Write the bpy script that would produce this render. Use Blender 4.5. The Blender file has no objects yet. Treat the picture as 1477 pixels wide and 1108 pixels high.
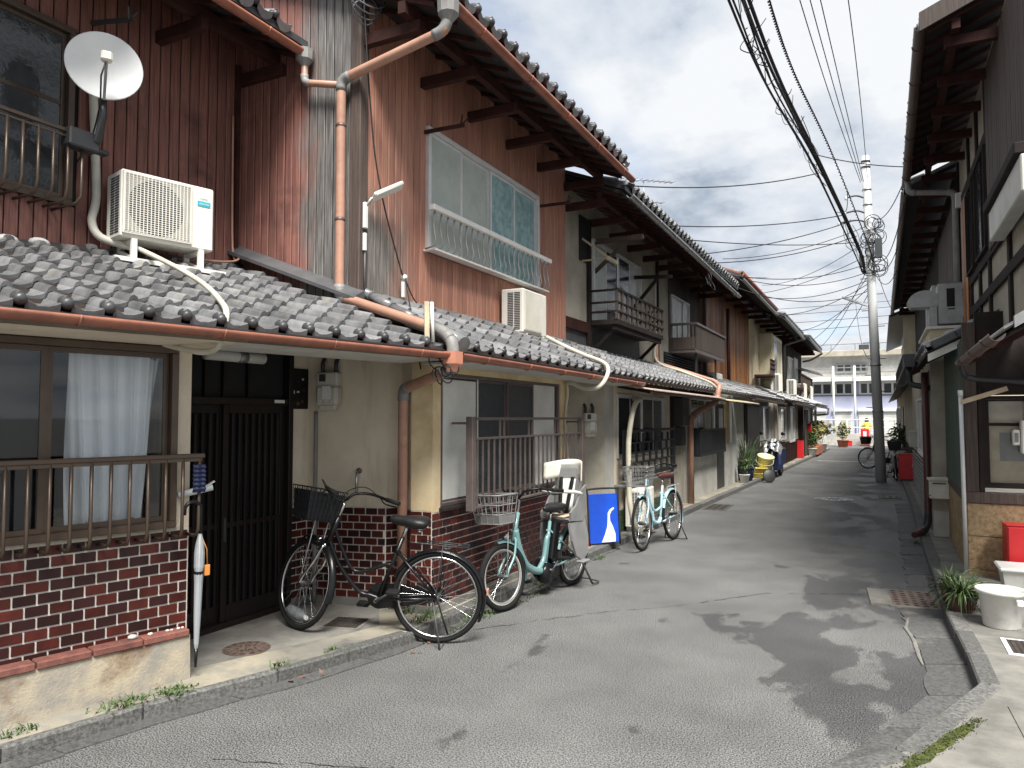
import bpy, math, random
from mathutils import Vector, Matrix
R = math.radians
random.seed(7)
sc = bpy.context.scene
C = sc.collection
# ---------------------------------------------------------------- camera, sky, sun, exposure
cam = bpy.data.cameras.new('camera'); co = bpy.data.objects.new('camera', cam); C.objects.link(co)
cam.sensor_width = 36; cam.lens = 36*1060/1477; cam.clip_start = .05; cam.clip_end = 3000
co.location = (0, 0, 1.65); co.rotation_euler = (R(90+2.593), 0, R(26.63)); sc.camera = co
sc.view_settings.view_transform = 'Standard'; sc.view_settings.look = 'None'
sc.view_settings.gamma = 1; sc.view_settings.use_curve_mapping = False
sc.view_settings.exposure = 1.7
SUN_EL, SUN_AZ = 57, 142          # azimuth clockwise from +Y
wd = bpy.data.worlds.new('World'); sc.world = wd; wd.use_nodes = True
nt = wd.node_tree; N = nt.nodes; L = nt.links; N.clear()
out = N.new('ShaderNodeOutputWorld'); bg = N.new('ShaderNodeBackground'); L.new(bg.outputs[0], out.inputs[0])
sky = N.new('ShaderNodeTexSky'); sky.sky_type = 'NISHITA'; sky.sun_disc = False
sky.sun_elevation = R(SUN_EL); sky.sun_rotation = R(SUN_AZ)
sm = N.new('ShaderNodeMixRGB'); sm.blend_type = 'MULTIPLY'; sm.inputs[0].default_value = 1
sm.inputs[2].default_value = (.06, .06, .062, 1); L.new(sky.outputs[0], sm.inputs[1])
tc = N.new('ShaderNodeTexCoord'); sp = N.new('ShaderNodeSeparateXYZ'); L.new(tc.outputs['Generated'], sp.inputs[0])
mx = N.new('ShaderNodeMath'); mx.operation = 'MAXIMUM'; mx.inputs[1].default_value = .0; L.new(sp.outputs[2], mx.inputs[0])
ad = N.new('ShaderNodeMath'); ad.inputs[1].default_value = .22; L.new(mx.outputs[0], ad.inputs[0])
dx = N.new('ShaderNodeMath'); dx.operation = 'DIVIDE'; L.new(sp.outputs[0], dx.inputs[0]); L.new(ad.outputs[0], dx.inputs[1])
dy = N.new('ShaderNodeMath'); dy.operation = 'DIVIDE'; L.new(sp.outputs[1], dy.inputs[0]); L.new(ad.outputs[0], dy.inputs[1])
cb = N.new('ShaderNodeCombineXYZ'); L.new(dx.outputs[0], cb.inputs[0]); L.new(dy.outputs[0], cb.inputs[1])
mp = N.new('ShaderNodeMapping'); mp.inputs['Location'].default_value = (3.1, 1.7, 0); mp.inputs['Scale'].default_value = (1.25, 1.1, 1); L.new(cb.outputs[0], mp.inputs[0])
n1 = N.new('ShaderNodeTexNoise'); n1.inputs['Scale'].default_value = 1.7; n1.inputs['Detail'].default_value = 7; n1.inputs['Roughness'].default_value = .58; n1.inputs['Distortion'].default_value = .1; L.new(mp.outputs[0], n1.inputs['Vector'])
r1 = N.new('ShaderNodeValToRGB'); L.new(n1.outputs['Fac'], r1.inputs[0])
e = r1.color_ramp.elements; e[0].position = .32; e[0].color = (.112, .134, .166, 1); e[1].position = .58; e[1].color = (.288, .294, .302, 1)
k = e.new(.44); k.color = (.212, .230, .256, 1)
n2 = N.new('ShaderNodeTexNoise'); n2.inputs['Scale'].default_value = 1.1; n2.inputs['Detail'].default_value = 4; L.new(mp.outputs[0], n2.inputs['Vector'])
r2 = N.new('ShaderNodeValToRGB'); L.new(n2.outputs['Fac'], r2.inputs[0]); r2.color_ramp.elements[0].position = .24; r2.color_ramp.elements[1].position = .40
sx = N.new('ShaderNodeMixRGB'); L.new(r2.outputs[0], sx.inputs[0]); L.new(sm.outputs[0], sx.inputs[1]); L.new(r1.outputs[0], sx.inputs[2])
L.new(sx.outputs[0], bg.inputs[0]); bg.inputs[1].default_value = 1.0
sl = bpy.data.lights.new('sun', 'SUN'); so = bpy.data.objects.new('sun', sl); C.objects.link(so)
sl.energy = 2.9; sl.angle = R(24); sl.color = (1, .965, .91)
so.rotation_euler = (R(90-SUN_EL), 0, R(180-SUN_AZ)); so.location = (6, -6, 12)

# ---------------------------------------------------------------- helpers
WM = {}
class MB:
    def __init__(s): s.v = []; s.f = []; s.s = []
    def add(s, vs, fs, smooth=False):
        o = len(s.v); s.v += [Vector(p) for p in vs]
        for f in fs: s.f.append([i+o for i in f]); s.s.append(smooth)
        return s
    def box(s, x0, y0, z0, x1, y1, z1):
        return s.add([(x0,y0,z0),(x1,y0,z0),(x1,y1,z0),(x0,y1,z0),(x0,y0,z1),(x1,y0,z1),(x1,y1,z1),(x0,y1,z1)],
                     [(0,3,2,1),(4,5,6,7),(0,1,5,4),(1,2,6,5),(2,3,7,6),(3,0,4,7)])
    def cbox(s, x0, y0, z0, x1, y1, z1, c=.004):
        vs = []; ids = {}
        X, Y, Z = (x0,x1), (y0,y1), (z0,z1)
        for i in (0,1):
            for j in (0,1):
                for k in (0,1):
                    a, b, d = X[i], Y[j], Z[k]; ci, cj, ck = c*(1-2*i), c*(1-2*j), c*(1-2*k)
                    for t, p in enumerate(((a, b+cj, d+ck), (a+ci, b, d+ck), (a+ci, b+cj, d))): ids[i,j,k,t] = len(vs); vs.append(p)
        F = []
        g = lambda *q: ids[q]
        for i in (0,1):
            q = [g(i,0,0,0), g(i,1,0,0), g(i,1,1,0), g(i,0,1,0)]; F.append(q if i else q[::-1])
            q = [g(0,i,0,1), g(0,i,1,1), g(1,i,1,1), g(1,i,0,1)]; F.append(q if i else q[::-1])
            q = [g(0,0,i,2), g(1,0,i,2), g(1,1,i,2), g(0,1,i,2)]; F.append(q if i else q[::-1])
        for i in (0,1):
            for j in (0,1):
                q = [g(0,i,j,1), g(1,i,j,1), g(1,i,j,2), g(0,i,j,2)]; F.append(q if i == j else q[::-1])
                q = [g(i,0,j,0), g(i,1,j,0), g(i,1,j,2), g(i,0,j,2)]; F.append(q if i != j else q[::-1])
                q = [g(i,j,0,0), g(i,j,1,0), g(i,j,1,1), g(i,j,0,1)]; F.append(q if i == j else q[::-1])
        for i in (0,1):
            for j in (0,1):
                for k in (0,1):
                    q = [g(i,j,k,0), g(i,j,k,1), g(i,j,k,2)]; F.append(q if (i+j+k) % 2 else q[::-1])
        return s.add(vs, F)
    def tube(s, pts, r, n=8, caps=True, flat=False):
        P = [Vector(p) for p in pts]; m = len(P); rs = r if isinstance(r, (list, tuple)) else [r]*m
        T = []
        for i in range(m):
            d = (P[min(i+1, m-1)]-P[max(i-1, 0)]); T.append(d.normalized() if d.length > 1e-9 else Vector((0,0,1)))
        u = T[0].orthogonal().normalized(); vs = []
        for i in range(m):
            u = (u-T[i]*u.dot(T[i])); u = u.normalized() if u.length > 1e-6 else T[i].orthogonal().normalized()
            w = T[i].cross(u)
            for k in range(n):
                a = 2*math.pi*k/n; vs.append(P[i]+(u*math.cos(a)+w*math.sin(a))*rs[i])
        fs = [(i*n+k, i*n+(k+1) % n, (i+1)*n+(k+1) % n, (i+1)*n+k) for i in range(m-1) for k in range(n)]
        s.add(vs, fs, not flat)
        if caps:
            o = len(s.v)-len(vs); s.f.append([o+k for k in range(n)][::-1]); s.s.append(False)
            s.f.append([o+(m-1)*n+k for k in range(n)]); s.s.append(False)
        return s
    def bar(s, p, q, w, h=None, up=(0,0,1)):       # rectangular bar from p to q
        p, q = Vector(p), Vector(q); h = h or w; d = (q-p).normalized(); up = Vector(up)
        sd = d.cross(up); sd = sd.normalized() if sd.length > 1e-5 else d.orthogonal().normalized(); u = sd.cross(d)
        sd *= w/2; u *= h/2
        return s.add([p-sd-u, p+sd-u, p+sd+u, p-sd+u, q-sd-u, q+sd-u, q+sd+u, q-sd+u],
                     [(0,1,2,3),(7,6,5,4),(0,4,5,1),(1,5,6,2),(2,6,7,3),(3,7,4,0)])
    def lathe(s, o, prof, n=20, axis=(0,0,1), smooth=True, closed=False):
        o = Vector(o); a = Vector(axis).normalized(); u = a.orthogonal().normalized(); w = a.cross(u); vs = []; m = len(prof)
        for r, z in prof:
            for k in range(n):
                t = 2*math.pi*k/n; vs.append(o+a*z+(u*math.cos(t)+w*math.sin(t))*max(r, 1e-4))
        fs = [(i*n+k, i*n+(k+1) % n, ((i+1) % m)*n+(k+1) % n, ((i+1) % m)*n+k) for i in range(m if closed else m-1) for k in range(n)]
        return s.add(vs, fs, smooth)
    def ring(s, c, axis, Rr, r, n=32, m=8):          # torus
        return s.lathe(c, [(Rr+r*math.cos(2*math.pi*i/m), r*math.sin(2*math.pi*i/m)) for i in range(m)], n, axis, True, True)
    def ball(s, c, r, n=10, sc3=(1,1,1)):
        o = len(s.v); s.lathe((0,0,0), [(r*math.sin(math.pi*i/6), -r*math.cos(math.pi*i/6)) for i in range(7)], n)
        for p in s.v[o:]: p.x = p.x*sc3[0]+c[0]; p.y = p.y*sc3[1]+c[1]; p.z = p.z*sc3[2]+c[2]
        return s
    def prism(s, poly, vec):
        n = len(poly); a = [Vector(p) for p in poly]; b = [p+Vector(vec) for p in a]
        nrm = sum(((a[i]-a[0]).cross(a[(i+1) % n]-a[0]) for i in range(n)), Vector())
        fl = nrm.dot(Vector(vec)) > 0
        F = [list(range(n)), list(range(n, 2*n))[::-1]]+[(i, n+i, n+(i+1) % n, (i+1) % n) for i in range(n)]
        return s.add(a+b, [list(f)[::-1] for f in F] if fl else F)
    def sheet(s, fn, nu, nv, th=None, smooth=True):
        vs = [fn(i/nu, j/nv) for i in range(nu+1) for j in range(nv+1)]; w = nv+1
        fs = [(i*w+j, (i+1)*w+j, (i+1)*w+j+1, i*w+j+1) for i in range(nu) for j in range(nv)]
        s.add(vs, fs, smooth)
        if th:
            s.add([Vector(p)+Vector(th) for p in vs], [f[::-1] for f in fs], smooth); o = len(s.v)-2*len(vs); q = len(vs)
            ed = [(i*w, (i+1)*w) for i in range(nu)]+[((i+1)*w+nv, i*w+nv) for i in range(nu)]+[(j+1, j) for j in range(nv)]+[(nu*w+j, nu*w+j+1) for j in range(nv)]
            for a, b in ed: s.f.append([o+b, o+a, o+q+a, o+q+b]); s.s.append(False)
        return s
    def xf(s, M): s.v = [M @ p for p in s.v]; return s
    def mesh(s, name, mat=None):
        me = bpy.data.meshes.new(name); me.from_pydata([tuple(p) for p in s.v], [], s.f)
        me.polygons.foreach_set('use_smooth', s.s)
        if mat: me.materials.append(mat)
        me.update(); return me
ID = Matrix.Identity(4)
T = Matrix.Translation
def tag(o, label=None, cat=None, group=None, kind=None):
    for k, v in (('label', label), ('category', cat), ('group', group), ('kind', kind)):
        if v: o[k] = v
    return o
def link(o, parent, W):
    C.objects.link(o); WM[o.name] = W
    if parent: o.parent = parent; o.matrix_local = WM[parent.name].inverted() @ W
    else: o.matrix_world = W
    return o
def obj(name, mb, mat, parent=None, fr=ID, label=None, cat=None, group=None, kind=None):
    xs = [p.x for p in mb.v]; ys = [p.y for p in mb.v]; zs = [p.z for p in mb.v]
    c = Vector(((min(xs)+max(xs))/2, (min(ys)+max(ys))/2, min(zs) if not parent else (min(zs)+max(zs))/2))
    mb.v = [p-c for p in mb.v]
    o = bpy.data.objects.new(name, mb.mesh(name, mat)); link(o, parent, fr @ T(c))
    return tag(o, label, cat, group, kind)
def inst(name, me, parent, W, **k):
    o = bpy.data.objects.new(name, me); return tag(link(o, parent, W), **k)
def thing(name, loc, rz=0, label=None, cat=None, group=None, M=None):
    o = bpy.data.objects.new(name, None); o.empty_display_size = .2
    W = M if M is not None else T(loc) @ Matrix.Rotation(rz, 4, 'Z')
    return tag(link(o, None, W), label, cat, group)
def fr(o): return WM[o.name]
def copy_tree(o, W, parent=None):
    c = o.copy(); link(c, parent, W)
    for ch in o.children: copy_tree(ch, W @ WM[o.name].inverted() @ WM[ch.name], c)
    return c
def wallframe(A, B):                      # x runs A->B, outward is -y
    A, B = Vector((A[0], A[1], 0)), Vector((B[0], B[1], 0)); x = (B-A).normalized(); y = Vector((0,0,1)).cross(x)
    M = Matrix((( x.x, y.x, 0, A.x), (x.y, y.y, 0, A.y), (0, 0, 1, 0), (0, 0, 0, 1))); return M, (B-A).length
def rot(axis, deg): return Matrix.Rotation(R(deg), 4, axis)

# ---------------------------------------------------------------- materials
MATS = {}
def mat(name, c, r=.6, m=0., c2=None, ns=6., det=5, st=(1,1,1), rnd=0., bump=0., bs=80., bst=None, lo=.38, hi=.62, coat=0., c3=None, ns3=1.5, lo3=.5, hi3=.65, rv=0., spec=.5, st3=(1,1,1)):
    mt = bpy.data.materials.new(name); mt.use_nodes = True; nt = mt.node_tree; N = nt.nodes; L = nt.links
    b = N['Principled BSDF']; b.inputs['Roughness'].default_value = r; b.inputs['Metallic'].default_value = m
    b.inputs['Coat Weight'].default_value = coat; b.inputs['Specular IOR Level'].default_value = spec
    col4 = lambda q: (q[0], q[1], q[2], 1)
    if c2 is None: c2 = tuple(x*.82 for x in c)
    geo = N.new('ShaderNodeNewGeometry'); oi = N.new('ShaderNodeObjectInfo')
    def noise(scale, stv, d):
        mp = N.new('ShaderNodeMapping'); mp.inputs['Scale'].default_value = stv; L.new(geo.outputs['Position'], mp.inputs[0])
        n = N.new('ShaderNodeTexNoise'); n.inputs['Scale'].default_value = scale; n.inputs['Detail'].default_value = d; n.inputs['Roughness'].default_value = .62
        L.new(mp.outputs[0], n.inputs['Vector']); return n
    def ramp(src, a, z, ca=(0,0,0), cz=(1,1,1)):
        q = N.new('ShaderNodeValToRGB'); q.color_ramp.elements[0].position = a; q.color_ramp.elements[1].position = z
        q.color_ramp.elements[0].color = col4(ca); q.color_ramp.elements[1].color = col4(cz); L.new(src, q.inputs[0]); return q
    n = noise(ns, st, det); cr = ramp(n.outputs['Fac'], lo, hi, c2, c); col = cr.outputs[0]
    if c3:
        n3 = noise(ns3, st3, 6); r3 = ramp(n3.outputs['Fac'], lo3, hi3)
        x = N.new('ShaderNodeMixRGB'); L.new(r3.outputs[0], x.inputs[0]); L.new(col, x.inputs[1]); x.inputs[2].default_value = col4(c3); col = x.outputs[0]
    if rnd:
        mr = N.new('ShaderNodeMapRange'); mr.inputs[3].default_value = 1-rnd; mr.inputs[4].default_value = 1+rnd; L.new(oi.outputs['Random'], mr.inputs[0])
        hs = N.new('ShaderNodeHueSaturation'); L.new(mr.outputs[0], hs.inputs['Value']); L.new(col, hs.inputs['Color']); col = hs.outputs[0]
    L.new(col, b.inputs['Base Color'])
    if rv:
        mr = N.new('ShaderNodeMapRange'); mr.inputs[3].default_value = max(.03, r-rv); mr.inputs[4].default_value = min(1, r+rv); L.new(n.outputs['Fac'], mr.inputs[0]); L.new(mr.outputs[0], b.inputs['Roughness'])
    if bump:
        nb = noise(bs, bst or st, 3); bp = N.new('ShaderNodeBump'); bp.inputs['Strength'].default_value = bump; bp.inputs['Distance'].default_value = .01
        L.new(nb.outputs['Fac'], bp.inputs['Height']); L.new(bp.outputs[0], b.inputs['Normal'])
    mt['_c'] = 0; del mt['_c']
    MATS[name] = mt; return mt
V3 = (20, 20, .8)      # vertical grain
mat('asphalt_far', (.10,.10,.10), .85)
mat('concrete', (.215,.205,.18), .85, c2=(.125,.12,.108), ns=3.5, bump=.25, bs=70, c3=(.13,.125,.115), ns3=2.2, lo3=.52, hi3=.70)
mat('pave', (.36,.32,.235), .82, c2=(.21,.20,.17), ns=3.2, bump=.3, bs=90, c3=(.10,.10,.095), ns3=1.6, lo3=.50, hi3=.66)
mat('kerb', (.15,.147,.138), .85, c2=(.048,.048,.046), ns=55, lo=.34, hi=.66, bump=.45, bs=110, rnd=.18, c3=(.08,.085,.075), ns3=3, lo3=.55, hi3=.7)
mat('gutterc', (.105,.104,.10), .7, c2=(.045,.045,.044), ns=50, lo=.34, hi=.66, bump=.35, bs=120, c3=(.20,.19,.16), ns3=2.2, lo3=.6, hi3=.75, rnd=.15)
mat('basewall', (.40,.345,.25), .9, c2=(.25,.23,.20), ns=4.5, bump=.4, bs=60, c3=(.15,.08,.04), ns3=3.4, lo3=.50, hi3=.68)
mat('capbrick', (.20,.075,.055), .8, c2=(.13,.05,.04), ns=14, bump=.3, rnd=.2)
mat('brick', (.078,.015,.010), .3, c2=(.050,.010,.008), ns=9, rnd=.35, coat=.0, spec=.35, rv=.05, bump=.12, bs=50)
mat('brick_dark', (.034,.010,.009), .3, c2=(.024,.008,.008), ns=9, rnd=.35, coat=.0, spec=.35, bump=.12, bs=50)
mat('mortar', (.62,.58,.52), .95, bump=.2)
mat('stucco', (.76,.67,.53), .92, c2=(.66,.57,.44), ns=1.8, bump=.55, bs=140, c3=(.42,.36,.26), ns3=2.2, lo3=.56, hi3=.82, st3=(2.5,2.5,.35))
mat('stucco_y', (.70,.57,.36), .9, c2=(.58,.44,.25), ns=2.5, bump=.5, bs=140, c3=(.34,.22,.09), ns3=1.6, lo3=.55, hi3=.8)
mat('stucco_grey', (.44,.40,.33), .95, c2=(.32,.295,.235), ns=2, bump=.7, bs=120)
mat('cement', (.50,.49,.44), .9, c2=(.38,.37,.34), ns=2, bump=.4, bs=120)
mat('white_wall', (.66,.66,.62), .85, c2=(.52,.52,.48), ns=1.5, bump=.2)
mat('cream_wall', (.64,.57,.40), .85, c2=(.52,.46,.32), ns=1.5, bump=.3)
mat('lavender', (.46,.48,.62), .8, c2=(.42,.44,.57), ns=1)
mat('plank', (.25,.108,.083), .62, c2=(.145,.058,.046), ns=3.2, st=V3, rnd=.16, bump=.3, bs=20, c3=(.07,.03,.026), ns3=2.2, lo3=.55, hi3=.75)
mat('plank2', (.47,.225,.155), .6, c2=(.30,.135,.095), ns=3, st=V3, rnd=.14, bump=.3, bs=20, c3=(.42,.24,.16), ns3=1.6, lo3=.5, hi3=.8, st3=(6,6,.5))
mat('plank_dark', (.085,.058,.046), .75, c2=(.04,.03,.026), ns=3, st=V3, rnd=.2, bump=.3, bs=20)
mat('plank_amber', (.44,.18,.055), .55, c2=(.11,.042,.018), ns=2.6, st=V3, rnd=.45, bump=.2, bs=20)
mat('old_wood', (.028,.021,.019), .85, spec=.2, c2=(.018,.014,.013), ns=5, bump=.3, bs=40, rnd=.1)
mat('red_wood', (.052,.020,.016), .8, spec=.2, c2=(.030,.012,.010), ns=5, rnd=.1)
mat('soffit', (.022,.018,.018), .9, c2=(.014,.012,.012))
mat('white_board', (.60,.59,.55), .6, c2=(.5,.49,.45))
mat('tile', (.20,.202,.206), .22, c2=(.125,.127,.131), ns=7, rnd=.34, bump=.08, bs=60, c3=(.25,.225,.17), ns3=3.0, lo3=.60, hi3=.78, rv=.10)
mat('tile_dark', (.055,.057,.060), .42, c2=(.035,.036,.038), ns=10, rnd=.3, bump=.15, bs=60, rv=.1)
mat('plaster_white', (.70,.70,.66), .8)
mat('copper', (.33,.125,.077), .45, c2=(.235,.088,.056), ns=5, c3=(.20,.085,.06), ns3=6, lo3=.54, hi3=.72, rv=.14, bump=.1, bs=30)
mat('pipe_tan', (.42,.235,.165), .5, c2=(.34,.185,.13), ns=4, c3=(.27,.15,.11), ns3=5, lo3=.54, hi3=.74, rv=.14, bump=.1, bs=30)
mat('pipe_salmon', (.55,.24,.155), .5, c2=(.47,.20,.13), ns=3)
mat('pipe_grey', (.24,.235,.225), .55, c2=(.18,.175,.17), ns=8)
mat('pipe_dark', (.09,.055,.045), .45)
mat('flash', (.10,.10,.105), .45, m=.2, c2=(.075,.075,.08))
mat('pinkflash', (.55,.27,.22), .7, c2=(.45,.21,.17))
mat('bronze', (.105,.075,.055), .38, m=.5, c2=(.085,.06,.045), rv=.08)
mat('brown_iron', (.155,.125,.115), .45, m=.25, c2=(.12,.095,.09))
mat('black_iron', (.022,.024,.027), .5, c2=(.015,.016,.018))
mat('alu', (.68,.68,.67), .4, m=.25, c2=(.60,.60,.59))
mat('white_paint', (.72,.72,.69), .45, c2=(.64,.64,.60))
mat('ac_white', (.74,.725,.66), .5, c2=(.66,.64,.57), ns=2)
mat('ac_dark', (.03,.032,.04), .6)
mat('door', (.016,.011,.009), .45, c2=(.010,.007,.006), ns=4, st=V3, rnd=.2, spec=.25)
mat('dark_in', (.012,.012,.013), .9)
mat('glass_dark', (.012,.014,.016), .06, c2=(.010,.011,.013), spec=.6)
mat('glass_frost', (.47,.51,.46), .25, c2=(.40,.44,.40), ns=5, bump=.5, bs=55, rnd=.1)
mat('glass_teal', (.34,.50,.50), .2, c2=(.16,.32,.34), ns=12, bump=.6, bs=50, rnd=.15)
mat('glass_pattern', (.055,.065,.07), .12, c2=(.03,.035,.04), ns=60, bump=.8, bs=130)
mat('glass_warp', (.05,.055,.058), .09, c2=(.03,.033,.036), ns=5, bump=.25, bs=13)
mat('curtain', (.90,.91,.95), .8, c2=(.86,.88,.93), ns=3)
mat('curtain_beige', (.55,.43,.31), .9, c2=(.45,.35,.25))
mat('dish', (.72,.73,.72), .5, c2=(.68,.69,.68))
mat('gunmetal', (.06,.062,.065), .5, m=.3)
mat('meter', (.55,.53,.46), .5, c2=(.46,.44,.38))
mat('rubber', (.012,.012,.012), .8, bump=.2, bs=200, spec=.2)
mat('chrome', (.62,.62,.62), .22, m=1.)
mat('black_gloss', (.008,.008,.009), .25, spec=.3)
mat('teal_paint', (.15,.27,.27), .3, c2=(.13,.24,.24), coat=.4)
mat('sky_paint', (.40,.60,.66), .3, c2=(.34,.54,.60), coat=.4)
mat('grey_plastic', (.20,.20,.197), .5)
mat('awning_pink', (.46,.36,.31), .6, c2=(.34,.26,.22), ns=4)
mat('cream_plastic', (.68,.65,.55), .5)
mat('saddle', (.010,.010,.011), .45, bump=.2, bs=150)
mat('maroon', (.07,.022,.02), .45)
mat('blue', (.01,.075,.52), .4, c2=(.01,.06,.44))
mat('navy', (.012,.02,.075), .6)
mat('red', (.58,.018,.022), .4, c2=(.48,.014,.018), ns=2)
mat('yellow', (.66,.52,.10), .5)
mat('pale_yellow', (.66,.63,.36), .5)
mat('white_dirty', (.66,.66,.63), .5, c2=(.58,.57,.52), ns=5, c3=(.40,.36,.27), ns3=4, lo3=.55, hi3=.75)
mat('orange', (.75,.28,.06), .5)
mat('pot', (.13,.075,.055), .7, rnd=.2)
mat('terra', (.36,.12,.06), .75)
mat('leaf', (.075,.13,.030), .55, c2=(.04,.075,.018), ns=12, rnd=.25)
mat('leaf_dry', (.30,.25,.08), .6, c2=(.16,.16,.045), ns=14)
mat('leaf_dark', (.035,.07,.025), .45, c2=(.02,.045,.018), ns=12)
mat('leaf_pale', (.34,.40,.20), .55)
mat('moss', (.075,.088,.014), .95, c2=(.035,.048,.010), ns=20, bump=.8, bs=120)
mat('iron', (.10,.085,.075), .6, m=.5, c2=(.06,.052,.047), ns=10)
mat('iron_rust', (.20,.145,.115), .6, m=.3, c2=(.13,.09,.075), ns=8)
mat('tan_stone', (.36,.255,.14), .75, c2=(.21,.14,.07), ns=22, bump=.5, bs=120, c3=(.17,.10,.045), ns3=1.5, lo3=.6, hi3=.8, rnd=.08)
mat('green_sheet', (.055,.085,.065), .55, c2=(.035,.055,.045), ns=2, st=V3)
mat('pole', (.46,.47,.47), .8, c2=(.38,.39,.39), ns=2, st=(1,1,.4), bump=.2)
mat('cable', (.018,.018,.02), .6)
mat('cable_grey', (.10,.105,.115), .6)
mat('hose', (.62,.60,.53), .55, c2=(.52,.50,.44), ns=5)
mat('hose_w', (.58,.55,.45), .6, c2=(.46,.43,.34), ns=4)
mat('steel', (.36,.365,.36), .45, m=.6, c2=(.27,.275,.27), ns=6, rv=.1)
mat('polycarb', (.62,.62,.57), .5, c2=(.50,.50,.45), ns=3, st=(1,4,1))
mat('fibre', (.55,.47,.30), .6, c2=(.36,.31,.22), ns=4)
mat('skin', (.52,.33,.24), .6)
mat('hair', (.015,.012,.011), .5)
mat('denim', (.13,.22,.36), .8)
mat('shirt', (.75,.62,.08), .7)
mat('teal_label', (.02,.42,.52), .4)
mat('grey_text', (.40,.40,.40), .5)
mat('stone_w', (.62,.60,.56), .8, rnd=.2)
mat('paper', (.62,.66,.66), .7)
mat('bleach', (.55,.55,.52), .5, c2=(.62,.48,.22), ns=9, lo=.42, hi=.58)
m = MATS
# clear sheet glass: reflects, lets the room behind show
g = bpy.data.materials.new('clear_glass'); g.use_nodes = True; nt = g.node_tree; N = nt.nodes; L = nt.links; N.clear()
o_ = N.new('ShaderNodeOutputMaterial'); t_ = N.new('ShaderNodeBsdfTransparent'); t_.inputs[0].default_value = (.97,.985,.98,1); gl = N.new('ShaderNodeBsdfGlossy'); gl.inputs['Roughness'].default_value = .02
fz = N.new('ShaderNodeFresnel'); fz.inputs[0].default_value = 1.5; xs = N.new('ShaderNodeMixShader'); L.new(fz.outputs[0], xs.inputs[0]); L.new(t_.outputs[0], xs.inputs[1]); L.new(gl.outputs[0], xs.inputs[2]); L.new(xs.outputs[0], o_.inputs[0]); m['clear_glass'] = g
g = bpy.data.materials.new('clear_plastic'); g.use_nodes = True; nt = g.node_tree; N = nt.nodes; L = nt.links; N.clear()
o_ = N.new('ShaderNodeOutputMaterial'); t_ = N.new('ShaderNodeBsdfTransparent'); t_.inputs[0].default_value = (.8,.83,.84,1); gl = N.new('ShaderNodeBsdfPrincipled'); gl.inputs['Base Color'].default_value = (.62,.65,.67,1); gl.inputs['Roughness'].default_value = .25
xs = N.new('ShaderNodeMixShader'); xs.inputs[0].default_value = .45; L.new(t_.outputs[0], xs.inputs[1]); L.new(gl.outputs[0], xs.inputs[2]); L.new(xs.outputs[0], o_.inputs[0]); m['clear_plastic'] = g
def weathered(name, src, grey, expr):
    """copy of a plank material that turns to bare grey wood where the place has weathered (world position mask)"""
    g = m[src].copy(); g.name = name; nt = g.node_tree; N = nt.nodes; L = nt.links; b = N['Principled BSDF']
    s = b.inputs['Base Color'].links[0].from_socket; geo = N.new('ShaderNodeNewGeometry'); sp = N.new('ShaderNodeSeparateXYZ'); L.new(geo.outputs['Position'], sp.inputs[0])
    nz = N.new('ShaderNodeTexNoise'); nz.inputs['Scale'].default_value = 2.2; nz.inputs['Detail'].default_value = 6
    mp = N.new('ShaderNodeMapping'); mp.inputs['Scale'].default_value = (2, 2, .7); L.new(geo.outputs['Position'], mp.inputs[0]); L.new(mp.outputs[0], nz.inputs[0])
    acc = None
    for ax, a, z in expr:                           # product of smooth steps
        mr = N.new('ShaderNodeMapRange'); mr.inputs[1].default_value = a; mr.inputs[2].default_value = z
        ja = N.new('ShaderNodeMath'); ja.operation = 'MULTIPLY_ADD'; ja.inputs[1].default_value = .7*(1 if z > a else -1)*abs(1); ja.inputs[2].default_value = 0
        nb = N.new('ShaderNodeMath'); nb.operation = 'SUBTRACT'; nb.inputs[1].default_value = .5; L.new(nz.outputs[0], nb.inputs[0]); L.new(nb.outputs[0], ja.inputs[0])
        sm_ = N.new('ShaderNodeMath'); L.new(sp.outputs[ax], sm_.inputs[0]); L.new(ja.outputs[0], sm_.inputs[1]); L.new(sm_.outputs[0], mr.inputs[0])
        if acc is None: acc = mr.outputs[0]
        else:
            mu = N.new('ShaderNodeMath'); mu.operation = 'MULTIPLY'; L.new(acc, mu.inputs[0]); L.new(mr.outputs[0], mu.inputs[1]); acc = mu.outputs[0]
    gn = N.new('ShaderNodeTexNoise'); gn.inputs['Scale'].default_value = 4; gn.inputs['Detail'].default_value = 6; mp2 = N.new('ShaderNodeMapping'); mp2.inputs['Scale'].default_value = (22, 22, 1.0); L.new(geo.outputs['Position'], mp2.inputs[0]); L.new(mp2.outputs[0], gn.inputs[0])
    gr = N.new('ShaderNodeValToRGB'); gr.color_ramp.elements[0].position = .35; gr.color_ramp.elements[1].position = .65
    gr.color_ramp.elements[0].color = tuple(x*.35 for x in grey)+(1,); gr.color_ramp.elements[1].color = grey+(1,); L.new(gn.outputs[0], gr.inputs[0])
    x = N.new('ShaderNodeMixRGB'); L.new(acc, x.inputs[0]); L.new(s, x.inputs[1]); L.new(gr.outputs[0], x.inputs[2]); L.new(x.outputs[0], b.inputs['Base Color']); m[name] = g
weathered('plank_step', 'plank', (.20,.19,.18), [(0, -4.62, -4.38)])
weathered('plank_front', 'plank2', (.22,.20,.18), [(1, 5.75, 5.25), (2, 3.75, 3.25)])
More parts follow.
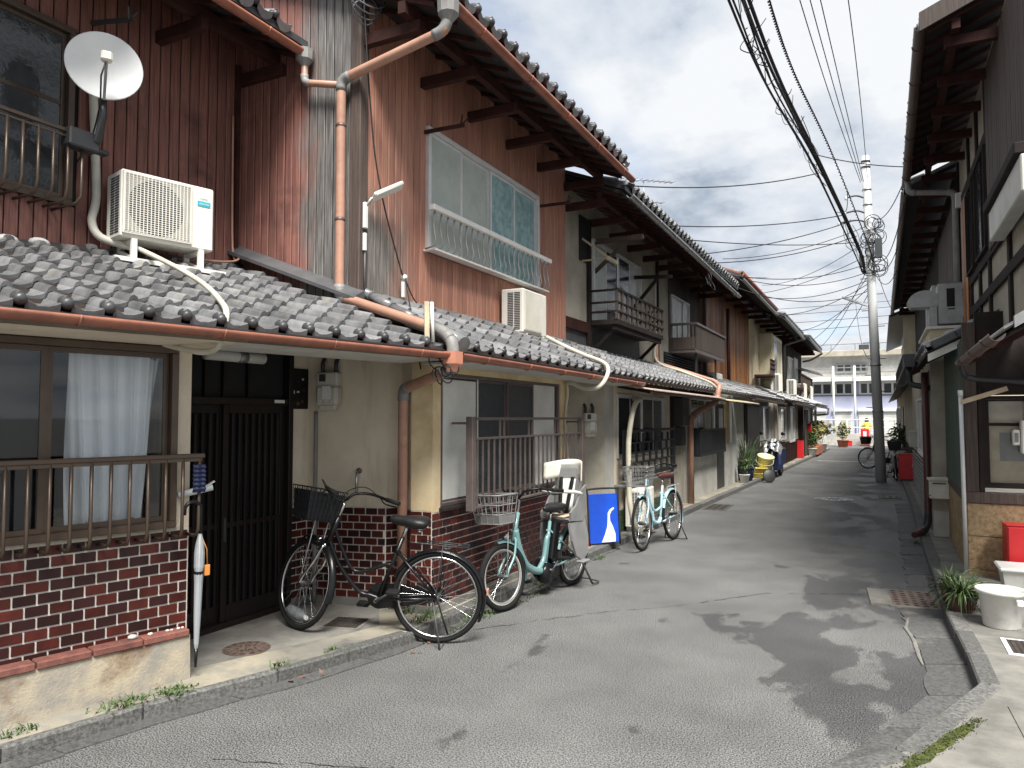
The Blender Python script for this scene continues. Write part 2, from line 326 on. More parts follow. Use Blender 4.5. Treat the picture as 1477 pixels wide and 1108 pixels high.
# asphalt with aggregate and damp patches
g = mat('asphalt', (.116,.116,.114), .85, c2=(.079,.079,.078), ns=1.1, lo=.35, hi=.65, bump=.6, bs=170)
nt = g.node_tree; N = nt.nodes; L = nt.links; b = N['Principled BSDF']; s = b.inputs['Base Color'].links[0].from_socket
geo = N.new('ShaderNodeNewGeometry')
vo = N.new('ShaderNodeTexNoise'); vo.inputs['Scale'].default_value = 120; vo.inputs['Detail'].default_value = 2; L.new(geo.outputs['Position'], vo.inputs['Vector'])
rr = N.new('ShaderNodeValToRGB'); rr.color_ramp.elements[0].position = .38; rr.color_ramp.elements[1].position = .64; rr.color_ramp.elements[0].color = (.22,.22,.22,1); rr.color_ramp.elements[1].color = (2.3,2.3,2.25,1); L.new(vo.outputs[0], rr.inputs[0])
x1 = N.new('ShaderNodeMixRGB'); x1.blend_type = 'MULTIPLY'; x1.inputs[0].default_value = 1; L.new(s, x1.inputs[1]); L.new(rr.outputs[0], x1.inputs[2])
sp = N.new('ShaderNodeSeparateXYZ'); L.new(geo.outputs['Position'], sp.inputs[0])
mp = N.new('ShaderNodeMapping'); mp.inputs['Scale'].default_value = (.9,.55,1); mp.inputs['Location'].default_value = (4.2,.35,0); L.new(geo.outputs['Position'], mp.inputs[0])
nz = N.new('ShaderNodeTexNoise'); nz.inputs['Scale'].default_value = 1.5; nz.inputs['Detail'].default_value = 7; nz.inputs['Roughness'].default_value = .55; L.new(mp.outputs[0], nz.inputs['Vector'])
bi = N.new('ShaderNodeMapRange'); bi.inputs[1].default_value = -1.6; bi.inputs[2].default_value = .3; bi.inputs[3].default_value = -.10; bi.inputs[4].default_value = .13; L.new(sp.outputs[0], bi.inputs[0])
su = N.new('ShaderNodeMath'); L.new(nz.outputs[0], su.inputs[0]); L.new(bi.outputs[0], su.inputs[1])
wr = N.new('ShaderNodeValToRGB'); wr.color_ramp.elements[0].position = .54; wr.color_ramp.elements[1].position = .575; L.new(su.outputs[0], wr.inputs[0])
x2 = N.new('ShaderNodeMixRGB'); x2.blend_type = 'MULTIPLY'; L.new(wr.outputs[0], x2.inputs[0]); L.new(x1.outputs[0], x2.inputs[1]); x2.inputs[2].default_value = (.56,.56,.575,1); L.new(x2.outputs[0], b.inputs['Base Color'])
ro = N.new('ShaderNodeMapRange'); ro.inputs[3].default_value = .8; ro.inputs[4].default_value = .5; L.new(wr.outputs[0], ro.inputs[0]); L.new(ro.outputs[0], b.inputs['Roughness'])

g = bpy.data.materials.new('polycarb_clear'); g.use_nodes = True; nt = g.node_tree; N = nt.nodes; L = nt.links; N.clear()
o_ = N.new('ShaderNodeOutputMaterial'); t_ = N.new('ShaderNodeBsdfTranslucent'); t_.inputs[0].default_value = (.80,.80,.74,1); gl = N.new('ShaderNodeBsdfPrincipled'); gl.inputs['Base Color'].default_value = (.55,.55,.50,1); gl.inputs['Roughness'].default_value = .4
xs = N.new('ShaderNodeMixShader'); xs.inputs[0].default_value = .35; L.new(t_.outputs[0], xs.inputs[1]); L.new(gl.outputs[0], xs.inputs[2]); L.new(xs.outputs[0], o_.inputs[0]); m['polycarb_clear'] = g
# ---------------------------------------------------------------- ground, road, kerbs, pavements
obj('ground', MB().add([(-900,-900,-.03),(900,-900,-.03),(900,900,-.03),(-900,900,-.03)], [(0,1,2,3)]), m['asphalt_far'], kind='structure')
KL = [(-4.35,.3),(-3.98,1.4),(-3.76,2.1),(-3.62,2.75),(-3.37,3.5),(-3.08,4.5),(-3.06,5.6),(-3.06,7.3),(-3.02,9.3),(-2.95,13),(-2.86,16.5),(-2.71,22.3),(-2.46,34.5),(-2.36,41)]
KR = [(-1.1,2.6),(.02,3.97),(.23,4.5),(.485,5.16),(.475,5.8),(.43,6.9),(.435,11.7),(.46,15.5),(.44,21.6),(.40,41)]
def along(P, y):
    for a, b in zip(P, P[1:]):
        if a[1] <= y <= b[1]: t = (y-a[1])/(b[1]-a[1]); return a[0]+(b[0]-a[0])*t
    return P[0][0] if y < P[0][1] else P[-1][0]
ys = [.3+i*.4 for i in range(102)]
b = MB(); rows = []
for y in ys:
    xl, xr = along(KL, y)-.03, along(KR, y)+.03
    rows.append([(xl+(xr-xl)*k/4, y, 0) for k in range(5)])
vs = [p for r in rows for p in r]; b.add(vs, [(i*5+k, i*5+k+1, (i+1)*5+k+1, (i+1)*5+k) for i in range(len(rows)-1) for k in range(4)])
b.add([(-4.4,-8,0),(3,-8,0),(3,.3,0),(-4.4,.3,0)], [(0,1,2,3)])
b.add([(-40,41,0),(40,41,0),(40,46.6,0),(-40,46.6,0)], [(0,1,2,3)])
obj('road', b, m['asphalt'], kind='structure')
# pavements
def strip_poly(P, dx, far_x, z0, z1, name, mt, y1=41):
    pts = [(x+dx, y) for x, y in P if y <= y1]
    poly = [(x, y, z0) for x, y in pts]+[(far_x, pts[-1][1], z0), (far_x, pts[0][1], z0)]
    return obj(name, MB().prism(poly, (0,0,z1-z0)), mt, kind='structure')
strip_poly(KL, -.05, -6.0, -.03, .085, 'pavement', m['pave'])
strip_poly([(-1.02,2.62)]+[(x, y) for x, y in KR[1:]], .06, 6.0, -.03, .092, 'pavement', m['concrete'])
# kerb stones
def kerb(P, side, w, h, ylim, name):
    root = bpy.data.objects.new(name, None); link(root, None, T((P[2][0], P[2][1], 0))); root['kind'] = 'structure'
    me = MB().cbox(-.298, -w/2, -.03, .298, w/2, h, .012).mesh('kerb_stone', m['kerb']); far = MB()
    pts = []; 
    for (a, b_) in zip(P, P[1:]):
        A, B = Vector((*a, 0)), Vector((*b_, 0)); n = max(1, round((B-A).length/.6)); 
        pts += [(A+(B-A)*i/n, A+(B-A)*(i+1)/n) for i in range(n)]
    for A, B in pts:
        d = (B-A); L_ = d.length; d.normalize(); nrm = Vector((-d.y, d.x, 0))*side*w/2; c = (A+B)/2+nrm
        W = T(c+Vector((0,0,random.uniform(-.004,.004)))) @ Matrix.Rotation(math.atan2(d.y, d.x)+random.uniform(-.012,.012), 4, 'Z') @ Matrix.Diagonal((L_/.6, 1, 1, 1))
        if c.y < ylim: inst('kerb_stone', me, root, W)
        else: far.xf(ID); q = MB().cbox(-.298,-w/2,-.03,.298,w/2,h,.012).xf(W); far.add(q.v, q.f)
    o = obj('kerb_run', far, m['kerb'], root); o['kind'] = 'stuff'
    return root
kerb(KL, 1, .11, .088, 16, 'kerb'); kerb(KR, -1, .12, .098, 16, 'kerb')
# concrete gutter slabs beside the kerbs (4 mm above the road)
def slabs(P, side, w, L0, ymax, y0, name, wf=None):
    root = bpy.data.objects.new(name, None); link(root, None, T((P[2][0], P[2][1], 0))); root['kind'] = 'structure'
    i = 0
    y = y0
    while y < ymax:
        y2 = min(y+L0, ymax); ww = wf(y) if wf else w; w2 = wf(y2) if wf else w
        n = 4; q = MB(); inner = [(along(P, y+.008+(y2-y-.016)*k/n), y+.008+(y2-y-.016)*k/n) for k in range(n+1)]
        jit = [random.uniform(-.02, .02) for _ in range(n+1)]
        poly = [(x-side*.004, yy, -.02) for x, yy in inner]+[(x+side*(ww+(w2-ww)*k/n+jit[k]), yy-(.0 if side > 0 else .12), -.02) for k, (x, yy) in reversed(list(enumerate(inner)))]
        q.prism(poly, (0,0,.026+random.uniform(0,.003))); obj('gutter_slab', q, m['gutterc'], root); y = y2; i += 1
slabs(KR, -1, .25, .62, 16, 2.7, 'gutter', lambda y: .26 if y < 7 else (.30 if y < 8 else .24))
slabs(KL, 1, .09, .9, 9, .5, 'gutter', lambda y: .12 if y < 4.4 else .06)
# drain grates and manholes
def grate(name, c, sx, sy, nx, ny, z, rz, label, fm='concrete', gm='iron_rust', side_pad=.0):
    t = thing(name, (c[0], c[1], z), rz, label, 'drain grate'); M = fr(t)
    o = MB(); o.box(-sx/2-.03, -sy/2-.03, -.03, sx/2+.03, -sy/2, .004); o.box(-sx/2-.03, sy/2, -.03, sx/2+.03, sy/2+.03, .004); o.box(-sx/2-.03-side_pad, -sy/2, -.03, -sx/2, sy/2, .004); o.box(sx/2, -sy/2, -.03, sx/2+.03, sy/2, .004)
    obj('frame', o, m[fm], t, M); obj('pit', MB().box(-sx/2, -sy/2, -.035, sx/2, sy/2, .001), m['dark_in'], t, M)
    g = MB(); hw = .25
    for i in range(nx+1): x = -sx/2+sx*i/nx; w = sx/nx*hw; g.box(max(-sx/2, x-w), -sy/2, .0015, min(sx/2, x+w), sy/2, .006)
    for j in range(ny+1): y = -sy/2+sy*j/ny; w = sy/ny*hw; g.box(-sx/2, max(-sy/2, y-w), .0015, sx/2, min(sy/2, y+w), .0045)
    obj('grid', g, m[gm], t, M); return t
grate('drain_grate', (.225, 7.62), .36, .62, 5, 7, .012, R(4), 'rusty drain grate with square holes in the road beside the potted plant', side_pad=.15)
grate('drain_grate', (.14, 17.1), .36, .5, 3, 8, .008, 0, 'slotted drain grate in the road short of the utility pole', fm='kerb', gm='concrete')
grate('drain_grate', (-2.70, 13.8), .34, .8, 3, 16, .008, 0, 'dark slotted drain grate at the kerb near the light blue bicycle', fm='kerb', gm='iron')
grate('drain_grate', (.95, 6.05), .40, .34, 12, 12, .094, 0, 'small dark mesh drain with a white rim before the white bucket', fm='white_paint', gm='iron')
grate('drain_grate', (-3.66, 4.50), .26, .26, 9, 9, .0895, R(15), 'square dark mesh drain under the black bicycle', fm='concrete', gm='iron')
def manhole(c, r, z, label, mt, n=3):
    t = thing('manhole_cover', (c[0], c[1], z), 0, label, 'manhole'); M = fr(t)
    obj('rim', MB().lathe((0,0,0), [(r,-.02),(r*1.0,.004),(r*.93,.004),(r*.93,-.02)], 36, smooth=False), m[mt], t, M)
    obj('lid', MB().lathe((0,0,0), [(0.001,.002),(r*.915,.002),(r*.915,-.02)], 36, smooth=False), m['iron'], t, M)
    for k in range(1, n+1):
        rr = r*(.86-.24*k+.12); q = MB()
        for i in range(14 if k < 3 else 7):
            a0 = 2*math.pi*(i+.5*(k % 2))/(14 if k < 3 else 7); s_ = .30 if k < 3 else .6
            pts = [((rr+dr)*math.cos(a0+da), (rr+dr)*math.sin(a0+da), .0025) for dr, da in ((-.035*r/.2,-s_*.5),(.035*r/.2,-s_*.5),(.035*r/.2,s_*.2),(-.035*r/.2,s_*.2))]
            q.prism(pts, (0,0,.005))
        obj('raised_pattern', q, m['steel' if mt == 'steel' else 'iron_rust'], t, M)
    return t
manhole((-3.86, 3.70), .155, .0895, 'round rusty manhole cover with raised pattern before the lattice door', 'iron_rust')
manhole((-.88, 16.2), .36, .004, 'round pale manhole cover out in the road', 'steel', 2)
# cracks, seam and pale lime marks on the right gutter, moss strip
b = MB(); rng = random.Random(2)
def seam(P, w):
    pts = []
    for a, c in zip(P, P[1:]):
        n = max(2, int(math.dist(a, c)/.05)); pts += [(a[0]+(c[0]-a[0])*k/n+rng.gauss(0,.009), a[1]+(c[1]-a[1])*k/n+rng.gauss(0,.009)) for k in range(n)]
    for a, c in zip(pts, pts[1:]):
        if rng.random() < .18: continue
        a = Vector((*a,.003)); c = Vector((*c,.003)); d = (c-a).normalized(); n = Vector((-d.y,d.x,0))*w*rng.uniform(.3,1.2); b.add([a-n,c-n,c+n,a+n], [(0,1,2,3)])
seam([(-2.9,5.0),(-2.2,5.9),(-1.6,6.5),(-1.0,7.3),(-.35,7.6),(-.05,7.7)], .004); seam([(-2.9,2.6),(-2.1,2.9),(-1.2,2.95),(-.3,3.5)], .003); seam([(-2.6,8.6),(-1.4,8.9),(-.2,8.75),(.2,9.0)], .003)
obj('asphalt_seam', b, m['rubber'], kind='structure')
def blobstrip(P, w, z, name, mt, label=None, cat=None, kind=None, hgt=.01):
    pts = [Vector((*p, z)) for p in P]; ctr = []
    for a, c in zip(pts, pts[1:]): ctr += [a+(c-a)*k/6 for k in range(6)]
    q = MB(); n = len(ctr); rows = []
    for i, p in enumerate(ctr):
        d = (ctr[min(i+1, n-1)]-ctr[max(0, i-1)]).normalized(); nn = Vector((-d.y, d.x, 0)); ta = min(1, i/3, (n-1-i)/3); l_ = w*random.uniform(.55, 1.1)*ta+.002; r_ = w*random.uniform(.55, 1.1)*ta+.002
        rows += [p-nn*l_, p-nn*l_*.5+Vector((0,0,hgt*random.uniform(.6,1.2)*ta)), p+nn*r_*.4+Vector((0,0,hgt*random.uniform(.6,1.2)*ta)), p+nn*r_]
    q.add(rows, [(i*4+k, (i+1)*4+k, (i+1)*4+k+1, i*4+k+1) for i in range(n-1) for k in range(3)], True)
    return obj(name, q, mt, label=label, cat=cat, kind=kind)
blobstrip([(.05,3.72),(.155,3.96),(.27,4.22),(.42,4.52)], .04, .094, 'moss', m['moss'], kind='stuff', label='bright green moss strip along the kerb', cat='moss', hgt=.006)
blobstrip([(.17,6.95),(.14,6.6),(.19,6.2),(.20,5.9),(.22,5.6)], .014, .008, 'lime_crust', m['concrete'], kind='structure', hgt=.004)
# pale cement patch slabs on the left entrance apron
obj('pavement_patch', MB().prism([(-4.42,3.36,.084),(-3.86,3.30,.084),(-3.62,3.92,.084),(-3.40,4.56,.084),(-3.72,4.98,.084),(-4.38,4.82,.084)], (0,0,.004)), m['concrete'], kind='structure')
obj('pavement_patch', MB().prism([(.62,3.4,.09),(2.6,3.4,.09),(2.6,5.02,.09),(.74,5.02,.09),(.58,4.8,.09)], (0,0,.008)), m['concrete'], kind='structure')
q = MB(); rng = random.Random(31)
for i in range(900):
    f = rng.random(); p = Vector((.05,3.72,.094)).lerp(Vector((.42,4.52,.094)), f)+Vector((rng.gauss(0,.020),rng.gauss(0,.016),rng.uniform(0,.008))); a = Vector((rng.uniform(-1,1),rng.uniform(-1,1),rng.uniform(.1,1))).normalized()*rng.uniform(.005,.011); c = a.cross(Vector((rng.uniform(-1,1),1,.3))).normalized()*.004
    q.add([p-c, p+c, p+a], [(0,1,2)])
obj('moss', q, m['moss'], kind='stuff', label='tufted green moss growing in the kerb joint', cat='moss')
# ---------------------------------------------------------------- shared pieces
BW, BH = .107, .0625
brick_me = MB().cbox(0, -.005, 0, BW-.010, .004, BH-.010, .0022).mesh('brick', m['brick'])
brick_dk = MB().cbox(0, -.005, 0, BW-.010, .004, BH-.010, .0022).mesh('brick', m['brick_dark'])
def bricks(parent, A, B, z0, z1, xcut=None, skip=None, bw=BW, bh=BH, mes=None, first=0):
    M, L_ = wallframe(A, B); n = int((z1-z0)/bh+.3); far = MB()
    for r in range(n):
        x = -bw*.5 if (r+first) % 2 else 0.
        z = z1-(r+1)*bh
        while x < L_-.012:
            a, c = max(x, 0.001), min(x+bw, L_)
            if c-a > .018 and not (skip and skip(a, z)):
                W = M @ T((a, random.uniform(-.001,.001), z)) @ Matrix.Diagonal(((c-a-.010)/(bw-.010)*(bw-.010)/(BW-.010), 1, bh/BH, 1))
                if xcut is not None and a > xcut: q = MB().cbox(0,-.005,0,BW-.010,.004,BH-.010,.0022).xf(W); far.add(q.v, q.f)
                else:
                    me = random.choice(mes) if mes else (brick_dk if random.random() < .38 else brick_me)
                    inst('brick', me, parent, W)
            x += bw
    if far.v: o = obj('brick_run', far, m['brick'], parent); o['kind'] = 'stuff'
def panelwall(parent, A, B, z0, z1, mt, th=.08, name='wall', off=0.):
    M, L_ = wallframe(A, B); return obj(name, MB().box(0, off, z0, L_, off+th, z1), m[mt], parent, M)
def boards(parent, A, B, z0, z1, w, mt, name='board', openings=(), th=.016, off=-.016, ztop=None):
    """vertical boards; openings = (x0, x1, za, zb) in wall coordinates are left free"""
    M, L_ = wallframe(A, B); n = max(1, round(L_/w)); w = L_/n
    for i in range(n):
        a, c = i*w, (i+1)*w; segs = [(z0, ztop(a+w/2) if ztop else z1)]
        for (x0, x1, za, zb) in openings:
            if a+w/2 > x0 and a+w/2 < x1:
                ns = []
                for s0, s1 in segs:
                    if za > s0: ns.append((s0, min(za, s1)))
                    if zb < s1: ns.append((max(zb, s0), s1))
                segs = ns
        for s0, s1 in segs:
            if s1-s0 > .03:
                d = random.uniform(-.0015, .0015)
                obj(name, MB().cbox(a+.0045, off+d, s0, c-.0045, off+th+d, s1, .006), m[mt], parent, M)
def backing(parent, A, B, z0, z1, mt='dark_in', th=.05, off=.002, name='wall_backing', openings=()):
    M, L_ = wallframe(A, B); q = MB()
    if openings:
        x0, x1, za, zb = openings[0]
        q.box(0,off,z0,x0,off+th,z1); q.box(x1,off,z0,L_,off+th,z1); q.box(x0,off,z0,x1,off+th,za); q.box(x0,off,zb,x1,off+th,z1)
    else: q.box(0, off, z0, L_, off+th, z1)
    return obj(name, q, m[mt], parent, M)
# S-shaped clay roof tile: x across, y up the slope, z normal
def tile_mb(w, l, eave=False):
    xs = [(-.5,.012),(-.45,.044),(-.36,.056),(-.26,.046),(-.19,.010),(0.02,-.010),(.25,-.008),(.42,.004),(.5,.014)]
    q = MB(); th = .026
    def pt(i, y, dz): return (xs[i][0]*w, y, xs[i][1]*w/.2+dz)
    n = len(xs); vs = [pt(i, 0, .034) for i in range(n)]+[pt(i, l*1.12, .0) for i in range(n)]+[pt(i, 0, .034-th) for i in range(n)]
    fs = [(i, i+1, n+i+1, n+i) for i in range(n-1)]; q.add(vs[:2*n], fs, True)
    q.add([vs[i] for i in range(n)]+[vs[2*n+i] for i in range(n)], [(i+1, i, n+i, n+i+1) for i in range(n-1)])
    q.add([vs[0], vs[n], (vs[n][0], vs[n][1], vs[n][2]-th), vs[2*n]], [(0,1,2,3)]); q.add([vs[n-1], vs[2*n-1], (vs[2*n-1][0], vs[2*n-1][1], vs[2*n-1][2]-th), vs[3*n-1]], [(3,2,1,0)])
    if eave:
        lip = [(xs[i][0]*w, -.012, (xs[i][1]*w/.2 if i > 3 else .012)+.036) for i in range(3, n)]; d = len(lip)
        lo = [(p[0], -.012, p[2]-.045-.026*math.sin(math.pi*k/(d-1))) for k, p in enumerate(lip)]
        bk = [(p[0], .012, p[2]) for p in lip]
        q.add(lip+lo, [(i, d+i, d+i+1, i+1) for i in range(d-1)]); q.add(lip+bk, [(i, i+1, d+i+1, d+i) for i in range(d-1)])
    return q
TILE = {}
def tile_mesh(w, l, eave):
    k = (w, l, eave)
    if k not in TILE: TILE[k] = tile_mb(w, l, eave).mesh('roof_tile', m['tile'])
    return TILE[k]
knob_me = MB().lathe((0,0,0), [(.001,-.022),(.018,-.020),(.028,-.010),(.031,.004),(.031,.05)], 14).mesh('eave_knob', m['tile_dark'])
def tiled(parent, E0, E1, up, w, l, rows, clip=None, join=False, knobs=True, kscale=1.):
    """E0->E1 eave line (far end last), up = slope vector (unit, uphill)"""
    E0, E1, up = Vector(E0), Vector(E1), Vector(up).normalized(); ex = (E1-E0); L_ = ex.length; ex.normalize(); nz = ex.cross(up)
    flip = nz.z < 0
    if flip: nz = -nz
    n = int(L_/w); J = MB(); K = MB()
    for i in range(n):
        for r in range(rows):
            p = E0+ex*(w*(i+.5))+up*(l*r)
            if clip and not clip(p+up*l*.5): continue
            X = ex if not flip else -ex
            W = Matrix(((X.x, up.x, nz.x, p.x), (X.y, up.y, nz.y, p.y), (X.z, up.z, nz.z, p.z), (0,0,0,1)))
            W = W @ T((random.uniform(-.003,.003), random.uniform(-.006,.006), random.uniform(0,.004))) @ Matrix.Rotation(random.uniform(-.012,.012), 4, 'Z')
            if join: q = tile_mb(w, l, r == 0).xf(W); J.add(q.v, q.f, True)
            else: inst('roof_tile', tile_mesh(w, l, r == 0), parent, W)
            if r == 0 and knobs:
                Wk = W @ T((-.36*w, -.006, .050)) @ Matrix(((1,0,0,0),(0,0,1,0),(0,-1,0,0),(0,0,0,1))) @ Matrix.Scale(kscale, 4)
                if join: q = MB().lathe((0,0,0), [(.001,-.030),(.022,-.025),(.034,0),(.034,.05)], 8).xf(Wk); K.add(q.v, q.f, True)
                else: inst('eave_knob', knob_me, parent, Wk)
    if join:
        if J.v: o = obj('tile_courses', J, m['tile'], parent); o['kind'] = 'stuff'
        if K.v: o = obj('eave_knobs', K, m['tile_dark'], parent); o['kind'] = 'stuff'
def halfpipe(p, q, r, th=.004, n=10):
    """open half-round gutter"""
    p, q = Vector(p), Vector(q); d = (q-p).normalized(); s = d.cross(Vector((0,0,1))).normalized(); b = MB()
    prof = [(r*math.cos(a), -r*math.sin(a)) for a in [math.pi*i/n for i in range(n+1)]]; prof += [((r-th)*math.cos(a), -(r-th)*math.sin(a)) for a in [math.pi*(n-i)/n for i in range(n+1)]]
    k = len(prof); vs = [e+s*x+Vector((0,0,z)) for e in (p, q) for x, z in prof]
    b.add(vs, [(i, (i+1) % k, k+(i+1) % k, k+i) for i in range(k)], True); b.add(vs[:k], [list(range(k))]); b.add(vs[k:], [list(range(k))[::-1]]); return b
def gutter(parent, p, q, r, mt, step=.9, bm=None):
    g_ = obj('gutter', halfpipe(p, q, r), m[mt], parent); p, q = Vector(p), Vector(q); n = max(1, int((q-p).length/step))
    for i in range(n):
        c = p+(q-p)*((i+.5)/n); d = (q-p).normalized(); s = d.cross(Vector((0,0,1))).normalized()
        obj('gutter_bracket', MB().tube([c+s*(r+.004)*math.cos(a)+Vector((0,0,-(r+.004)*math.sin(a))) for a in [math.pi*j/8 for j in range(9)]], .006, 5), m[bm or mt], g_)
    return g_
def eaves(parent, A, B, zw, over, ztop, pitch, arm=.95, mt='red_wood', depth=3.2, side=1, th=.05, rafters=True, purl='red_wood', y_over=(0,0)):
    """upper eaves: soffit boards, rafters, purlin, bracket arms. A->B wall line; eave edge at -y*over"""
    M, L_ = wallframe(A, B); a0, a1 = -y_over[0], L_+y_over[1]
    s = pitch
    def zz(y): return ztop+(y+over)*s          # underside height at local y (eave at -over)
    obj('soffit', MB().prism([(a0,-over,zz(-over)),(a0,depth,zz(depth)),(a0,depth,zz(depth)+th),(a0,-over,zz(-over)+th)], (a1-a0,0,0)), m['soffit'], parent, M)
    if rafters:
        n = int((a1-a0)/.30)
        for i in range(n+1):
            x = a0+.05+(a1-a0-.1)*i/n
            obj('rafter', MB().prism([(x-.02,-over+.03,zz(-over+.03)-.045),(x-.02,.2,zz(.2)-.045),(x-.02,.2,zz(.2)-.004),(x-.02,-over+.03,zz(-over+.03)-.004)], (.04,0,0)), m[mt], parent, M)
    py = -over*.60; pz = zz(py)-.05
    obj('purlin', MB().box(a0+.02, py-.035, pz-.10, a1-.02, py+.035, pz), m[purl], parent, M)
    n = max(1, round(L_/arm))
    for i in range(n+1):
        x = .04+(L_-.08)*i/n
        obj('bracket_arm', MB().cbox(x-.035, py-.09, pz-.205, x+.035, .03, pz-.103, .005), m[mt], parent, M)
    return M, zz
def roofslab(parent, M, a0, a1, over, zz, depth, th0=.055, th=.06, mt='tile_dark'):
    return obj('roof', MB().prism([(a0,-over-.04,zz(-over)+th0),(a0,depth,zz(depth)+th0),(a0,depth,zz(depth)+th0+th),(a0,-over-.04,zz(-over)+th0+th)], (a1-a0,0,0)), m[mt], parent, M)
def pipe(parent, pts, r, mt, name='downpipe', n=12, collars=True, cm=None):
    P = [Vector(p) for p in pts]; Q = [P[0]]
    for i in range(1, len(P)-1):                      # round the corners
        a, c = (P[i-1]-P[i]), (P[i+1]-P[i]); k = min(r*1.6, a.length*.45, c.length*.45); a = a.normalized()*k; c = c.normalized()*k
        for t in (0,.25,.5,.75,1): Q.append(P[i]+a*(1-t)**2+c*t**2)
    Q.append(P[-1]); o = obj(name, MB().tube(Q, r, n), m[mt], parent)
    if collars:
        for i in range(1, len(P)-1):
            d = (P[i]-P[i-1]).normalized(); e_ = (P[i+1]-P[i]).normalized(); k = r*1.6
            obj('elbow', MB().tube([P[i]-d*k*1.5]+[P[i]-d*k*(1-t)**2+e_*k*t**2 for t in (0,.25,.5,.75,1)]+[P[i]+e_*k*1.5], r*1.13, n), m[cm or mt], o)
    return o
def sash(parent, M, x0, x1, z0, z1, n, fm, gm, fw=.035, dep=.05, y=-.02, name='window', mid=None, gms=None):
    """window: frame, n sliding sashes each with stiles and a pane"""
    w = obj(name, MB().cbox(x0-fw, y-dep, z0-fw, x1+fw, y+.03, z0, .003).cbox(x0-fw, y-dep, z1, x1+fw, y+.03, z1+fw, .003).cbox(x0-fw, y-dep, z0, x0, y+.03, z1, .003).cbox(x1, y-dep, z0, x1+fw, y+.03, z1, .003), m[fm], parent, M)
    W_ = (x1-x0)/n
    for i in range(n):
        a, c = x0+i*W_+.002, x0+(i+1)*W_-.002; yy = y-dep*.55+(.018 if i % 2 else 0); s = fw*.75
        q = MB().box(a, yy, z0+.002, c, yy+.018, z0+s).box(a, yy, z1-s, c, yy+.018, z1-.002).box(a, yy, z0+s, a+s, yy+.018, z1-s).box(c-s, yy, z0+s, c, yy+.018, z1-s)
        if mid: q.box(a+s, yy+.002, mid-.015, c-s, yy+.016, mid+.015)
        obj('sash', q, m[fm], w, M); obj('pane', MB().box(a+s, yy+.006, z0+s, c-s, yy+.010, z1-s), m[gms[i] if gms else gm], w, M)
    return w
# ---------------------------------------------------------------- house with the brick window bay (left, first)
D = Vector((.2461,.9692,0)); NI = Vector((-.9692,.2461,0)); CC = Vector((-3.83,3.19,0)); GG = Vector((-3.49,2.10,0))
h1 = thing('row_house', (-4.6,2.6,0), 0, 'two-storey row house with brick window bay, satellite dish and lattice sliding door', 'house')
A1 = CC-D*3.2; M1, L1 = wallframe(A1, CC); S = lambda s: s+3.2
q = MB().box(0,0,.97,S(-1.50),.09,2.3).box(S(-1.50),0,2.075,S(-.105),.09,2.3).box(S(-.105),0,.97,S(0),.09,2.3)
obj('wall', q, m['stucco'], h1, M1)
obj('brick_backing', MB().box(S(-2.2),.003,.05,S(0),.09,.97), m['mortar'], h1, M1); obj('wall_base', MB().box(0,-.004,.05,S(-2.2),.09,.97), m['stucco'], h1, M1)
bricks(h1, A1+D*1.0, CC, .345, .97, bw=.116)
obj('window_sill', MB().cbox(S(-1.54),-.045,.965,S(-.07),.06,1.0,.005), m['stucco_grey'], h1, M1)
q = MB().prism([(0,-.10,.05),(0,.0,.05),(0,.0,.345),(0,-.085,.345)], (S(-.02),0,0)); obj('footing', q, m['basewall'], h1, M1)
for i in range(9): obj('coping_brick', MB().cbox(S(-2.45+.27*i),-.10,.338,S(-2.45+.27*i)+.262,.0,.378,.006), m['capbrick'], h1, M1)
w = sash(h1, M1, S(-1.46), S(-.145), 1.03, 2.035, 2, 'bronze', 'clear_glass', fw=.04, dep=.06, y=.0)
obj('screen', MB().box(S(-1.44),.055,1.04,S(-.80),.058,2.03), m['dark_in'], w, M1)
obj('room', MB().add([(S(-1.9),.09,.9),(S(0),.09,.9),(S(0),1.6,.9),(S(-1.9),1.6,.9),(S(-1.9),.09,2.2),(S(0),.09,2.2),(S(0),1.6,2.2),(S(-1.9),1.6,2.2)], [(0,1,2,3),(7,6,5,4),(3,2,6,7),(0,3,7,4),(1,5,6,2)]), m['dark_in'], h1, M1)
def cur(u, v):
    z = 1.03+v*1.0; wd_ = .50-.05*math.sin(v*2.2)-(.10*(1-v)**2); x = S(-.66)+u*wd_+.06*(1-v)*u*(1-u)*3+.05*v*(u); fold = .026*math.sin(u*31+3*v)+.012*math.sin(u*67+v*5)
    return (x, .10+fold*(1.15-.35*v), z+.02*math.sin(u*9)*(1-v))
cu = obj('curtain', MB().sheet(cur, 60, 16), m['curtain'], label='pale blue curtain bunched behind the brick bay window', cat='curtain', fr=M1)
# guard rail in front of the window
rl = obj('window_rail', MB().cbox(S(-1.75),-.165,1.405,S(.015),-.135,1.432,.004).box(S(-1.75),-.158,1.385,S(.0),-.143,1.404), m['bronze'], h1, M1)
for i in range(18):
    x = S(-.013-.1*i); obj('rail_bar', MB().tube([(x,-.15,1.40),(x,-.15,1.03),(x,-.148,.975),(x,-.13,.945),(x,-.10,.935),(x,-.0,.935)], .0105, 8), m['bronze'], rl, M1)
# pebbles on the coping
for s_, r_ in ((-.34,.022),(-.24,.013),(-.14,.010),(-.115,.008),(-.075,.009),(-.05,.008)):
    pb = MB().ball((0,0,0), r_, 9, (1.25,.9,.7))
    for p in pb.v: p *= random.uniform(.88,1.12)
    W = M1 @ T((S(s_*1.0),-.05,.378+r_*.55)); obj('pebble', pb, m['stone_w'], fr=W, label='small pebble lying on the coping of the brick bay', cat='pebble', group='pebbles on the brick coping')
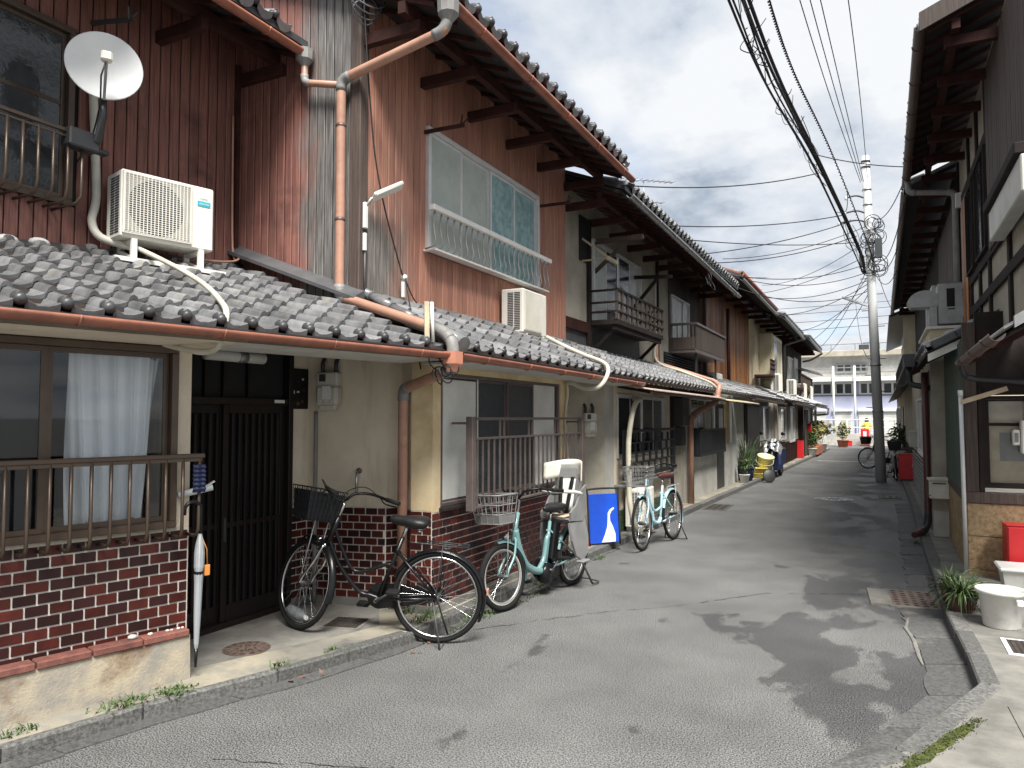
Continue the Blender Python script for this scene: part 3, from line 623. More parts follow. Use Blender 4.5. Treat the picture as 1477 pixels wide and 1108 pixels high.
# return wall into the entrance
RA, RB = (-3.83,3.19), (-4.42,3.34)
panelwall(h1, RA, RB, .9, 2.3, 'stucco', .06, 'return_wall'); panelwall(h1, RA, RB, .05, .9, 'mortar', .06, 'return_backing', .002); bricks(h1, RA, RB, .16, .97)
# entrance: sliding doors
M2, L2 = wallframe((-4.40,3.33), (-4.40,4.64))
obj('door_frame', MB().cbox(0,-.03,.085,L2,.1,.13).cbox(0,-.04,1.745,L2,.1,1.80).cbox(L2-.05,-.05,.13,L2,.1,2.4).cbox(0,-.05,.13,.05,.1,2.4), m['door'], h1, M2)
obj('transom', MB().box(.05,.03,1.80,L2-.05,.06,2.4), m['dark_in'], h1, M2)
for x in (.05,.45,.62,.86): obj('transom_bar', MB().box(x,.0,1.80,x+.028,.03,2.35), m['door'], h1, M2)
for k in (0,1):
    x0 = .05+.58*k; x1 = x0+.63; y = .035-.035*k
    dr = obj('door', MB().cbox(x0,y,.13,x0+.05,y+.03,1.745).cbox(x1-.05,y,.13,x1,y+.03,1.745).box(x0+.05,y,.13,x1-.05,y+.03,.25).box(x0+.05,y,1.68,x1-.05,y+.03,1.745).box(x0+.05,y,.82,x1-.05,y+.03,.86), m['door'], h1, M2)
    obj('pane', MB().box(x0+.05,y+.018,.25,x1-.05,y+.022,1.68), m['glass_dark'], dr, M2)
    for i in range(8): xx = x0+.05+.53*(i+.55)/8; obj('slat', MB().cbox(xx-.013,y-.008,.25,xx+.013,y+.016,1.68,.003), m['door'], dr, M2)
    obj('handle', MB().cbox(x0+.012 if k else x1-.038, y-.006, .72, x0+.036 if k else x1-.014, y, .90, .002), m['gunmetal'], dr, M2)
obj('name_plate', MB().box(1.10,-.045,1.765,1.21,-.041,1.79), m['white_paint'], h1, M2)
# walls beside the entrance
FA, FB, FC = (-4.41,4.64), (-4.39,4.86), (-3.70,5.04)
for a, b_ in ((FA,FB),(FB,FC)):
    panelwall(h1, a, b_, .90, 2.35, 'stucco', .06, 'wall'); panelwall(h1, a, b_, .15, .90, 'mortar', .06, 'brick_backing', .003); panelwall(h1, a, b_, .05, .15, 'concrete', .07, 'footing', -.012); bricks(h1, a, b_, .155, .90)
# lower roof
E0, E1 = GG-D*1.7+NI*.05+Vector((0,0,2.150)), GG+D*2.66+NI*.05+Vector((0,0,2.150)); UP = (NI+Vector((0,0,.36))).normalized()
def vx(x0): return x0.y
tiled(h1, E0, E1, UP, .195, .225, 11, clip=lambda p: p.x > -5.27 and (p.y < 4.80 or p.x > -3.95 or p.y < 4.90) and p.y > .9 and p.y < 4.74+.25*(-2.83-p.x)/1.07+.02 and (p.x > -3.9 or p.y < 4.86))
def rp(e, x): t = (e.x-x)/.9692; return e+NI*t+Vector((0,0,.36*t))
a, b_ = GG-D*1.7+Vector((0,0,2.115)), GG+D*2.66+Vector((0,0,2.115)); deck = [a, b_, rp(b_, -3.88), rp(b_, -3.88)+Vector((-1.45,-.12,.52)), rp(a, -5.4)]
obj('roof_deck', MB().prism(deck, (0,0,.03)), m['old_wood'], h1)
i0, i1 = a+NI*.55, b_+NI*.55
mid_ = GG+D*1.02+Vector((0,0,2.115)); dz5 = Vector((0,0,.035))
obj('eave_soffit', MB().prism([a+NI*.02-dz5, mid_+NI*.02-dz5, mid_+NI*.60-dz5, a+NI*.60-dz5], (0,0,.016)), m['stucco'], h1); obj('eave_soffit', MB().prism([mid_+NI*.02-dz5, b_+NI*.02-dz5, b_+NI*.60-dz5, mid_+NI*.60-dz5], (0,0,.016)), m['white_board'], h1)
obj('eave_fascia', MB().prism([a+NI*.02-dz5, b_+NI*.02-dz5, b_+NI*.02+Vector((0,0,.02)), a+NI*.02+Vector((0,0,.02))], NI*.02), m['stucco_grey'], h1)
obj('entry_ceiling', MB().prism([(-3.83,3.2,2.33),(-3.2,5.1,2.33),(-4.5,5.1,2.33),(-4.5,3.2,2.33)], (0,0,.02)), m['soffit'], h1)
gutter(h1, GG-D*1.7-NI*.045+Vector((0,0,2.145)), GG+D*2.64-NI*.045+Vector((0,0,2.120)), .046, 'copper', .62)
for i in range(9):   # white mortar beds at the head of the roof
    p0 = Vector((-5.255, 1.3+i*.21, 2.755+i*.024)); obj('mortar_bed', MB().ball((p0.x+.05,p0.y+.07,p0.z-.085), .06, 12, (.9,1.2,.6)), m['plaster_white'], h1)
obj('head_flashing', MB().prism([(-5.26,.9,2.58),(-5.17,.9,2.57),(-5.17,.9,2.60),(-5.26,.9,2.65)], (0,3.95,.43)), m['tile_dark'], h1)
# upper storey
UA, UB = (-5.28,.5), (-5.28,4.9); OP = (1.05,2.79,3.19,4.50)
boards(h1, UA, UB, 2.55, 5.15, .098, 'plank', openings=[OP]); backing(h1, UA, UB, 2.5, 5.2, openings=[OP])
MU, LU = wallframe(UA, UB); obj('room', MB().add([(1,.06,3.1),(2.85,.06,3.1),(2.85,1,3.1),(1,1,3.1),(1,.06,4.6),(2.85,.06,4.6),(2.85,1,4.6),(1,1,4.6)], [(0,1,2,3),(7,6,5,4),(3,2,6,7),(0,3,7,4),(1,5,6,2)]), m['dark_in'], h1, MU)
sash(h1, MU, 1.09, 2.745, 3.23, 4.455, 2, 'bronze', 'glass_warp', fw=.045, dep=.05, y=.0, mid=3.93)
rl = obj('balcony_rail', MB().cbox(1.15,-.30,3.62,2.66,-.275,3.645,.003).cbox(1.15,-.295,3.585,2.66,-.28,3.60,.003), m['bronze'], h1, MU)
for i in range(16):
    x = 2.60-.1*i; obj('rail_bar', MB().tube([(x,-.288,3.60),(x,-.288,3.23),(x,-.27,3.17),(x,-.22,3.14),(x,-.02,3.14)], .011, 8), m['bronze'], rl, MU)
obj('rail_bar', MB().tube([(2.70,-.288,3.64),(2.70,-.288,3.20),(2.68,-.27,3.15),(2.66,-.02,3.13)], .012, 8), m['bronze'], rl, MU)
obj('corner_batten', MB().box(LU-.10,-.05,2.7,LU-.06,-.017,4.9), m['red_wood'], h1, MU)
ME, zz = eaves(h1, UA, UB, 0, .78, 4.85, .40, arm=.95, y_over=(0,-.02))
roofslab(h1, ME, 0, LU-.03, .78, zz, 3.2)
tiled(h1, (-4.45,.55,4.955), (-4.45,4.84,4.955), (-1,0,.40), .215, .235, 2, clip=lambda p: p.y > 2.0)
gutter(h1, (-4.43,.5,4.86), (-4.43,4.78,4.83), .048, 'copper', .8)
pl = obj('pole_holder', MB().bar((-5.26,3.42,4.62),(-4.90,3.50,4.60),.02,.03).bar((-4.93,3.49,4.60),(-4.90,3.46,4.68),.012).bar((-4.93,3.49,4.60),(-4.90,3.54,4.67),.012), m['gunmetal'], h1)
pipe(h1, [(-4.43,4.80,4.80),(-4.43,4.80,4.56),(-4.00,4.80,4.45)], .030, 'pipe_tan', cm='pipe_grey')
obj('rain_hopper', MB().lathe((-4.43,4.80,4.70), [(.03,0),(.05,.03),(.075,.06),(.08,.15),(.001,.15)], 10, smooth=False), m['pipe_grey'], h1)
# ---------------------------------------------------------------- house with aluminium window and planked gable (left, second)
h2 = thing('row_house', (-4.4,7.2,0), 0, 'two-storey row house clad in reddish boards with a white-railed upper window', 'house')
NA, PA, PB = (-3.63,5.15), (-3.41,4.98), (-3.22,5.0)
for a, b_, mt in ((FC,NA,'stucco'),(NA,PA,'stucco'),(PA,PB,'stucco_y')):
    panelwall(h2, a, b_, .90, 2.3, mt, .06); panelwall(h2, a, b_, .15, .90, 'mortar', .06, 'brick_backing', .003); panelwall(h2, a, b_, .05, .15, 'concrete', .07, 'footing', -.012); bricks(h2, a, b_, .155, .90)
FE = (-3.22,7.86)
M3, L3 = wallframe(PB, FE)
obj('brick_backing', MB().box(0,.003,.14,L3,.1,.88), m['mortar'], h2, M3); panelwall(h2, PB, FE, .05, .145, 'concrete', .1, 'footing', -.025); bricks(h2, PB, FE, .15, .885, xcut=2.1)
obj('wall', MB().box(0,0,.885,.12,.1,2.3).box(L3-.22,0,.885,L3,.1,2.3).box(.12,0,2.02,L3-.22,.1,2.3), m['stucco_y'], h2, M3)
obj('sill', MB().cbox(.10,-.05,.885,L3-.2,.1,.915,.004), m['old_wood'], h2, M3)
q = sash(h2, M3, .17, L3-.27, .945, 1.99, 4, 'brown_iron', 'glass_pattern', fw=.03, dep=.04, y=.05, gms=['glass_frost','glass_pattern','glass_pattern','glass_frost'])
obj('window_back', MB().box(.12,.07,.9,L3-.22,.09,2.02), m['dark_in'], h2, M3)
obj('shutter_panel', MB().box(.15,.028,.93,.80,.038,2.0), m['white_wall'], h2, M3); obj('shutter_panel', MB().box(1.98,.028,.93,2.53,.038,2.0), m['white_wall'], h2, M3)
rl = obj('window_rail', MB().cbox(.30,-.20,1.625,2.80,-.165,1.65,.004).cbox(.30,-.195,1.46,2.80,-.17,1.48,.003).cbox(.30,-.20,.885,2.80,-.165,.905,.003), m['brown_iron'], h2, M3)
for i in range(23): x = .40+.104*i; obj('rail_bar', MB().box(x-.0065,-.190,.905,x+.0065,-.176,1.46), m['brown_iron'], rl, M3)
for x in (.82,.90,1.42,1.50,2.05,2.13): obj('rail_stub', MB().box(x-.008,-.19,1.48,x+.008,-.175,1.625), m['brown_iron'], rl, M3)
for x in (.30,2.80): obj('rail_post', MB().cbox(x-.03,-.215,.875,x+.03,-.15,1.655,.004), m['brown_iron'], rl, M3); obj('rail_tie', MB().bar((x,-.15,1.60),(x,.0,1.60),.02), m['brown_iron'], rl, M3)
# lower roof
tiled(h2, (-2.84,4.72,2.155), (-2.84,9.52,2.155), (-1,0,.48), .235, .235, 6, clip=lambda p: p.x > -3.87 and p.y > 4.76+.25*(-2.83-p.x)/1.07)
obj('roof_deck', MB().prism([(-2.80,4.72,2.115),(-3.92,4.9,2.65),(-3.92,4.9,2.68),(-2.80,4.72,2.145)], (0,4.75,0)), m['old_wood'], h2)
obj('eave_soffit', MB().box(-3.25,4.9,2.07,-2.82,9.5,2.085), m['white_board'], h2); obj('eave_fascia', MB().box(-2.835,4.75,2.075,-2.815,9.5,2.15), m['stucco_grey'], h2)
obj('verge_end_tile', MB().tube([(-2.76,4.70,2.185),(-3.08,4.775,2.335)], .066, 16), m['tile'], h2)
for i in range(4): a_ = Vector((-3.02,4.76,2.305))+Vector((-.255,.06,.117))*i; obj('verge_tile', MB().tube([a_, a_+Vector((-.27,.064,.124))], [.046,.038], 12), m['tile'], h2)
gutter(h2, (-2.775,4.66,2.12), (-2.775,9.35,2.10), .046, 'copper', .7)
# upper storey: gable return, corner post, front
S0, S1 = (-5.28,4.9), (-3.9,4.9)
MU2, zz2 = eaves(h2, (-3.9,4.9), (-3.9,9.42), 0, .84, 4.93, .40, arm=.92, y_over=(.14,.12))
roofslab(h2, MU2, -.16, 4.68, .84, zz2, 3.4)
boards(h2, S0, S1, 2.45, 5.6, .094, 'plank_step', ztop=lambda x: zz2(1.38-x)-.01)
backing(h2, S0, S1, 2.4, 5.2); backing(h2, (-7.2,4.92), (-5.28,4.92), 2.4, 6.3, mt='plank_dark', name='gable_wall')
obj('corner_post', MB().cbox(-3.985,4.865,2.52,-3.87,4.985,5.2,.008), m['plank_dark'], h2)
OP = (1.0,3.55,3.245,4.455)
boards(h2, (-3.9,4.985), (-3.9,9.42), 2.66, 5.25, .1, 'plank_front', openings=[(.915,3.465,3.245,4.455)]); backing(h2, (-3.9,4.9), (-3.9,9.42), 2.4, 5.25, openings=[OP])
M4, L4 = wallframe((-3.9,4.9), (-3.9,9.42))
sash(h2, M4, 1.03, 3.52, 3.28, 4.425, 4, 'alu', 'glass_frost', fw=.045, dep=.05, y=-.005, gms=['glass_frost','glass_frost','glass_teal','glass_teal'])
obj('window_back', MB().box(1.0,.03,3.25,3.55,.05,4.45), m['dark_in'], h2, M4)
rl = obj('balcony_rail', MB().cbox(.86,-.20,3.60,3.62,-.13,3.655,.006).cbox(.94,-.16,3.235,3.62,-.02,3.255,.003), m['white_paint'], h2, M4)
for i in range(23):
    x = .92+.121*i; obj('rail_bar', MB().tube([(x,-.165,3.61),(x,-.152,3.52),(x,-.155,3.42),(x,-.178,3.33),(x,-.16,3.27),(x,-.06,3.25)], .009, 6), m['steel'], rl, M4)
obj('ground_sill', MB().cbox(-.02,-.05,2.60,4.55,.0,2.668,.006), m['old_wood'], h2, M4); obj('flashing', MB().prism([(-.1,-.02,2.60),(-.1,-.16,2.57),(-.1,-.16,2.555),(-.1,.0,2.50)], (4.6,0,0)), m['flash'], h2, M4)
obj('pink_flashing', MB().prism([(.5,-.20,2.600),(.5,-.33,2.535),(.5,-.33,2.525),(.5,-.20,2.59)], (3.95,0,0)), m['pinkflash'], h2, M4)
obj('step_flashing', MB().prism([(-5.26,4.74,3.13),(-5.26,4.882,3.13),(-5.26,4.882,3.23),(-5.26,4.87,3.23),(-5.26,4.74,3.16)], (1.44,0,-.53)), m['flash'], h2)
tiled(h2, (-2.99,4.78,5.05), (-2.99,9.52,5.05), (-1,0,.40), .235, .235, 2, kscale=1.25)
gutter(h2, (-2.97,4.85,4.94), (-2.97,9.60,4.90), .050, 'copper', .85)
obj('rain_hopper', MB().lathe((-2.99,4.84,4.76), [(.032,0),(.055,.03),(.085,.07),(.09,.17),(.001,.17)], 10, smooth=False), m['pipe_grey'], h2)
pipe(h2, [(-3.0,4.84,4.78),(-3.02,4.83,4.70),(-4.02,4.80,4.50),(-4.02,4.80,2.66),(-2.88,4.62,2.285),(-2.79,4.60,2.20),(-2.79,4.60,2.0),(-3.46,4.93,1.88),(-3.46,4.93,.12)], .040, 'pipe_tan', cm='pipe_grey')
obj('rain_hopper', MB().lathe((-2.79,4.60,1.98), [(.04,0),(.055,.03),(.075,.06),(.075,.15),(.001,.15)], 4, smooth=False), m['pipe_salmon'], h2)
for z in (4.1,3.3): obj('pipe_clip', MB().lathe((-4.02,4.80,z), [(.046,0),(.046,.02),(.04,.02),(.04,0)], 12), m['pipe_dark'], h2)
for (y, z) in ((5.86,4.40),(8.50,4.36)):
    obj('pole_holder', MB().bar((-3.90,y,z),(-3.45,y+.02,z),.02,.035).bar((-3.49,y+.02,z),(-3.44,y-.03,z+.08),.014).bar((-3.49,y+.02,z),(-3.44,y+.07,z+.08),.014).bar((-3.905,y,z-.28),(-3.905,y,z),.025), m['red_wood'], h2)
obj('vent_disc', MB().lathe((-3.92,6.42,4.50), [(.001,.02),(.045,.02),(.05,.0)], 14, (1,0,0)), m['cream_plastic'], h2)
# ---------------------------------------------------------------- things hung on the first two houses
def ac_unit(loc, yaw, w, h, d, label, stand=.12, feet=(0,.0), brand=False, panel='ac_white', bleach=False, M=None):
    """front faces local -y, x to the right when seen from the back of the wall frame"""
    t = thing('air_conditioner_unit', loc, yaw, label, 'air conditioner', 'outdoor air conditioner units') if M is None else thing('air_conditioner_unit', None, 0, label, 'air conditioner', 'outdoor air conditioner units', M)
    F = fr(t)
    obj('casing', MB().cbox(0,0,0,w,d,h,.012), m['ac_white'], t, F)
    gx0, gx1, gz0, gz1 = .02, w*.72, .04, h-.03
    obj('fan_opening', MB().lathe((w*.36,-.004,h*.5), [(.001,.0),(h*.40,.0),(h*.42,.006)], 28, (0,1,0), smooth=False), m['ac_dark'] if not bleach else m['bleach'], t, F)
    g_ = MB(); nz = 26; nx = 18
    for i in range(nz+1): z = gz0+(gz1-gz0)*i/nz; g_.box(gx0,-.018,z-.0022,gx1,-.012,z+.0022)
    for i in range(nx+1): x = gx0+(gx1-gx0)*i/nx; g_.box(x-.0025,-.020,gz0,x+.0025,-.0125,gz1)
    obj('grille', g_, m[panel], t, F)
    obj('front_rim', MB().box(gx0-.012,-.016,gz0-.012,gx1+.012,0,gz0).box(gx0-.012,-.016,gz1,gx1+.012,0,gz1+.012).box(gx0-.012,-.016,gz0,gx0,0,gz1).box(gx1,-.016,gz0,gx1+.012,0,gz1), m[panel], t, F)
    sl_ = MB(); n = 22
    for c_ in range(2):
        for i in range(n): z = h*.07+(h*.86)*i/n; sl_.box(-.003,d*.14+c_*d*.30,z,.002,d*.40+c_*d*.30,z+h*.022)
    obj('side_louvre', sl_, m['ac_dark'], t, F)
    obj('side_cover', MB().cbox(w,d*.25,h*.05,w+.03,d*.85,h*.45,.008), m['ac_white'], t, F)
    st = MB()
    if stand:
        for x in (w*.14, w*.86):
            st.box(x-.02,-.005,-stand-feet[0],x+.02,.025,-.002); st.box(x-.02,d-.03,-stand+feet[1],x+.02,d-.005,-.002); st.bar((x,.02,-.02),(x,d,-.02),.03,.03); st.bar((x,.02,-stand-feet[0]+.015),(x,d,-stand+feet[1]+.015),.03,.025)
        st.box(-.04,-.02,-stand-feet[0]-.02,w+.10,.02,-stand-feet[0]+.012)
    if st.v: obj('stand', st, m['ac_white'], t, F)
    return t, F
W, _ = wallframe((-4.90,3.44), (-4.90+.2461,3.44+.9692))
t, F = ac_unit(None, 0, .70, .50, .27, 'white outdoor air conditioner unit with teal badge on the near tiled roof', stand=.13, feet=(.03,.05), M=W @ T((0,0,2.965)))
obj('badge', MB().box(.565,-.004,.345,.668,-.001,.385), m['teal_label'], t, F)
def text(s, size, W, mt, parent, name='lettering'):
    cu = bpy.data.curves.new(name, 'FONT'); cu.body = s; cu.size = size; cu.extrude = .0006; cu.align_x = 'CENTER'; cu.align_y = 'CENTER'
    tmp = bpy.data.objects.new('tmp', cu); C.objects.link(tmp); dg = bpy.context.evaluated_depsgraph_get(); me = bpy.data.meshes.new_from_object(tmp.evaluated_get(dg)); bpy.data.objects.remove(tmp); me.materials.clear(); me.materials.append(m[mt])
    return inst(name, me, parent, W)
RX = Matrix.Rotation(R(90), 4, 'X')
text('nocria', .030, F @ T((.6165,-.0052,.366)) @ RX, 'white_paint', t); text('FUJITSU', .018, F @ T((.6165,-.0022,.405)) @ RX, 'grey_text', t)
W, _ = wallframe((-3.55,7.36), (-3.55,8.36))
ac_unit(None, 0, .64, .50, .28, 'sun-bleached cream outdoor air conditioner unit under the white-railed window', stand=.09, feet=(.06,.04), bleach=True, M=W @ T((0,0,2.60)))
def conduit(pts, r, mt, label, name='conduit_pipe', n=10, sub=6):
    P = [Vector(p) for p in pts]; Q = []
    for i in range(len(P)-1):
        p0, p1, p2, p3 = P[max(i-1,0)], P[i], P[i+1], P[min(i+2,len(P)-1)]
        for k in range(sub):
            t_ = k/sub; Q.append(.5*((2*p1)+(p2-p0)*t_+(2*p0-5*p1+4*p2-p3)*t_*t_+(3*p1-3*p2+p3-p0)*t_**3))
    Q.append(P[-1]); return obj(name, MB().tube(Q, r, n), m[mt], label=label, cat='pipe')
conduit([(-5.24,3.42,4.3),(-5.22,3.435,3.8),(-5.20,3.45,3.3),(-5.20,3.42,3.1),(-5.14,3.46,2.98),(-4.98,3.60,2.92)], .030, 'hose', 'thick white pipe running down the red boards behind the satellite dish')
conduit([(-5.0,3.55,2.95),(-4.75,3.62,2.83),(-4.3,3.50,2.66),(-3.9,3.35,2.50),(-3.6,3.20,2.36),(-3.44,3.10,2.27),(-3.39,3.04,2.17),(-3.41,3.02,2.06),(-3.52,3.02,2.03),(-3.66,3.0,2.05),(-3.83,2.98,2.09)], .018, 'hose_w', 'cream hose lying over the near roof tiles and curling under the eave')
conduit([(-3.52,7.92,2.60),(-3.34,7.99,2.50),(-3.1,8.03,2.385),(-2.86,8.0,2.29),(-2.73,7.85,2.20),(-2.71,7.72,2.08),(-2.78,7.66,1.98),(-2.95,7.68,1.97),(-3.10,7.72,2.03),(-3.19,7.76,2.04)], .024, 'hose_w', 'cream hose looping under the copper gutter below the bleached air conditioner')
conduit([(-3.19,7.76,2.04),(-3.185,7.77,1.9),(-3.20,7.72,1.6),(-3.18,7.75,1.2),(-3.19,7.74,.7)], .012, 'hose_w', 'thin cream pipe down the corner beside the brown window rail')
conduit([(-5.0,4.2,2.95),(-5.05,4.5,2.99),(-5.1,4.72,3.06),(-5.22,4.76,3.2),(-5.24,4.76,4.4)], .010, 'pipe_tan', 'thin brown pipe along the corner of the red boarded wall')
# satellite dish
ds = thing('satellite_dish', (-5.0,3.22,3.55), 0, 'white satellite dish clamped to the upper balcony rail', 'satellite dish')
dc = Vector((-4.80,3.22,4.10)); dn = Vector((.84,-.50,.06)).normalized()
pr = [(r_, r_*r_*.55) for r_ in (0.001,.06,.12,.18,.235)]+[(.243,.030),(.243,.022)]+[(r_, r_*r_*.55-.006) for r_ in (.235,.18,.12,.06,.001)]
obj('reflector', MB().lathe(dc-dn*.02, pr, 40, dn), m['dish'], ds)
rt = dn.cross(Vector((0,0,1))).normalized(); up_ = rt.cross(dn)
lb = dc+dn*.20-up_*.03
obj('receiver', MB().cbox(-.035,-.03,-.035,.035,.03,.035,.012).xf(Matrix(((rt.x,dn.x,up_.x,lb.x),(rt.y,dn.y,up_.y,lb.y),(rt.z,dn.z,up_.z,lb.z),(0,0,0,1)))), m['cream_plastic'], ds)
obj('feed_arm', MB().bar(lb-up_*.03, dc-up_*.25+dn*.02, .018, .025), m['steel'], ds)
obj('mount_arm', MB().tube([dc-up_*.22-dn*.04, dc-up_*.34-dn*.05, (-4.94,3.28,3.62), (-5.0,3.22,3.60)], [.022,.026,.028,.03], 8), m['gunmetal'], ds)
obj('clamp', MB().cbox(-5.06,3.08,3.53,-4.94,3.30,3.66,.01).cbox(-5.02,3.30,3.54,-4.95,3.38,3.57,.005), m['gunmetal'], ds)
obj('lead', MB().tube([lb-up_*.02, lb-up_*.14+rt*.03, dc-up_*.28+rt*.02, (-4.95,3.27,3.75),(-4.96,3.24,3.60),(-5.05,3.20,3.45)], .006, 6), m['cable'], ds)
# street lamp on the corner post
lp = thing('wall_lamp', (-3.86,4.93,3.1), 0, 'slim white street lamp on an arm at the grey boarded corner', 'lamp')
obj('bracket', MB().cbox(-3.865,4.90,3.24,-3.835,4.94,3.46,.004).cbox(-3.868,4.905,3.05,-3.84,4.935,3.2,.004), m['white_paint'], lp)
obj('arm', MB().tube([(-3.85,4.92,3.42),(-3.82,4.96,3.50),(-3.80,5.02,3.54)], .012, 8), m['steel'], lp)
obj('lamp_head', MB().cbox(-.045,0,-.012,.045,.36,.026,.012).xf(T((-3.78,4.95,3.50)) @ rot('Z', -14) @ rot('X', 30) @ rot('Y', -40)), m['ac_white'], lp)
obj('lead', MB().tube([(-3.855,4.925,3.1),(-3.855,4.925,2.68)], .008, 6), m['cable_grey'], lp)
# entrance lamp
el = thing('entrance_lamp', (-4.3,3.95,2.2), 0, 'white tube lamp in the dark transom above the lattice door', 'lamp')
obj('diffuser', MB().tube([(-4.34,3.72,2.11),(-4.34,3.73,2.11),(-4.34,4.28,2.11),(-4.34,4.29,2.11)], [.02,.045,.045,.02], 12), m['white_paint'], el)
obj('band', MB().tube([(-4.34,4.02,2.11),(-4.34,4.10,2.11)], .049, 12), m['steel'], el); obj('base', MB().box(-4.38,3.8,2.10,-4.35,4.2,2.14), m['steel'], el)
# gas meter, notice board, valve
def gas_meter(M, label, s=1.):
    t = thing('gas_meter', None, 0, label, 'gas meter', 'gas meters on the house walls', M @ Matrix.Scale(s, 4)); F = fr(t)
    obj('casing', MB().cbox(-.10,-.13,.04,.10,-.01,.21,.025), m['meter'], t, F); obj('casing_top', MB().cbox(-.095,-.115,.205,.095,-.01,.32,.012), m['meter'], t, F)
    obj('bowl', MB().cbox(-.085,-.12,.0,.085,-.02,.06,.025), m['meter'], t, F)
    obj('dial', MB().box(-.065,-.121,.24,-.01,-.114,.30), m['ac_dark'], t, F); obj('plate', MB().box(-.03,-.135,.09,.045,-.129,.20), m['white_paint'], t, F)
    for x in (-.06,.06): obj('union', MB().tube([(x,-.065,.31),(x,-.065,.40),(x,-.03,.44)], .018, 8), m['gunmetal'], t, F)
    for x in (-.05,0,.05): obj('rib', MB().cbox(x-.006,-.138,.05,x+.006,-.128,.085,.002), m['meter'], t, F)
    return t
MB2, LB2 = wallframe(FB, FC)
gas_meter(MB2 @ T((.22,0,1.71)), 'cream gas meter on the stucco wall right of the lattice door')
conduit([MB2 @ Vector((.08,-.02,1.70)), MB2 @ Vector((.08,-.02,1.2)), MB2 @ Vector((.08,-.02,.7)), MB2 @ Vector((.08,-.02,.1))], .017, 'pipe_grey', 'grey pipe running down from the gas meter behind the black bicycle')
MA2, LA2 = wallframe(FA, FB)
nb = thing('notice_board', None, 0, 'dark board covered with small stickers beside the lattice door', 'notice board', None, MA2 @ T((.10,-.012,1.72))); F = fr(nb)
obj('board', MB().cbox(-.10,-.006,0,.10,.008,.34,.003), m['door'], nb, F)
for i in range(9): x = -.075+.05*(i % 3)+random.uniform(-.008,.008); z = .04+.1*(i//3)+random.uniform(-.02,.02); obj('sticker', MB().box(x,-.0085,z,x+random.uniform(.015,.03),-.0065,z+random.uniform(.012,.03)), m[random.choice(['maroon','meter','pipe_dark','navy'])], nb, F)
vt = thing('wall_tap', None, 0, 'small brass tap fitting on the stucco wall above the black bicycle', 'tap', None, MB2 @ T((.47,0,1.0))); F = fr(vt)
obj('rose', MB().lathe((0,0,.20), [(.001,-.02),(.022,-.018),(.026,0)], 12, (0,1,0)), m['iron_rust'], vt, F); obj('spout', MB().tube([(0,-.02,.20),(0,-.05,.19),(0,-.055,.10),(0,-.05,.02)], .010, 8), m['chrome'], vt, F); obj('handle', MB().ball((0,-.05,.02), .02, 8, (1,1,.6)), m['chrome'], vt, F)
# umbrella, padlocked tag, cloth and newspaper by the window rail
um = thing('umbrella', None, 0, 'folded clear plastic umbrella hanging from the window rail end', 'umbrella', None, M1 @ T((S(.0),-.12,.15)) @ rot('X', 2)); F = fr(um)
obj('canopy', MB().lathe((0,0,0), [(.006,.10),(.014,.14),(.020,.30),(.024,.50),(.027,.56),(.022,.565),(.029,.60),(.030,.68),(.024,.74),(.010,.80)], 9, smooth=False), m['clear_plastic'], um, F)
obj('shaft', MB().tube([(0,0,0.10),(0,0,.86)], .005, 6), m['alu'], um, F); obj('ferrule', MB().lathe((0,0,0), [(.007,0.0),(.010,.04),(.011,.11),(.001,.11)], 8), m['black_gloss'], um, F)
obj('handle', MB().tube([(0,0,.80),(0,0,.93)]+[(-.05+.05*math.cos(a), 0, .95+.045*math.sin(a)) for a in [math.pi*i/8 for i in range(9)]]+[(-.10,0,.92)], .011, 8), m['black_gloss'], um, F)
obj('strap', MB().lathe((0,0,.555), [(.026,0),(.029,.01),(.026,.02)], 10), m['black_gloss'], um, F)
obj('price_tag', MB().cbox(.035,-.006,.54,.068,.006,.605,.003).tube([(.01,0,.78),(.045,0,.70),(.052,0,.60)], .003, 5), m['orange'], um, F)
cl = obj('cleaning_cloth', MB().sheet(lambda u, v: (S(-.06)+u*.075, -.175+.006*math.sin(v*40)+.004*math.sin(u*12), 1.20+v*.165), 8, 30, (0,.010,0)), m['navy'], fr=M1, label='dark blue ribbed cloth hung on the window rail end', cat='cloth')
np_ = thing('newspaper', None, 0, 'rolled newspaper stuck out beside the rail end', 'newspaper', None, M1 @ T((S(.035),-.05,1.20)) @ rot('Y', 78) @ rot('X', 15)); F = fr(np_)
obj('roll', MB().lathe((0,0,0), [(.012,-.12),(.020,-.12),(.021,.08),(.014,.08),(.012,-.12)], 12), m['paper'], np_, F); obj('loose_sheet', MB().sheet(lambda u, v: (-.025+.012*math.sin(v*4), -.02+u*.05, -.02+v*.12), 3, 6, (.002,0,0)), m['white_paint'], np_, F)
bt = thing('plastic_bottle', (-4.10,4.42,.13), 0, 'clear water bottle lying at the foot of the lattice door', 'bottle', None, T((-4.08,4.42,.130)) @ rot('Z', -25) @ rot('Y', 90)); F = fr(bt)
obj('bottle_body', MB().lathe((0,0,0), [(.001,-.15),(.040,-.148),(.043,-.13),(.040,-.09),(.043,-.06),(.040,-.02),(.043,.02),(.040,.08),(.015,.135),(.014,.15),(.001,.15)], 14), m['clear_plastic'], bt, F); obj('cap', MB().lathe((0,0,.15), [(.017,0),(.017,.02),(.001,.021)], 10, smooth=False), m['white_paint'], bt, F)
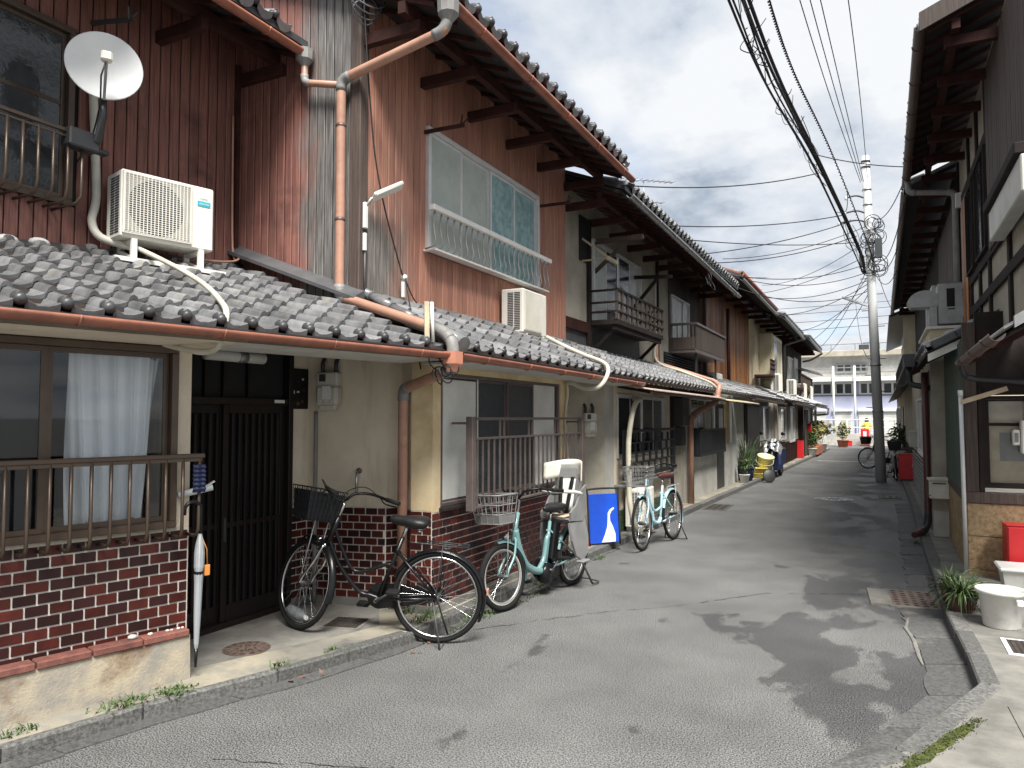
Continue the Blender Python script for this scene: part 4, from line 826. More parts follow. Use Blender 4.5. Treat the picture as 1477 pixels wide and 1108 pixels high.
# ---------------------------------------------------------------- bicycles
def arc(c, r, a0, a1, n, y=0): return [(c[0]+r*math.cos(R(a0+(a1-a0)*i/n)), y, c[1]+r*math.sin(R(a0+(a1-a0)*i/n))) for i in range(n+1)]
def curve(P, sub=5):
    P = [Vector(p) for p in P]; Q = []
    for i in range(len(P)-1):
        p0, p1, p2, p3 = P[max(i-1,0)], P[i], P[i+1], P[min(i+2,len(P)-1)]
        for k in range(sub):
            t = k/sub; Q.append(.5*((2*p1)+(p2-p0)*t+(2*p0-5*p1+4*p2-p3)*t*t+(3*p1-3*p2+p3-p0)*t**3))
    return Q+[P[-1]]
def bicycle(M, label, r=.335, tr=.019, wb=1.05, fcol='black_gloss', steer=0, rimw='chrome', guard='black_gloss', basket='wire', style='loop', saddle='saddle', wall=None, spokes=28, detail=True, bars='black_gloss'):
    t = thing('bicycle', None, 0, label, 'bicycle', 'bicycles parked along the alley', M); F = fr(t)
    k = r/.335; hb = Vector((wb-.17*1, 0, r*1.0+.30)); ht = Vector((wb-.245, 0, r+.52)); ax = (ht-hb).normalized()
    FS = F @ T(hb) @ Matrix.Rotation(R(steer), 4, ax) @ T(-hb)
    def wheel(name, c, fm):
        w = obj(name, MB().ring(c, (0,1,0), r-tr, tr, 40, 8), m['rubber'], t, fm)
        if wall: obj('tyre_wall', MB().ring(c, (0,1,0), r-tr*2.05, tr*.42, 40, 8), m[wall], w, fm)
        obj('rim', MB().lathe(c, [(r-tr*2.0,-.011),(r-tr*2.0,.011),(r-tr*2.7,.008),(r-tr*2.7,-.008)], 40, (0,1,0), True, True), m[rimw], w, fm)
        q = MB(); c = Vector(c)
        for i in range(spokes):
            a = 2*math.pi*i/spokes; b_ = a+(.32 if i % 4 < 2 else -.32); y = .028 if i % 2 else -.028
            q.tube([c+Vector((.022*math.cos(b_),y,.022*math.sin(b_))), c+Vector(((r-tr*2.3)*math.cos(a),0,(r-tr*2.3)*math.sin(a)))], .0014, 4, False)
        obj('spokes', q, m['chrome'], w, fm); obj('hub', MB().tube([c+Vector((0,-.05,0)), c+Vector((0,-.03,0)), c+Vector((0,.03,0)), c+Vector((0,.05,0))], [.012,.024,.024,.012], 12), m['gunmetal'], w, fm)
        return w
    wheel('rear_wheel', (0,0,r), F); wheel('front_wheel', (wb,0,r), FS)
    # mudguards
    def guard_mb(c, a0, a1):
        rg = r+.018; q = MB(); n = 18; pr = [(-.027,-.016),(-.016,0),(0,.005),(.016,0),(.027,-.016)]
        vs = [(c[0]+(rg+dz)*math.cos(R(a0+(a1-a0)*i/n)), y, c[2]+(rg+dz)*math.sin(R(a0+(a1-a0)*i/n))) for i in range(n+1) for y, dz in pr]
        return q.add(vs, [(i*5+j, i*5+j+1, (i+1)*5+j+1, (i+1)*5+j) for i in range(n) for j in range(4)], True)
    obj('rear_mudguard', guard_mb((0,0,r), 20, 205), m[guard], t, F); obj('front_mudguard', guard_mb((wb,0,r), 70 if style != 'ebike' else 80, 195), m[guard], t, FS)
    bb = Vector((wb*.43,0,r-.05)); sc_ = Vector((wb*.43-.17,0,r+.47)) if style != 'ebike' else Vector((wb*.43-.13,0,r+.44)); sj = bb+(sc_-bb)*.62
    if style == 'loop':
        q = MB().tube(curve([hb+ax*.05, hb+Vector((-.10,0,-.13)), hb+Vector((-.26,0,-.31)), bb+Vector((.06,0,.015)), bb]), .0165, 10)
        q.tube(curve([hb+ax*.15, hb+Vector((-.11,0,.0)), hb+Vector((-.23,0,-.17)), sj+Vector((.06,0,-.07)), sj+Vector((0,0,-.09))]), .0135, 10)
    else:
        fat = .034 if style == 'ebike' else .024
        q = MB().tube(curve([hb+ax*.08, hb+Vector((-.07,0,-.08)), hb+Vector((-.17,0,-.24)), bb+Vector((.20,0,.03)), bb+Vector((.05,0,.0)), bb+Vector((-.02,0,.05))]), fat, 12)
        if style == 'ebike': q.tube(curve([bb+Vector((.14,0,.0)), bb+Vector((.02,0,.10)), sj+Vector((0.04,0,-.04)), sj]), .024, 10)
        if style == 'step': q.tube(curve([hb+ax*.15, hb+Vector((-.14,0,-.06)), hb+Vector((-.26,0,-.19)), sj+Vector((0,0,-.12))]), .016, 10)
    q.tube([hb-ax*.02, ht], .022, 10); q.tube([bb, sc_-(sc_-bb)*.12], .016, 10)
    for y in (-.055,.055): q.tube([bb+Vector((0,y*.5,0)), Vector((0,y,r))], .010, 8); q.tube([sj+Vector((0,y*.3,.05)), Vector((0,y,r))], .0085, 8)
    obj('frame', q, m[fcol], t, F)
    obj('seat_post', MB().tube([sc_-(sc_-bb)*.14, sc_+Vector((-.01,0,.04))], .0125, 8), m['chrome'], t, F)
    # saddle
    sdl = MB(); so_ = sc_+Vector((-.02,0,.05))
    prof = [(-.14,.085,.02),(-.12,.11,.035),(-.05,.105,.04),(.02,.06,.035),(.09,.03,.03),(.13,.02,.02),(.145,.008,.008)]
    vs = []
    for x, hw, hh in prof:
        for a in [math.pi*2*i/12 for i in range(12)]: vs.append(so_+Vector((x, hw*math.cos(a), .02+hh*math.sin(a)*(1 if math.sin(a) > 0 else 1.4))))
    sdl.add(vs, [(i*12+j, (i+1)*12+j, (i+1)*12+(j+1) % 12, i*12+(j+1) % 12) for i in range(len(prof)-1) for j in range(12)], True); sdl.add(vs[:12], [list(range(12))]); sdl.add(vs[-12:], [list(range(12))[::-1]])
    s_ = obj('saddle', sdl, m[saddle], t, F)
    if detail: obj('saddle_springs', MB().ring(so_+Vector((-.09,.05,-.04)), (0,0,1), .018, .005, 14, 6).ring(so_+Vector((-.09,-.05,-.04)), (0,0,1), .018, .005, 14, 6).ring(so_+Vector((-.09,.05,-.025)), (0,0,1), .018, .005, 14, 6).ring(so_+Vector((-.09,-.05,-.025)), (0,0,1), .018, .005, 14, 6), m['chrome'], s_, F)
    # fork, stem, handlebar
    q = MB()
    for y in (-.05,.05): q.tube(curve([hb+Vector((.0,y*.55,.0)), hb+Vector((.06,y,-.14)), Vector((wb-.03,y,r+.06)), Vector((wb,y,r))]), .011, 8)
    q.tube([hb+Vector((0,-.03,0)), hb+Vector((0,.03,0))], .014, 8); obj('fork', q, m[fcol if style != 'loop' else 'chrome'], t, FS)
    st = ht+ax*.10; obj('stem', MB().tube([ht-ax*.02, st, st+Vector((.03,0,.02))], .012, 8), m['chrome'], t, FS)
    hp = st+Vector((.03,0,.02)); q = MB(); P = []
    side = [(0,.0,0),(.03,.06,.02),(.02,.12,.07),(-.06,.21,.085),(-.19,.275,.06),(-.28,.285,.05)]
    L_ = curve([hp+Vector((x,-y,z)) for x, y, z in side[::-1]])+curve([hp+Vector((x,y,z)) for x, y, z in side])[1:]
    hbar = obj('handlebar', MB().tube(L_, .011, 8), m[bars], t, FS)
    for y in (-1,1):
        obj('grip', MB().tube([hp+Vector((-.17,.268*y,.065)), hp+Vector((-.30,.288*y,.048))], .0165, 10), m['rubber'], hbar, FS)
        obj('brake_lever', MB().tube(curve([hp+Vector((-.13,.25*y,.06)), hp+Vector((-.14,.29*y,.03)), hp+Vector((-.25,.31*y,.02))]), .005, 6), m['black_gloss'], hbar, FS)
        obj('brake_cable', MB().tube(curve([hp+Vector((-.13,.25*y,.06)), hp+Vector((.02,.20*y,.13)), hp+Vector((.09,.08*y,.06)), hp+Vector((.05,.02*y,-.15)), hb+Vector((.02,0,.02))]), .0035, 5), m['cable'], hbar, FS)
    # basket in front of the bars
    bc = hb+Vector((.10,0,.16)); bw, bl, bh = (.17,.24,.24)
    if basket:
        wire = {'wire': 'black_iron', 'grey': 'grey_plastic', 'chrome': 'steel'}[basket]; wr = .0045 if basket == 'grey' else .0026
        def pt(u, s, z): k_ = .78+.22*z; return bc+Vector((bl/2+(u-.5)*bl*k_, s*bw*k_, z*bh))
        per = [(0,-1),(0,-.5),(0,0),(0,.5),(0,1),(.25,1),(.5,1),(.75,1),(1,1),(1,.5),(1,0),(1,-.5),(1,-1),(.75,-1),(.5,-1),(.25,-1)]
        if basket != 'grey': per = [p for a, b_ in zip(per, per[1:]+per[:1]) for p in (a, ((a[0]+b_[0])/2, (a[1]+b_[1])/2))]
        q = MB()
        for u, s in per: q.tube([pt(u,s,0), pt(u,s,1)], wr, 4, False)
        for z in ((0,.2,.4,.6,.8,1.) if basket != 'grey' else (0,.33,.66,1.)):
            P = [pt(u,s,z) for u, s in per]; q.tube(P+P[:1], wr*(1.8 if z == 1 else 1.1), 5, False)
        for i in range(7): q.tube([pt(i/6,-1,0), pt(i/6,1,0)], wr, 4, False)
        bk = obj('basket', q, m[wire], t, FS)
        if basket == 'grey': obj('basket_tray', MB().add([pt(0,-1,0),pt(1,-1,0),pt(1,1,0),pt(0,1,0),pt(-.01,-1.02,.30),pt(1.01,-1.02,.30),pt(1.01,1.02,.30),pt(-.01,1.02,.30)], [(0,1,2,3),(0,1,5,4),(1,2,6,5),(2,3,7,6),(3,0,4,7)]), m['grey_plastic'], bk, FS)
        if basket == 'wire': obj('basket_liner', MB().add([pt(.03,-.97,.02),pt(.97,-.97,.02),pt(.97,.97,.02),pt(.03,.97,.02),pt(.02,-.98,.9),pt(.98,-.98,.9),pt(.98,.98,.9),pt(.02,.98,.9)], [(0,1,2,3),(0,1,5,4),(1,2,6,5),(2,3,7,6),(3,0,4,7)]), m['black_iron'], bk, FS)
        obj('basket_stay', MB().tube([bc+Vector((.02,.06,0)), Vector((wb,.055,r))], .0045, 6).tube([bc+Vector((.02,-.06,0)), Vector((wb,-.055,r))], .0045, 6), m['steel'], t, FS)
    obj('head_lamp', MB().lathe(hb+Vector((.10,0,.03)), [(.001,-.03),(.022,-.025),(.030,.02),(.001,.028)], 10, (1,0,0)), m['chrome'], t, FS)
    # drive
    q = MB().prism([(p[0], -.045, p[2]) for p in arc((bb.x,bb.z), .095, 100, -90, 10)]+[(p[0], -.045, p[2]) for p in arc((0,r), .05, -90, -260, 8)], (0,-.03,0)); obj('chain_case', q, m['black_gloss' if style != 'step' else 'steel'], t, F)
    cr = MB(); ped = []
    for s, a in ((-1,-35),(1,145)):
        e_ = bb+Vector((.165*math.cos(R(a)), s*.085, .165*math.sin(R(a)))); cr.tube([bb+Vector((0,s*.08,0)), e_], .009, 8); ped.append(MB().cbox(e_.x-.045, min(e_.y, e_.y+s*.09), e_.z-.012, e_.x+.045, max(e_.y, e_.y+s*.09), e_.z+.012, .004))
    cr.tube([bb+Vector((0,-.085,0)), bb+Vector((0,.085,0))], .014, 8); c_ = obj('crank', cr, m['gunmetal'], t, F)
    for p in ped: obj('pedal', p, m['rubber'], c_, F)
    # carrier, stand, reflector
    if style != 'ebike':
        z0 = r*2+.055; q = MB()
        for y in (-.06,0,.06): q.tube([(.16,y,z0),(-.20,y*.9,z0)], .0045, 6)
        for x in (.16,.04,-.08,-.20): q.tube([(x,-.06,z0),(x,.06,z0)], .0045, 6)
        for y in (-.06,.06): q.tube([(-.02,y,z0),(0,y,r)], .004, 6)
        obj('rear_carrier', q, m['black_iron' if style == 'loop' else 'steel'], t, F)
        for y in (-.06,.06): pass
        obj('kick_stand', MB().tube([(0.02,.07,r-.02),(-.07,.16,.0)], .008, 6).tube([(0.02,-.07,r-.02),(-.08,-.16,.0)], .008, 6).tube([(-.07,.16,.006),(-.08,-.16,.006)], .007, 6), m['gunmetal'], t, F)
    obj('rear_reflector', MB().cbox(-r-.035,-.02,r+.05,-r-.022,.02,r+.10,.004), m['red' if style != 'loop' else 'pipe_salmon'], t, F)
    return t, F, FS, bb, sc_, hb
def bike_frame(rear, front, zr, zf, lean=0):
    d = Vector((front[0]-rear[0], front[1]-rear[1], 0)); a = math.atan2(d.y, d.x); pt = math.atan2(zf-zr, d.length)
    return T((rear[0], rear[1], zr)) @ Matrix.Rotation(a, 4, 'Z') @ Matrix.Rotation(-pt, 4, 'Y') @ Matrix.Rotation(R(lean), 4, 'X')
bicycle(bike_frame((-2.955,4.62), (-3.86,4.235), 0.004, .085, -3), 'black step-through bicycle with wire basket against the brick entrance corner', steer=-40, wb=1.02)
# teal electric bicycle with child seat
t, F, FS, bb, sc_, hb = bicycle(bike_frame((-2.74,6.80), (-2.90,5.60), 0.004, 0.004, 2), 'teal electric bicycle with grey basket and rear child seat by the window rail', r=.285, tr=.027, wb=1.18, fcol='teal_paint', steer=-8, style='ebike', basket='grey', wall='cream_plastic', guard='teal_paint', rimw='steel')
obj('battery', MB().cbox(-.05,-.045,-.02,.05,.045,.34,.012).xf(T(bb+Vector((-.10,0,.09))) @ rot('Y', -17)), m['black_gloss'], t, F)
obj('motor', MB().lathe(bb+Vector((-.0,-.06,-.03)), [(.001,0),(.085,.004),(.095,.03),(.095,.09),(.085,.116),(.001,.12)], 20, (0,1,0)).cbox(bb.x-.20,-.05,bb.z-.09,bb.x-.02,.05,bb.z+.03,.02), m['black_gloss'], t, F)
obj('centre_stand', MB().tube([(0,.09,.28),(-.09,.17,.01)], .010, 8).tube([(0,-.09,.28),(-.09,-.17,.01)], .010, 8).tube(curve([(-.09,.17,.01),(-.20,.18,.012),(-.21,.05,.03),(-.20,-.05,.03),(-.21,-.18,.012),(-.09,-.17,.01)]), .008, 6), m['gunmetal'], t, F)
def seat_pt(u, v):
    x = .10+.22*(1-v/.25) if v < .25 else .10-.11*(v-.25)/.75
    return (x, (u-.5)*(.30-.04*v), .68 if v < .25 else .68+.50*(v-.25)/.75)
cs = obj('child_seat', MB().sheet(seat_pt, 6, 14, (-.03,0,-.02)), m['grey_plastic'], t, F)
for s in (-1,1):
    obj('side_wing', MB().prism([(.28,s*.15,.66),(.29,s*.15,.74),(.18,s*.155,.80),(.08,s*.155,.93),(-.02,s*.155,.98),(-.01,s*.15,.72),(.06,s*.15,.64)], (0,s*.02,0)), m['grey_plastic'], cs, F)
    obj('leg_guard', MB().prism([(.30,s*.14,.64),(.0,s*.14,.66),(-.02,s*.16,.48),(.02,s*.17,.33),(.12,s*.17,.27),(.24,s*.17,.33),(.30,s*.16,.48)], (0,s*.022,0)), m['grey_plastic'], cs, F)
    obj('foot_rest', MB().cbox(.08,min(s*.165,s*.25),.262,.22,max(s*.165,s*.25),.285,.008), m['grey_plastic'], cs, F)
    obj('belt', MB().sheet(lambda u, v: (.145-.105*v, s*(.035+.03*v)+(u-.5)*.04, .72+.34*v), 1, 6, (.006,0,0)), m['rubber'], cs, F)
obj('seat_insert', MB().sheet(lambda u, v: (.118-.095*v, (u-.5)*.17, .74+.30*v), 4, 6, (-.006,0,0)), m['white_dirty'], cs, F)
obj('headrest', MB().sheet(lambda u, v: (-.02+.17*(abs(u-.5)*2)**2.4-.02*v, (u-.5)*.42, 1.06+v*.17-.03*(abs(u-.5)*2)**2), 14, 4, (-.025,0,0)), m['cream_plastic'], cs, F)
obj('grab_bar', MB().tube(curve([(.05,.16,.90),(.22,.16,.93),(.32,.10,.94),(.34,0,.94),(.32,-.10,.94),(.22,-.16,.93),(.05,-.16,.90)]), .017, 10), m['white_dirty'], cs, F)
obj('seat_pad', MB().cbox(.08,-.10,.685,.30,.10,.71,.01), m['curtain_beige'], cs, F)
obj('buckle', MB().cbox(.12,-.03,.72,.17,.03,.78,.01), m['rubber'], cs, F)
obj('carrier', MB().tube([(.20,.05,.62),(-.2,.05,.63)], .007, 6).tube([(.20,-.05,.62),(-.2,-.05,.63)], .007, 6).tube([(-.2,.05,.63),(-.2,-.05,.63)], .007, 6).tube([(-.05,.05,.63),(0,.06,.285)], .007, 6).tube([(-.05,-.05,.63),(0,-.06,.285)], .007, 6), m['teal_paint'], t, F)
bicycle(bike_frame((-2.53,9.92), (-2.655,8.92), 0.004, 0.004, 3), 'light blue bicycle with chrome basket before the grey lattice screen', r=.335, wb=1.02, fcol='sky_paint', guard='sky_paint', style='step', basket='chrome', saddle='maroon', rimw='chrome', steer=4)
# ---------------------------------------------------------------- third house: plastered, two balconies
h3 = thing('row_house', (-4.3,13.6,0), 0, 'plastered row house with a timber balcony and a grey boarded balcony', 'house')
A3, B3 = (-3.9,9.42), (-3.9,18.0); M5, L5 = wallframe(A3, B3); X = lambda y: y-9.42
obj('wall', MB().box(0,0,2.95,X(10.35),.08,4.9).box(X(12.95),0,2.6,X(15.0),.08,4.9).box(X(10.35),0,4.38,X(12.95),.08,4.9), m['stucco_grey'], h3, M5)
obj('lower_wall', MB().box(0,.01,2.4,X(12.95),.08,2.95).box(X(10.35),.01,2.95,X(12.95),.08,3.15), m['flash'], h3, M5)
obj('string_course', MB().cbox(0,-.03,2.90,X(10.32),.0,3.06,.005), m['red_wood'], h3, M5)
obj('post', MB().cbox(X(10.26),-.05,2.45,X(10.36),.0,4.6,.005), m['old_wood'], h3, M5); obj('post', MB().cbox(X(14.05),-.05,2.45,X(14.13),.0,4.75,.005), m['old_wood'], h3, M5)
sash(h3, M5, X(10.45), X(12.85), 3.12, 4.33, 4, 'alu', 'glass_frost', fw=.03, gms=['glass_frost','glass_warp','glass_warp','glass_frost'])
obj('transom_window', MB().box(X(9.95),-.02,3.95,X(10.3),-.005,4.62), m['dark_in'], h3, M5)
aw = obj('balcony', MB().cbox(X(10.30),-.47,3.02,X(12.85),0,3.10,.006).box(X(10.33),-.44,2.95,X(12.82),-.38,3.02), m['old_wood'], h3, M5)
for z in (3.20,3.34,3.52): obj('rail', MB().cbox(X(10.29),-.475,z,X(12.87),-.435,z+(.04 if z > 3.5 else .03),.004).cbox(X(10.29),-.44,z,X(10.33),0,z+.03,.004).cbox(X(12.83),-.44,z,X(12.87),0,z+.03,.004), m['old_wood'], aw, M5)
for i in range(11): x = X(10.31)+(X(12.85)-X(10.31))*i/10; obj('baluster', MB().box(x-.02,-.472,3.10,x+.02,-.438,3.56), m['plank_dark'], aw, M5)
for x in (X(10.4),X(12.7)): obj('balcony_brace', MB().bar((x,-.42,3.0),(x,-.02,2.62),.045,.05), m['old_wood'], aw, M5)
obj('laundry_beam', MB().cbox(X(10.50),-.80,4.30,X(10.58),0,4.37,.005).bar((X(10.54),-.55,4.30),(X(10.54),-.01,3.85),.05,.05), m['plank_dark'], h3, M5)
obj('laundry_beam', MB().bar((X(12.6),-.70,4.10),(X(12.6),0,4.14),.05,.06).bar((X(12.6),-.45,4.10),(X(12.6),-.01,3.60),.05,.05), m['old_wood'], h3, M5)
obj('window_hood', MB().bar((X(10.05),-.40,3.98),(X(10.05),-.02,4.28),.03).bar((X(10.05),-.40,3.95),(X(10.05),-.0,3.95),.03,.02).cbox(X(10.02),-.44,3.92,X(10.4),-.40,3.98,.004), m['fibre'], h3, M5)
# second part of the upper front
boards(h3, (-3.9,15.0), (-3.9,18.0), 2.6, 4.9, .15, 'plank_dark', openings=[(.15,1.75,3.1,4.25)]); backing(h3, (-3.9,14.95), (-3.9,18.0), 2.5, 4.9)
sash(h3, M5, X(15.2), X(16.7), 3.15, 4.2, 3, 'alu', 'glass_frost', fw=.03, y=.0)
b2 = obj('boarded_balcony', MB().cbox(X(15.1),-.55,2.98,X(18.2),0,3.06,.006), m['brown_iron'], h3, M5)
for i in range(26): x = X(15.1)+3.1*i/26; obj('balcony_board', MB().box(x+.004,-.555,3.06,x+.115,-.535,3.55), m['plank_dark'], b2, M5)
obj('top_rail', MB().cbox(X(15.08),-.58,3.55,X(18.2),-.52,3.60,.004).cbox(X(15.08),-.52,3.55,X(15.13),0,3.60,.004), m['brown_iron'], b2, M5)
for i in range(5): obj('side_bar', MB().box(X(15.09),-.50+.11*i,3.06,X(15.11),-.48+.11*i,3.55), m['brown_iron'], b2, M5)
obj('side_panel', MB().box(X(15.085),-.53,3.05,X(15.125),-.0,3.30), m['plank_dark'], b2, M5)
for x in (X(15.4),X(17.4)): obj('balcony_post', MB().box(x-.02,-.50,2.45,x+.02,-.46,2.98), m['black_iron'], h3, M5)
obj('louvre_shade', MB().box(X(14.6),-.02,2.5,X(18),.0,2.98), m['dark_in'], h3, M5)
for i in range(9): obj('louvre_slat', MB().prism([(X(14.6),-.02,2.52+.05*i),(X(14.6),-.06,2.50+.05*i),(X(14.6),-.06,2.512+.05*i),(X(14.6),-.02,2.532+.05*i)], (3.3,0,0)), m['flash'], h3, M5)
ME3, zz3 = eaves(h3, A3, B3, 0, .84, 4.66, .40, arm=1.0, y_over=(0,.15)); roofslab(h3, ME3, 0, 8.75, .84, zz3, 3.2)
tiled(h3, (-3.0,9.6,4.785), (-3.0,18.1,4.785), (-1,0,.40), .235, .235, 2, join=True)
gutter(h3, (-2.98,9.5,4.67), (-2.98,18.1,4.55), .05, 'steel', .9)
tiled(h3, (-2.84,9.52,2.15), (-2.84,18.0,2.15), (-1,0,.46), .235, .235, 5, join=True, clip=lambda p: p.x > -3.88)
obj('roof_deck', MB().prism([(-2.80,9.5,2.11),(-3.92,9.5,2.62),(-3.92,9.5,2.65),(-2.80,9.5,2.14)], (0,8.5,0)), m['old_wood'], h3)
obj('pink_flashing', MB().prism([(-3.90,9.4,2.60),(-3.70,9.4,2.52),(-3.70,9.4,2.51),(-3.90,9.4,2.585)], (0,5.4,0)), m['pinkflash'], h3)
def corr(u, v, x0, x1, y0, y1, z0, z1, n=40): return (x0+(x1-x0)*v, y0+(y1-y0)*u, z0+(z1-z0)*v+.010*math.sin(u*n*6.283))
obj('awning_sheet', MB().sheet(lambda u, v: corr(u, v, -2.62, -3.25, 9.3, 14.3, 2.00, 2.12, 50), 300, 2, (0,0,.004)), m['awning_pink'], h3)
obj('awning_sheet', MB().sheet(lambda u, v: corr(u, v, -2.55, -3.25, 14.3, 18.1, 1.96, 2.10, 40), 240, 2, (0,0,.004)), m['fibre'], h3)
obj('awning_rail', MB().box(-2.66,9.3,1.955,-2.63,18.1,1.985), m['old_wood'], h3)
for i in range(9): y = 9.6+i*1.0; obj('awning_rafter', MB().bar((-2.64,y,1.965),(-3.25,y,2.08),.03,.035), m['old_wood'], h3)
# lower front of the third house
panelwall(h3, (-3.62,7.86), (-3.62,8.6), .05, 2.3, 'stucco_y', .05, 'recess_wall'); panelwall(h3, (-3.22,7.86), (-3.62,7.86), .05, 2.3, 'stucco_y', .04, 'recess_side')
panelwall(h3, (-3.62,8.55), (-3.22,9.12), .05, 2.3, 'stucco_grey', .06, 'curved_wall'); panelwall(h3, (-3.22,9.12), (-3.20,9.42), .05, 2.3, 'cement', .06, 'corner_pier')
def lowwall(y0, y1, x=-3.2, **k): return wallframe((x,y0),(x,y1))
M6, L6 = wallframe((-3.2,9.42), (-3.2,12.35)); Y = lambda y: y-9.42
obj('wall', MB().box(0,0,.40,L6,.08,1.08).box(0,0,1.98,L6,.08,2.2).box(0,0,1.08,.12,.08,1.98).box(Y(12.0),0,1.08,L6,.08,1.98), m['stucco'], h3, M6)
sash(h3, M6, .16, Y(11.95), 1.12, 1.94, 4, 'alu', 'glass_dark', fw=.03, y=.03, gms=['dark_in','glass_dark','glass_dark','glass_pattern'])
panelwall(h3, (-3.2,9.42), (-3.2,12.35), .05, .40, 'mortar', .08, 'tile_backing', .003)
gt = MB().cbox(0,-.010,0,BW-.009,.004,BH-.009,.002).mesh('wall_tile', m['leaf_dark'].copy()); gt.materials[0].name = 'green_tile'; gt.materials[0].node_tree.nodes['Principled BSDF'].inputs['Roughness'].default_value = .2
bricks(h3, (-3.2,9.42), (-3.2,12.35), .09, .40, bw=.22, bh=.10, mes=[gt])
sc3 = obj('lattice_screen', MB().cbox(.08,-.13,1.44,Y(12.2),-.09,1.48,.003).cbox(.08,-.13,.80,Y(12.2),-.09,.86,.003).box(.08,-.13,.86,.14,-.09,1.44).box(Y(12.14),-.13,.86,Y(12.2),-.09,1.44), m['black_iron'], h3, M6)
for z in (1.00,1.14,1.28): obj('screen_rail', MB().box(.14,-.128,z,Y(12.14),-.095,z+.022), m['black_iron'], sc3, M6)
for i in range(8):
    for j in range(4):
        x = .22+i*.34+(.07 if j % 2 else 0); obj('screen_slat', MB().box(x,-.122,.86+.14*j+(.022 if j else 0),x+.06,-.10,1.0+.14*j), m['black_iron'], sc3, M6)
obj('screen_shelf', MB().cbox(0,-.15,.72,Y(12.2),0,.75,.004), m['steel'], h3, M6)
panelwall(h3, (-3.2,12.35), (-3.2,12.6), .05, 2.2, 'door', .05, 'dark_post'); panelwall(h3, (-3.24,12.6), (-3.24,13.5), .05, 2.2, 'stucco_grey', .06); 
obj('meter_box', MB().cbox(-3.24,12.75,1.50,-3.08,13.25,2.0,.01).cbox(-3.24,12.85,1.15,-3.12,13.15,1.48,.01), m['gunmetal'], h3)
pipe(h3, [(-2.72,14.2,2.28),(-2.78,14.2,1.95),(-3.05,13.55,1.72),(-3.10,13.45,1.60),(-3.10,13.45,.05)], .05, 'pipe_tan', cm='pipe_tan')
pipe(h3, [(-3.85,13.9,3.3),(-3.85,13.9,2.70),(-2.80,14.2,2.33),(-2.72,14.2,2.22)], .04, 'pipe_tan', cm='pipe_tan')
conduit([(-3.82,13.75,4.3),(-3.82,13.75,3.2),(-3.80,13.75,2.72),(-3.3,13.8,2.50),(-2.85,13.85,2.31),(-2.72,13.9,2.2)], .022, 'hose_w', 'pale pipe down from the timber balcony onto the tiles')
M7, L7 = wallframe((-3.18,13.5), (-3.18,18.0)); Y = lambda y: y-13.5
obj('wall', MB().box(0,0,.05,Y(16.2),.08,1.0).box(0,0,1.0,.25,.08,2.2), m['cement'], h3, M7); obj('pier', MB().cbox(Y(17.2),-.03,.05,Y(17.9),.1,1.05,.01), m['cement'], h3, M7); obj('pier_top', MB().cbox(Y(17.2),-.03,1.05,Y(17.6),.1,2.1,.01), m['stucco_y'], h3, M7)
obj('window_recess', MB().box(.25,.06,1.0,Y(16.2),.09,2.2), m['dark_in'], h3, M7); sash(h3, M7, .35, Y(15.9), 1.3, 2.0, 3, 'alu', 'glass_dark', fw=.025, y=.05)
gb = obj('grille_box', MB().cbox(.2,-.20,1.40,Y(16.2),-.17,1.43,.003).cbox(.2,-.20,.92,Y(16.2),-.17,.96,.003).box(.2,-.17,.92,.24,0,.96), m['black_iron'], h3, M7)
for i in range(36): x = .22+2.45*i/35; obj('grille_bar', MB().box(x-.018,-.195,.96,x+.018,-.175,1.40), m['black_iron'], gb, M7)
obj('grille_end', MB().box(.2,-.17,.95,.23,-.0,1.42), m['black_iron'], gb, M7)
dr = obj('door', MB().cbox(Y(16.35),.02,.08,Y(17.15),.06,1.95,.004), m['gunmetal'], h3, M7); obj('pane', MB().box(Y(16.5),.012,.9,Y(17.0),.019,1.85), m['glass_dark'], dr, M7)
# things at the third house
W, _ = wallframe((-3.60,8.62), (-3.28,9.075)); gas_meter(W @ T((.36,0,1.40)), 'pale gas meter on the grey wall above the teal bicycle', .95)
conduit([(-3.18,10.25,1.92),(-3.05,10.15,1.90),(-2.98,9.85,1.89),(-2.96,9.60,1.82),(-2.97,9.46,1.62),(-2.99,9.40,1.3),(-2.98,9.38,.9),(-2.94,9.30,.5),(-2.86,9.32,.22),(-2.76,9.45,.12)], .036, 'hose_w', 'fat cream hose running down the wall beside the blue board')
conduit([W @ Vector((.05,-.02,1.40)), W @ Vector((.05,-.02,.9)), W @ Vector((.05,-.02,.1))], .016, 'pipe_grey', 'grey pipe below the pale gas meter')
bd = thing('display_board', None, 0, 'blue board with a white long-necked bird shape leaning on the wall', 'board', None, T((-3.06,8.66,.085)) @ rot('Z', 52) @ rot('X', -5)); F = fr(bd)
obj('panel', MB().cbox(-.21,0,.02,.21,.02,.62,.004), m['blue'], bd, F); obj('panel_frame', MB().tube(curve([(-.22,0,0),(-.22,0,.62),(-.20,0,.68),(.20,0,.68),(.22,0,.62),(.22,0,0)],4), .012, 8), m['black_iron'], bd, F)
ou = [(-.05,.03),(.15,.03),(.155,.12),(.12,.22),(.085,.29),(.085,.36),(.11,.40),(.15,.43),(.145,.45),(.09,.425),(.055,.38),(.05,.31),(.04,.22),(-.0,.12)]
obj('bird_shape', MB().prism([(x,-.003,z) for x, z in ou], (0,-.004,0)), m['white_paint'], bd, F)
t_, F_ = ac_unit(None, 0, .60, .52, .24, 'white outdoor air conditioner unit standing low behind the light blue bicycle', stand=.06, M=wallframe((-2.92,9.75),(-2.92,10.75))[0] @ T((0,0,.15)))
